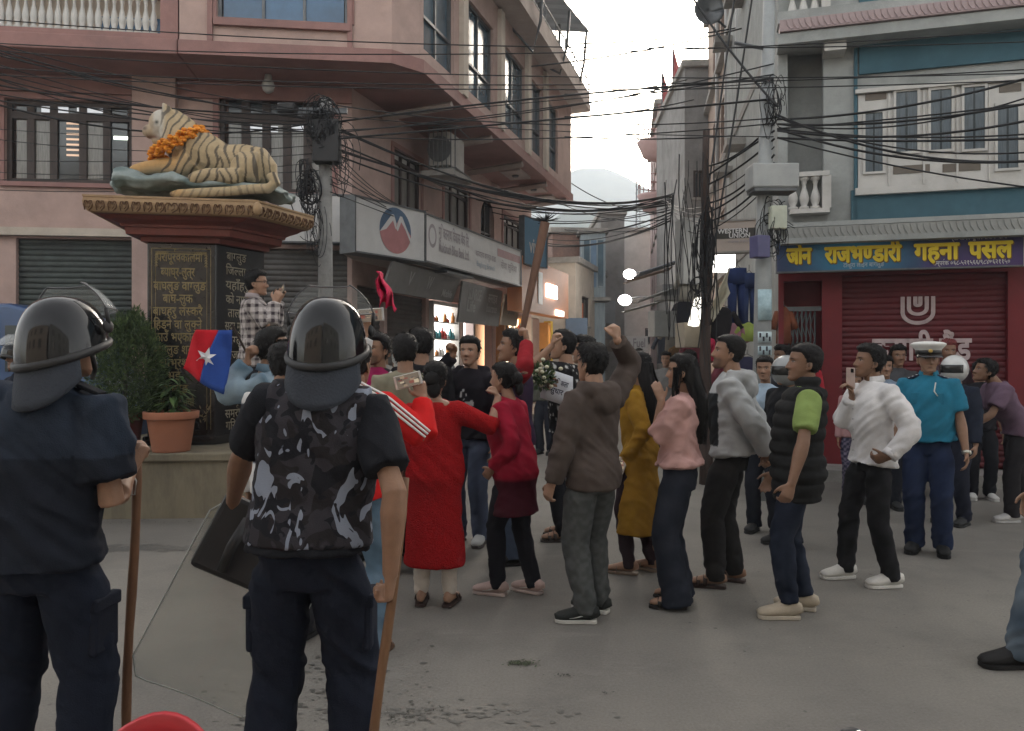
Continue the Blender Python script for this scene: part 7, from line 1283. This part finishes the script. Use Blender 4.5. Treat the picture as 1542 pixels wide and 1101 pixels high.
for px, py, w, h, col, lab, lg in ((1110, 445, .26, .75, (.022, .035, .10), 'navy blue trousers hung high at the clothes stall', True), (1128, 450, .24, .7, (.03, .045, .11), 'blue jeans hung beside the steel pole', True), (1088, 490, .4, .5, (.02, .018, .02), 'black jacket hung at the clothes stall', False), (1103, 510, .36, .42, (.25, .12, .15), 'dusty pink top hung at the clothes stall', False), (1082, 525, .3, .34, (.40, .03, .07), 'bright pink shirt low at the clothes stall', False), (1125, 500, .3, .26, (.26, .33, .08), 'lime green top folded at the clothes stall', False), (1095, 575, .4, .5, (.12, .03, .04), 'maroon top at the bottom of the clothes stall', False), (1125, 570, .4, .6, (.03, .03, .06), 'dark blue coat at the bottom of the clothes stall', False), (1180, 490, .25, .5, (.2, .07, .04), 'rust coloured dress hung in the doorway', False)): garment(px, py, 10.6, w, h, col, lab, lg)
for i, (x, y, w, h, D, col, lab) in enumerate(((997, 488, .45, .5, 15, (.3, .31, .3), 'square grey hanging sign in the lane'), (1046, 505, .5, .38, 12, (.30, .26, .2), 'tan box sign below the lit lane sign'), (1035, 380, .3, 1.1, 13, (.26, .26, .25), 'tall pale sign strip on the lane wall'), (1010, 440, .5, .3, 16, (.2, .2, .2), 'dull metal awning box in the lane'), (1025, 450, .9, .08, 14, (.22, .215, .2), 'thin concrete ledge jutting over the lane'))): m_ = MB(); q = P(x, y, D); m_.box(q, (w, .35, h), .2); obj1('lane_sign', m_, mat('lane%d' % i, col, .7, .12, 4, dirt=tuple(v * .7 for v in col)), lab, 'sign', bevel=.01)
c = P(950, 517, 30); m_ = MB(); m_.box(c, (1.3, .08, .55)); sg = obj1('fuel_banner', m_, M_sgn, 'pale banner low at the far end of the lane', 'banner'); lettering('banner_lettering', 'Non.Fuel', c + np.array([0, -.045, .0]), (1, 0, 0), (0, 0, 1), 1.1, .3, M_fl, sg, .02)
rg = np.random.RandomState(6)
for i, (x, y, D, w, h, cn) in enumerate(((1030, 480, 15, .5, .7, 0), (1018, 505, 17, .6, .8, 1), (1045, 540, 14, .5, .8, 2), (1005, 520, 19, .6, .9, 3), (1022, 545, 16, .5, .7, 4), (1038, 430, 13, .4, .5, 5))): garment(x, y, D, w, h, ((.03, .03, .04), (.2, .19, .17), (.12, .03, .04), (.05, .06, .08), (.2, .12, .06), (.24, .23, .2))[cn], ('black coat', 'pale grey shirt', 'dark red dress', 'slate blue coat', 'tan jacket', 'cream shirt')[cn] + ' hung outside a shop in the lane')
for i, (x, y, D, w) in enumerate(((1035, 415, 14, .9), (1008, 425, 18, 1.0), (1018, 455, 16, .8), (1000, 470, 21, 1.1))): m_ = MB(); q = P(x, y, D); G = np.array([[q + np.array([-w * v, -.5 + u * 1.0, .3 - .3 * v + .02 * math.sin(u * 9)]) for v in np.linspace(0, 1, 4)] for u in np.linspace(0, 1, 8)]); m_.sheet(G, .02); obj1('lane_awning', m_, mat('awning%d' % i, ((.12, .13, .15), (.16, .12, .1), (.2, .2, .19), (.1, .11, .1))[i], .8, .15, 5), ('slate', 'brown', 'pale grey', 'dull green')[i] + ' cloth awning sloping over the lane', 'awning', smooth=True)
for i, (x, y, D, w, h, cl) in enumerate(((858, 470, 26, .9, .6, (.3, .1, .05)), (868, 500, 25, .7, .9, (.1, .14, .2)), (880, 440, 27.5, .5, .9, (.36, .34, .3)), (915, 470, 31, .6, .9, (.2, .21, .22)), (905, 520, 30, 1.0, .5, (.12, .1, .08)))): m_ = MB(); q = P(x, y, D); m_.box(q, (w, .12, h), .15); obj1('far_shop_sign', m_, mat('fars%d' % i, cl, .7, .12, 4), ('rust red', 'slate blue', 'cream', 'grey', 'dark brown')[i] + ' shop sign on the far lane houses', 'sign')
# lamps in the lane
for px, py, D, lab, s in ((948, 413, 24, 'round white lane lamp glowing on a bracket', 10), (941, 452, 22, 'bright white lamp box glowing lower in the lane', 12)):
    c = P(px, py, D); t = thing('lane_lamp', c, lab, 'lamp'); m_ = MB(); m_.ell(c, (.19, .12, .15), 14, 10); mk('globe', m_, emis('lamp_globe', (1, .99, .95), 8), t, True); m_ = MB(); m_.path([c + np.array([.05, .25, .05]), c + np.array([.5, .4, .12]), c + np.array([1.3, .6, .1])], .02, 6); mk('bracket', m_, M_iron, t)
    ld = bpy.data.lights.new('lamp_light', 'POINT'); ld.energy = s; ld.shadow_soft_size = .25; ld.color = (1, .97, .9); lo_ = bpy.data.objects.new('lamp_light', ld); COL.objects.link(lo_); lo_.parent = t; lo_.location = (0, -.4, 0)
m_ = MB(); q = P(1066, 18, 15.5); G = np.array([[q + np.array([.3 * r_ * math.cos(a), -.12 + .1 * r_ * r_ * -1 + .1, .3 * r_ * math.sin(a)]) for r_ in np.linspace(.02, 1, 5)] for a in np.linspace(0, 6.283, 20)]); m_.sheet(G, .015); sd_ = thing('satellite_dish', q, 'small grey satellite dish on the edge of the brown house', 'dish'); mk('dish', m_, M_iron, sd_, True); m_ = MB(); m_.path([q + np.array([.05, .05, 0]), q + np.array([.4, .15, -.25])], .025, 6); mk('mount', m_, M_iron, sd_)
# ---------------------------------------------------------------- held things
def sheetobj(name, G, th, m, label, cat): mb = MB(); mb.sheet(np.array(G), th); return obj1(name, mb, m, label, cat, smooth=True)
# riot shield: clear curved plate with black grip pad
tl, bl = P(332, 742, 3.0), P(190, 1010, 2.85); down = (bl - tl); Ld = np.linalg.norm(down); down /= Ld; rt = np.array([.86, .22, .0]); rt -= down * rt.dot(down); rt /= np.linalg.norm(rt); nr_ = np.cross(down, rt); Wd = .5
SH = thing('riot_shield', bl, 'clear curved plastic riot shield held low beside the camouflaged officer', 'shield'); G = []
for v in np.linspace(0, 1, 15):
    row = []
    for u in np.linspace(0, 1, 13):
        rc_ = .07; du = max(0, rc_ - u * Wd, rc_ - (1 - u) * Wd); in_ = rc_ - math.sqrt(max(rc_ ** 2 - du ** 2, 0)); vv = min(max(v * Ld, in_), Ld - in_); row.append(tl + down * vv + rt * u * Wd + nr_ * .05 * (2 * u - 1) ** 2)
    G.append(row)
G = np.array(G); m_ = MB(); m_.sheet(G, .004); mk('plate', m_, mat('clear_polycarbonate', (.40, .41, .36), .1, .05, 3, alpha=.26, spec=.5), SH, True)
m_ = MB(); rim = [G[i, 0] for i in range(15)] + [G[14, j] for j in range(1, 13)] + [G[i, 12] for i in range(13, -1, -1)] + [G[0, j] for j in range(11, -1, -1)]; m_.path(rim, .003, 5); mk('edge', m_, mat('shield_edge', (.3, .31, .29), .3), SH, True)
m_ = MB(); q = tl + down * .12 + rt * .16 - np.array([0, .04, 0]); Mx = np.stack([rt, np.cross(rt, down), down], 1); m_.box(q, (.26, .05, .30), M=Mx); mk('grip_pad', m_, M_rim, SH, bevel=.02); m_ = MB(); m_.loft([q - down * .1 - np.array([0, .06, 0]), q - np.array([0, .1, 0]), q + down * .1 - np.array([0, .06, 0])], [.02] * 3, 8, side=(1, 0, 0)); mk('handle', m_, M_rim, SH, True)
def stick(a, b, r, label, colr):
    a, b = np.array(a), np.array(b); n = 10; t = thing('wooden_stick', b, label, 'stick'); mb = MB(); mb.loft([a + (b - a) * u + np.array([.006 * math.sin(u * 7), 0, 0]) for u in np.linspace(0, 1, n)], [r * (1 + .08 * math.sin(i * 2.1)) for i in range(n)], 10, side=(0, 1, 0)); mk('shaft', mb, mat('stick_wood_%d' % int(colr[0] * 999), colr, .55, .25, 7, .15, 40, stretch=(2, 2, .5)), t, True); return t, a, b
hB = B.hand[1]; a_ = hB + np.array([.0, .0, .02]); b_ = P(181, 1110, 2.72); b_ = np.array([a_[0] - .055, a_[1] + .02, .02]); st, a_, b_ = stick(a_, b_, .0165, 'long brown wooden stick under the hand of the navy officer', (.17, .085, .045))
m_ = MB(); q = a_ + (b_ - a_) * .07; m_.path([q + np.array([-.015, -.02, 0]), q + np.array([.012, -.024, -.05]), q + np.array([.006, -.022, -.1]), q + np.array([-.006, -.022, -.1]), q + np.array([-.002, -.022, -.05]), q + np.array([.018, -.02, 0])], .003, 5); mk('cord_loop', m_, M_white, st, True)
hA = A.hand[1]; dr_ = np.array([.035, .05, .36]); dr_ /= np.linalg.norm(dr_); k = (hA[2] - .02) / dr_[2]; stick(hA + dr_ * .38 + np.array([0, .0, 0]), hA - dr_ * k, .016, 'brown wooden stick gripped by the camouflaged officer', (.15, .075, .035))
# phones
phone(TS.hand[1] + np.array([-.06, -.02, .03]), (.1, -1, .05), (1, .1, .25), 'phone in pale case held by the red track jacket man', cas=(.5, .48, .45)); phone(WN.hand[1] + np.array([.03, -.03, .04]), (.05, -1, 0), (1, 0, .08), 'phone with bright screen held overhead by the navy jumper man', cas=(.45, .44, .42))
phone(WS.hand[1] + np.array([.0, .0, .07]), (.9, .4, 0), (0, 0, 1), 'phone held upright by the white shirted man', cas=(.4, .3, .26)); phone((PL.hand[1] + PL.hand[-1]) / 2 + np.array([.03, 0, .04]), (-.8, -.5, 0), (.4, -.6, .3), 'phone held out by the plaid shirted man', cas=(.05, .05, .05)); phone(MU.hand[-1] + np.array([-.02, -.03, -.01]), (-.3, -.8, .4), (.2, -.2, 1), 'phone in the hand of the woman in mustard', cas=(.35, .32, .3))
# party flag with white star, and a waved red flag
hD = DJ.hand[1]; fl = thing('party_flag', hD, 'red and blue flag with a white star held by the denim jacket man', 'flag'); q0, q1 = P(345, 493, 4.75), P(272, 552, 4.7)
def flagpt(u, v): a = P(349, 497, 4.78) * (1 - v) + P(336, 594, 4.76) * v; b = P(300, 497, 4.72) * (1 - v) + P(271, 555, 4.70) * v; return a * (1 - u) + b * u + np.array([0, .05 * math.sin(u * 5 + v * 3), .02 * math.sin(v * 3.1) * u])
for nm, u0, u1, cl in (('blue_field', 0, .48, (.03, .075, .30)), ('red_field', .48, 1, (.48, .015, .025))): m_ = MB(); m_.sheet(np.array([[flagpt(u, v) for v in np.linspace(0, 1, 12)] for u in np.linspace(u0, u1, 10)]), .004); mk(nm, m_, cloth(nm, cl), fl, True)
m_ = MB(); c_ = flagpt(.45, .55) + np.array([0, -.012, 0]); pts = [c_ + np.array([(.065 if i % 2 == 0 else .027) * math.cos(i * math.pi / 6 + .3), -.01 + .012 * math.sin(i), (.065 if i % 2 == 0 else .027) * math.sin(i * math.pi / 6 + .3)]) for i in range(12)]; m_.add([c_ + np.array([0, -.006, 0])] + pts, [(0, i + 1, (i + 1) % 12 + 1) for i in range(12)]); mk('star', m_, cloth('star_white', (.6, .6, .62)), fl)
m_ = MB(); m_.tube(hD + np.array([-.0, 0, -.05]), P(349, 488, 4.78), .008, 6); mk('staff', m_, M_wood, fl)
G = [[P(566 + 26 * u * (.45 + .55 * v) + 8 * v + 3 * math.sin(v * 9 + u * 4), 408 + 8 * u + (58 - 14 * abs(math.sin(u * 7))) * v, 6.4) + np.array([0, .10 * math.sin(u * 13 + v * 5) + .05 * math.sin(v * 11 + u * 6), .012 * math.sin(u * 17)]) for v in np.linspace(0, 1, 18)] for u in np.linspace(0, 1, 22)]; t_ = sheetobj('red_flag', G, .004, cloth('red_flag', (.50, .02, .07)), 'crumpled crimson flag waved above the crowd before the shutters', 'flag')
G = [[FM.hand[1] + np.array([(u - .35) * .27, -.02 + .01 * math.sin(u * 3), (v - .55) * .26 - .09 * (u - .5)]) for v in np.linspace(0, 1, 5)] for u in np.linspace(0, 1, 5)]; pl_ = sheetobj('placard', G, .003, mat('white_paper', (.60, .62, .66), .8, .04, 5), 'sheet of white paper with two printed lines held as a placard', 'placard')
cP = FM.hand[1] + np.array([.04, -.035, .03])
for i, s in enumerate(('नरकालि कला', 'सुधार')): ex = np.array([.95, 0, -.30]); ex /= np.linalg.norm(ex); lettering('placard_lettering', s, cP + np.array([.0, 0, -.075 * i]), ex, (.3, 0, .95), .20 if i == 0 else .11, .038, mat('print_ink', (.03, .03, .05), .8), pl_, .02)
bq = P(815, 562, 6.3); bo = thing('flower_bouquet', bq, 'small bunch of pale flowers held beside the placard', 'bouquet'); mk('leaves', leaves(160, bq + np.array([0, 0, -.03]), (.09, .06, .09), .07, ((.03, .06, .02), (.08, .11, .05)), .4, .35, seed=9), M_leaf, bo, colors=True)
for i in range(26): d = rng.randn(3) * np.array([.06, .04, .06]); m_ = MB(); m_.ell(bq + d, (.02, .02, .016), 7, 5); mk('flower', m_, mat('pale_petal', (.55, .52, .38), .8, .15), bo, True)
# ---------------------------------------------------------------- blue van, red chair, motorbike mirror, litter
VB = thing('blue_van', P(-20, 535, 9.6) * np.array([1, 1, 0]), 'blue van parked before the green grey shutter', 'van'); v0 = P(-60, 0, 9.2); M_vb = mat('van_blue', (.02, .06, .16), .3, .1, 4, coat=.5)
prof = [(-2.6, .35), (-2.6, 1.2), (-2.45, 2.05), (-2.1, 2.22), (.1, 2.22), (.62, 2.1), (1.0, 1.35), (1.55, 1.1), (1.65, .4)]; m_ = MB(); off = np.array([-4.35, 9.2, 0]) - np.array([1.75, 0, 0]); V = [(x + off[0], off[1] + y, z) for y in (0, 1.3) for x, z in prof]; n = len(prof); m_.add(V, [tuple(range(n)), tuple(range(2 * n - 1, n - 1, -1))] + [(i, n + i, n + (i + 1) % n, (i + 1) % n) for i in range(n)]); vb_ = mk('body', m_, M_vb, VB, bevel=.05)
for x in (-1.9, 1.0):
    m_ = MB(); V0 = MB(); V0.lathe([(.30, -.1), (.33, -.06), (.33, .06), (.30, .1)], (0, 0, 0), 18); V = V0.V(); m_.add(np.stack([V[:, 0], V[:, 2], V[:, 1]], 1) + np.array([x + off[0], off[1] + .05, .33]), V0.f); mk('wheel', m_, M_rim, VB, True)
for x0, x1 in ((-2.3, -1.2), (-1.1, 0.0), (.08, .55)): m_ = MB(); m_.box((off[0] + (x0 + x1) / 2, off[1] - .005, 1.68), (x1 - x0, .02, .55)); mk('side_window', m_, M_glass, VB)
CH = thing('red_plastic_chair', P(228, 1101, 1.68) * np.array([1, 1, 0]), 'red plastic chair with its curved back just below the officers', 'chair'); cx, cy = P(228, 0, 1.66)[:2]; M_rp = mat('red_plastic', (.42, .022, .03), .4, .06, 5)
m_ = MB(); m_.sheet(np.array([[(cx + .22 * u * (1 - .08 * v), cy + .06 - .10 * u * u + .10 * (1 - v), .40 + (.25 + .155 * (1 - u * u)) * v - .0) for v in np.linspace(0, 1, 9)] for u in np.linspace(-1, 1, 17)]), .012); mk('backrest', m_, M_rp, CH, True)
m_ = MB(); m_.box((cx, cy - .16, .42), (.42, .44, .02)); mk('seat', m_, M_rp, CH, bevel=.008)
for sx in (-1, 1):
    for dy in (.05, -.36): m_ = MB(); m_.tube((cx + sx * .18, cy + dy, .42), (cx + sx * .21, cy + dy + (.03 if dy > 0 else -.03), .0), .02, 8, .016); mk('leg', m_, M_rp, CH, True)
MR = thing('motorbike', P(1282, 1101, 1.14) * np.array([1, 1, 0]), 'parked motorbike with only its mirror reaching into view', 'motorbike'); q = P(1283, 1099, 1.16); M_chr = mat('chrome', (.6, .6, .6), .15, metal=1.)
m_ = MB(); m_.ell(q + np.array([0, 0, -.01]), (.02, .014, .013), 14, 10); mi = mk('mirror', m_, M_rim, MR, True); m_ = MB(); m_.ell(q + np.array([.012, -.008, -.008]), (.016, .011, .011), 12, 8); mk('mirror_glass', m_, M_chr, mi, True); m_ = MB(); m_.path([q + np.array([0, 0, -.02]), q + np.array([.03, .05, -.15])], .006, 6); mk('mirror_stalk', m_, M_chr, mi, True)
h0 = q + np.array([.03, .05, -.15]); m_ = MB(); m_.path([h0 + np.array([-.12, 0, -.02]), h0, h0 + np.array([.3, .06, .0]), h0 + np.array([.62, .0, .0]), h0 + np.array([.74, 0, -.02])], .013, 8); mk('handlebar', m_, M_rim, MR, True)
m_ = MB(); m_.ell(h0 + np.array([.3, -.35, -.12]), (.13, .28, .11), 14, 10); mk('tank', m_, M_helm, MR, True); m_ = MB(); m_.ell(h0 + np.array([.3, -.02, -.03]), (.09, .1, .09), 12, 8); mk('headlamp', m_, M_chr, MR, True)
for dy in (.28, -1.0):
    V0 = MB(); V0.lathe([(.22, -.04), (.30, -.05), (.30, .05), (.22, .04)], (0, 0, 0), 24); V = V0.V(); m_ = MB(); m_.add(np.stack([V[:, 2], V[:, 0], V[:, 1]], 1) + np.array([h0[0] + .3, h0[1] + dy, .30]), V0.f); mk('wheel', m_, M_rim, MR, True)
m_ = MB(); m_.path([(h0[0] + .3, h0[1] + .28, .3), (h0[0] + .3, h0[1] + .02, h0[2] - .02)], .025, 8); mk('fork', m_, M_chr, MR, True); m_ = MB(); m_.box((h0[0] + .3, h0[1] - .85, .74), (.2, .6, .1)); mk('seat', m_, M_black, MR, bevel=.03); m_ = MB(); m_.box((h0[0] + .3, h0[1] - .35, .42), (.22, .4, .3)); mk('engine', m_, M_iron, MR, bevel=.03)
def scatter(label, cx_, cy_, sx, sy, n, s0, cols, seed, name='leaf_litter'):
    rg = np.random.RandomState(seed); mb = MB()
    for i in range(n):
        c = np.array([cx_ + rg.randn() * sx, cy_ + rg.randn() * sy, .004 + .006 * rg.rand()]); a = rg.rand() * 6.28; l = s0 * (.4 + rg.rand()); d = np.array([math.cos(a), math.sin(a), .15 * rg.randn()]); s = np.array([-math.sin(a), math.cos(a), 0]) * .35
        mb.add([c - d * l, c + s * l, c + d * l, c - s * l], [(0, 1, 2, 3)], np.array(cols[0]) * (k_ := rg.rand()) + np.array(cols[1]) * (1 - k_))
    o = mk(name, mb, M_leaf, colors=True); return tag(o, label, 'litter', kind='stuff')
D_ = GD(1000); scatter('crushed green leaves on the road', P(785, 0, D_)[0], D_, .05, .018, 110, .012, ((.05, .075, .03), (.03, .03, .02)), 1); D_ = GD(1018); scatter('dark crumbs on the road', P(850, 0, D_)[0], D_, .03, .012, 22, .008, ((.02, .02, .018), (.04, .04, .03)), 2); D_ = GD(1044); scatter('dark crumbs on the road', P(915, 0, D_)[0], D_, .015, .006, 10, .008, ((.02, .02, .018), (.04, .04, .03)), 3)
scatter('tiny litter specks over the road', 1.0, 4.8, 2.2, 1.1, 90, .007, ((.06, .06, .05), (.3, .28, .25)), 4); D_ = GD(1080); scatter('dark damp crumbs near the officers', P(590, 0, D_)[0], D_, .13, .05, 120, .008, ((.05, .05, .04), (.09, .085, .07)), 6); scatter('dirt along the plinth foot', -4.0, 7.42, .7, .05, 260, .012, ((.04, .04, .03), (.10, .09, .07)), 7)
def stain(label, cx_, cy_, sx, sy, n, s0, col, seed):
    rg = np.random.RandomState(seed); mb = MB()
    for i in range(n):
        c = np.array([cx_ + rg.randn() * sx, cy_ + rg.randn() * sy, .0022 + .00001 * i]); r0 = s0 * (.25 + rg.rand() ** 2); k = 9; ph = rg.rand() * 6; el = rg.uniform(.35, .9)
        q = [c + np.array([math.cos(a) * r0 * (1 + .45 * math.sin(2 * a + ph) * rg.rand() + .3 * rg.randn() * .5), math.sin(a) * el * r0 * (1 + .3 * rg.randn() * .5), 0]) for a in np.linspace(0, 2 * math.pi, k, endpoint=False)]; mb.add([c] + q, [(0, j + 1, (j + 1) % k + 1) for j in range(k)])
    return tag(mk('road_stain', mb, mat('stain_%d' % seed, col, .7, .25, 30)), label, 'stain', kind='stuff')
stain('damp dark specks on the road between the officers', P(470, 0, GD(1060))[0], GD(1050), .25, .28, 260, .016, (.085, .08, .07), 1); stain('damp streak on the road near the stick', P(640, 0, GD(1075))[0], GD(1075), .28, .05, 200, .017, (.12, .113, .1), 2)
stain('dark wet strip before the plinth', P(235, 0, GD(826))[0], GD(826), .42, .05, 130, .06, (.10, .095, .085), 3); stain('small oil drops across the road', 1.2, 4.6, 1.6, .7, 110, .009, (.07, .066, .06), 5)
flush()
# ---------------------------------------------------------------- evening haze
hz = MB(); hz.box((50, 330, 99), (1300, 800, 202)); ho = mk('haze', hz, None); hm_, ht, hb = _new('evening_haze'); ht.nodes.remove(hb); pv = ht.nodes.new('ShaderNodeVolumePrincipled'); pv.inputs['Color'].default_value = (.80, .88, 1, 1); pv.inputs['Density'].default_value = .0011; pv.inputs['Anisotropy'].default_value = .2
ht.links.new(pv.outputs[0], ht.nodes['Material Output'].inputs['Volume']); ho.data.materials.append(hm_); tag(ho, kind='stuff')
SC.cycles.volume_bounces = 1; SC.cycles.volume_step_rate = 5; SC.cycles.volume_max_steps = 32
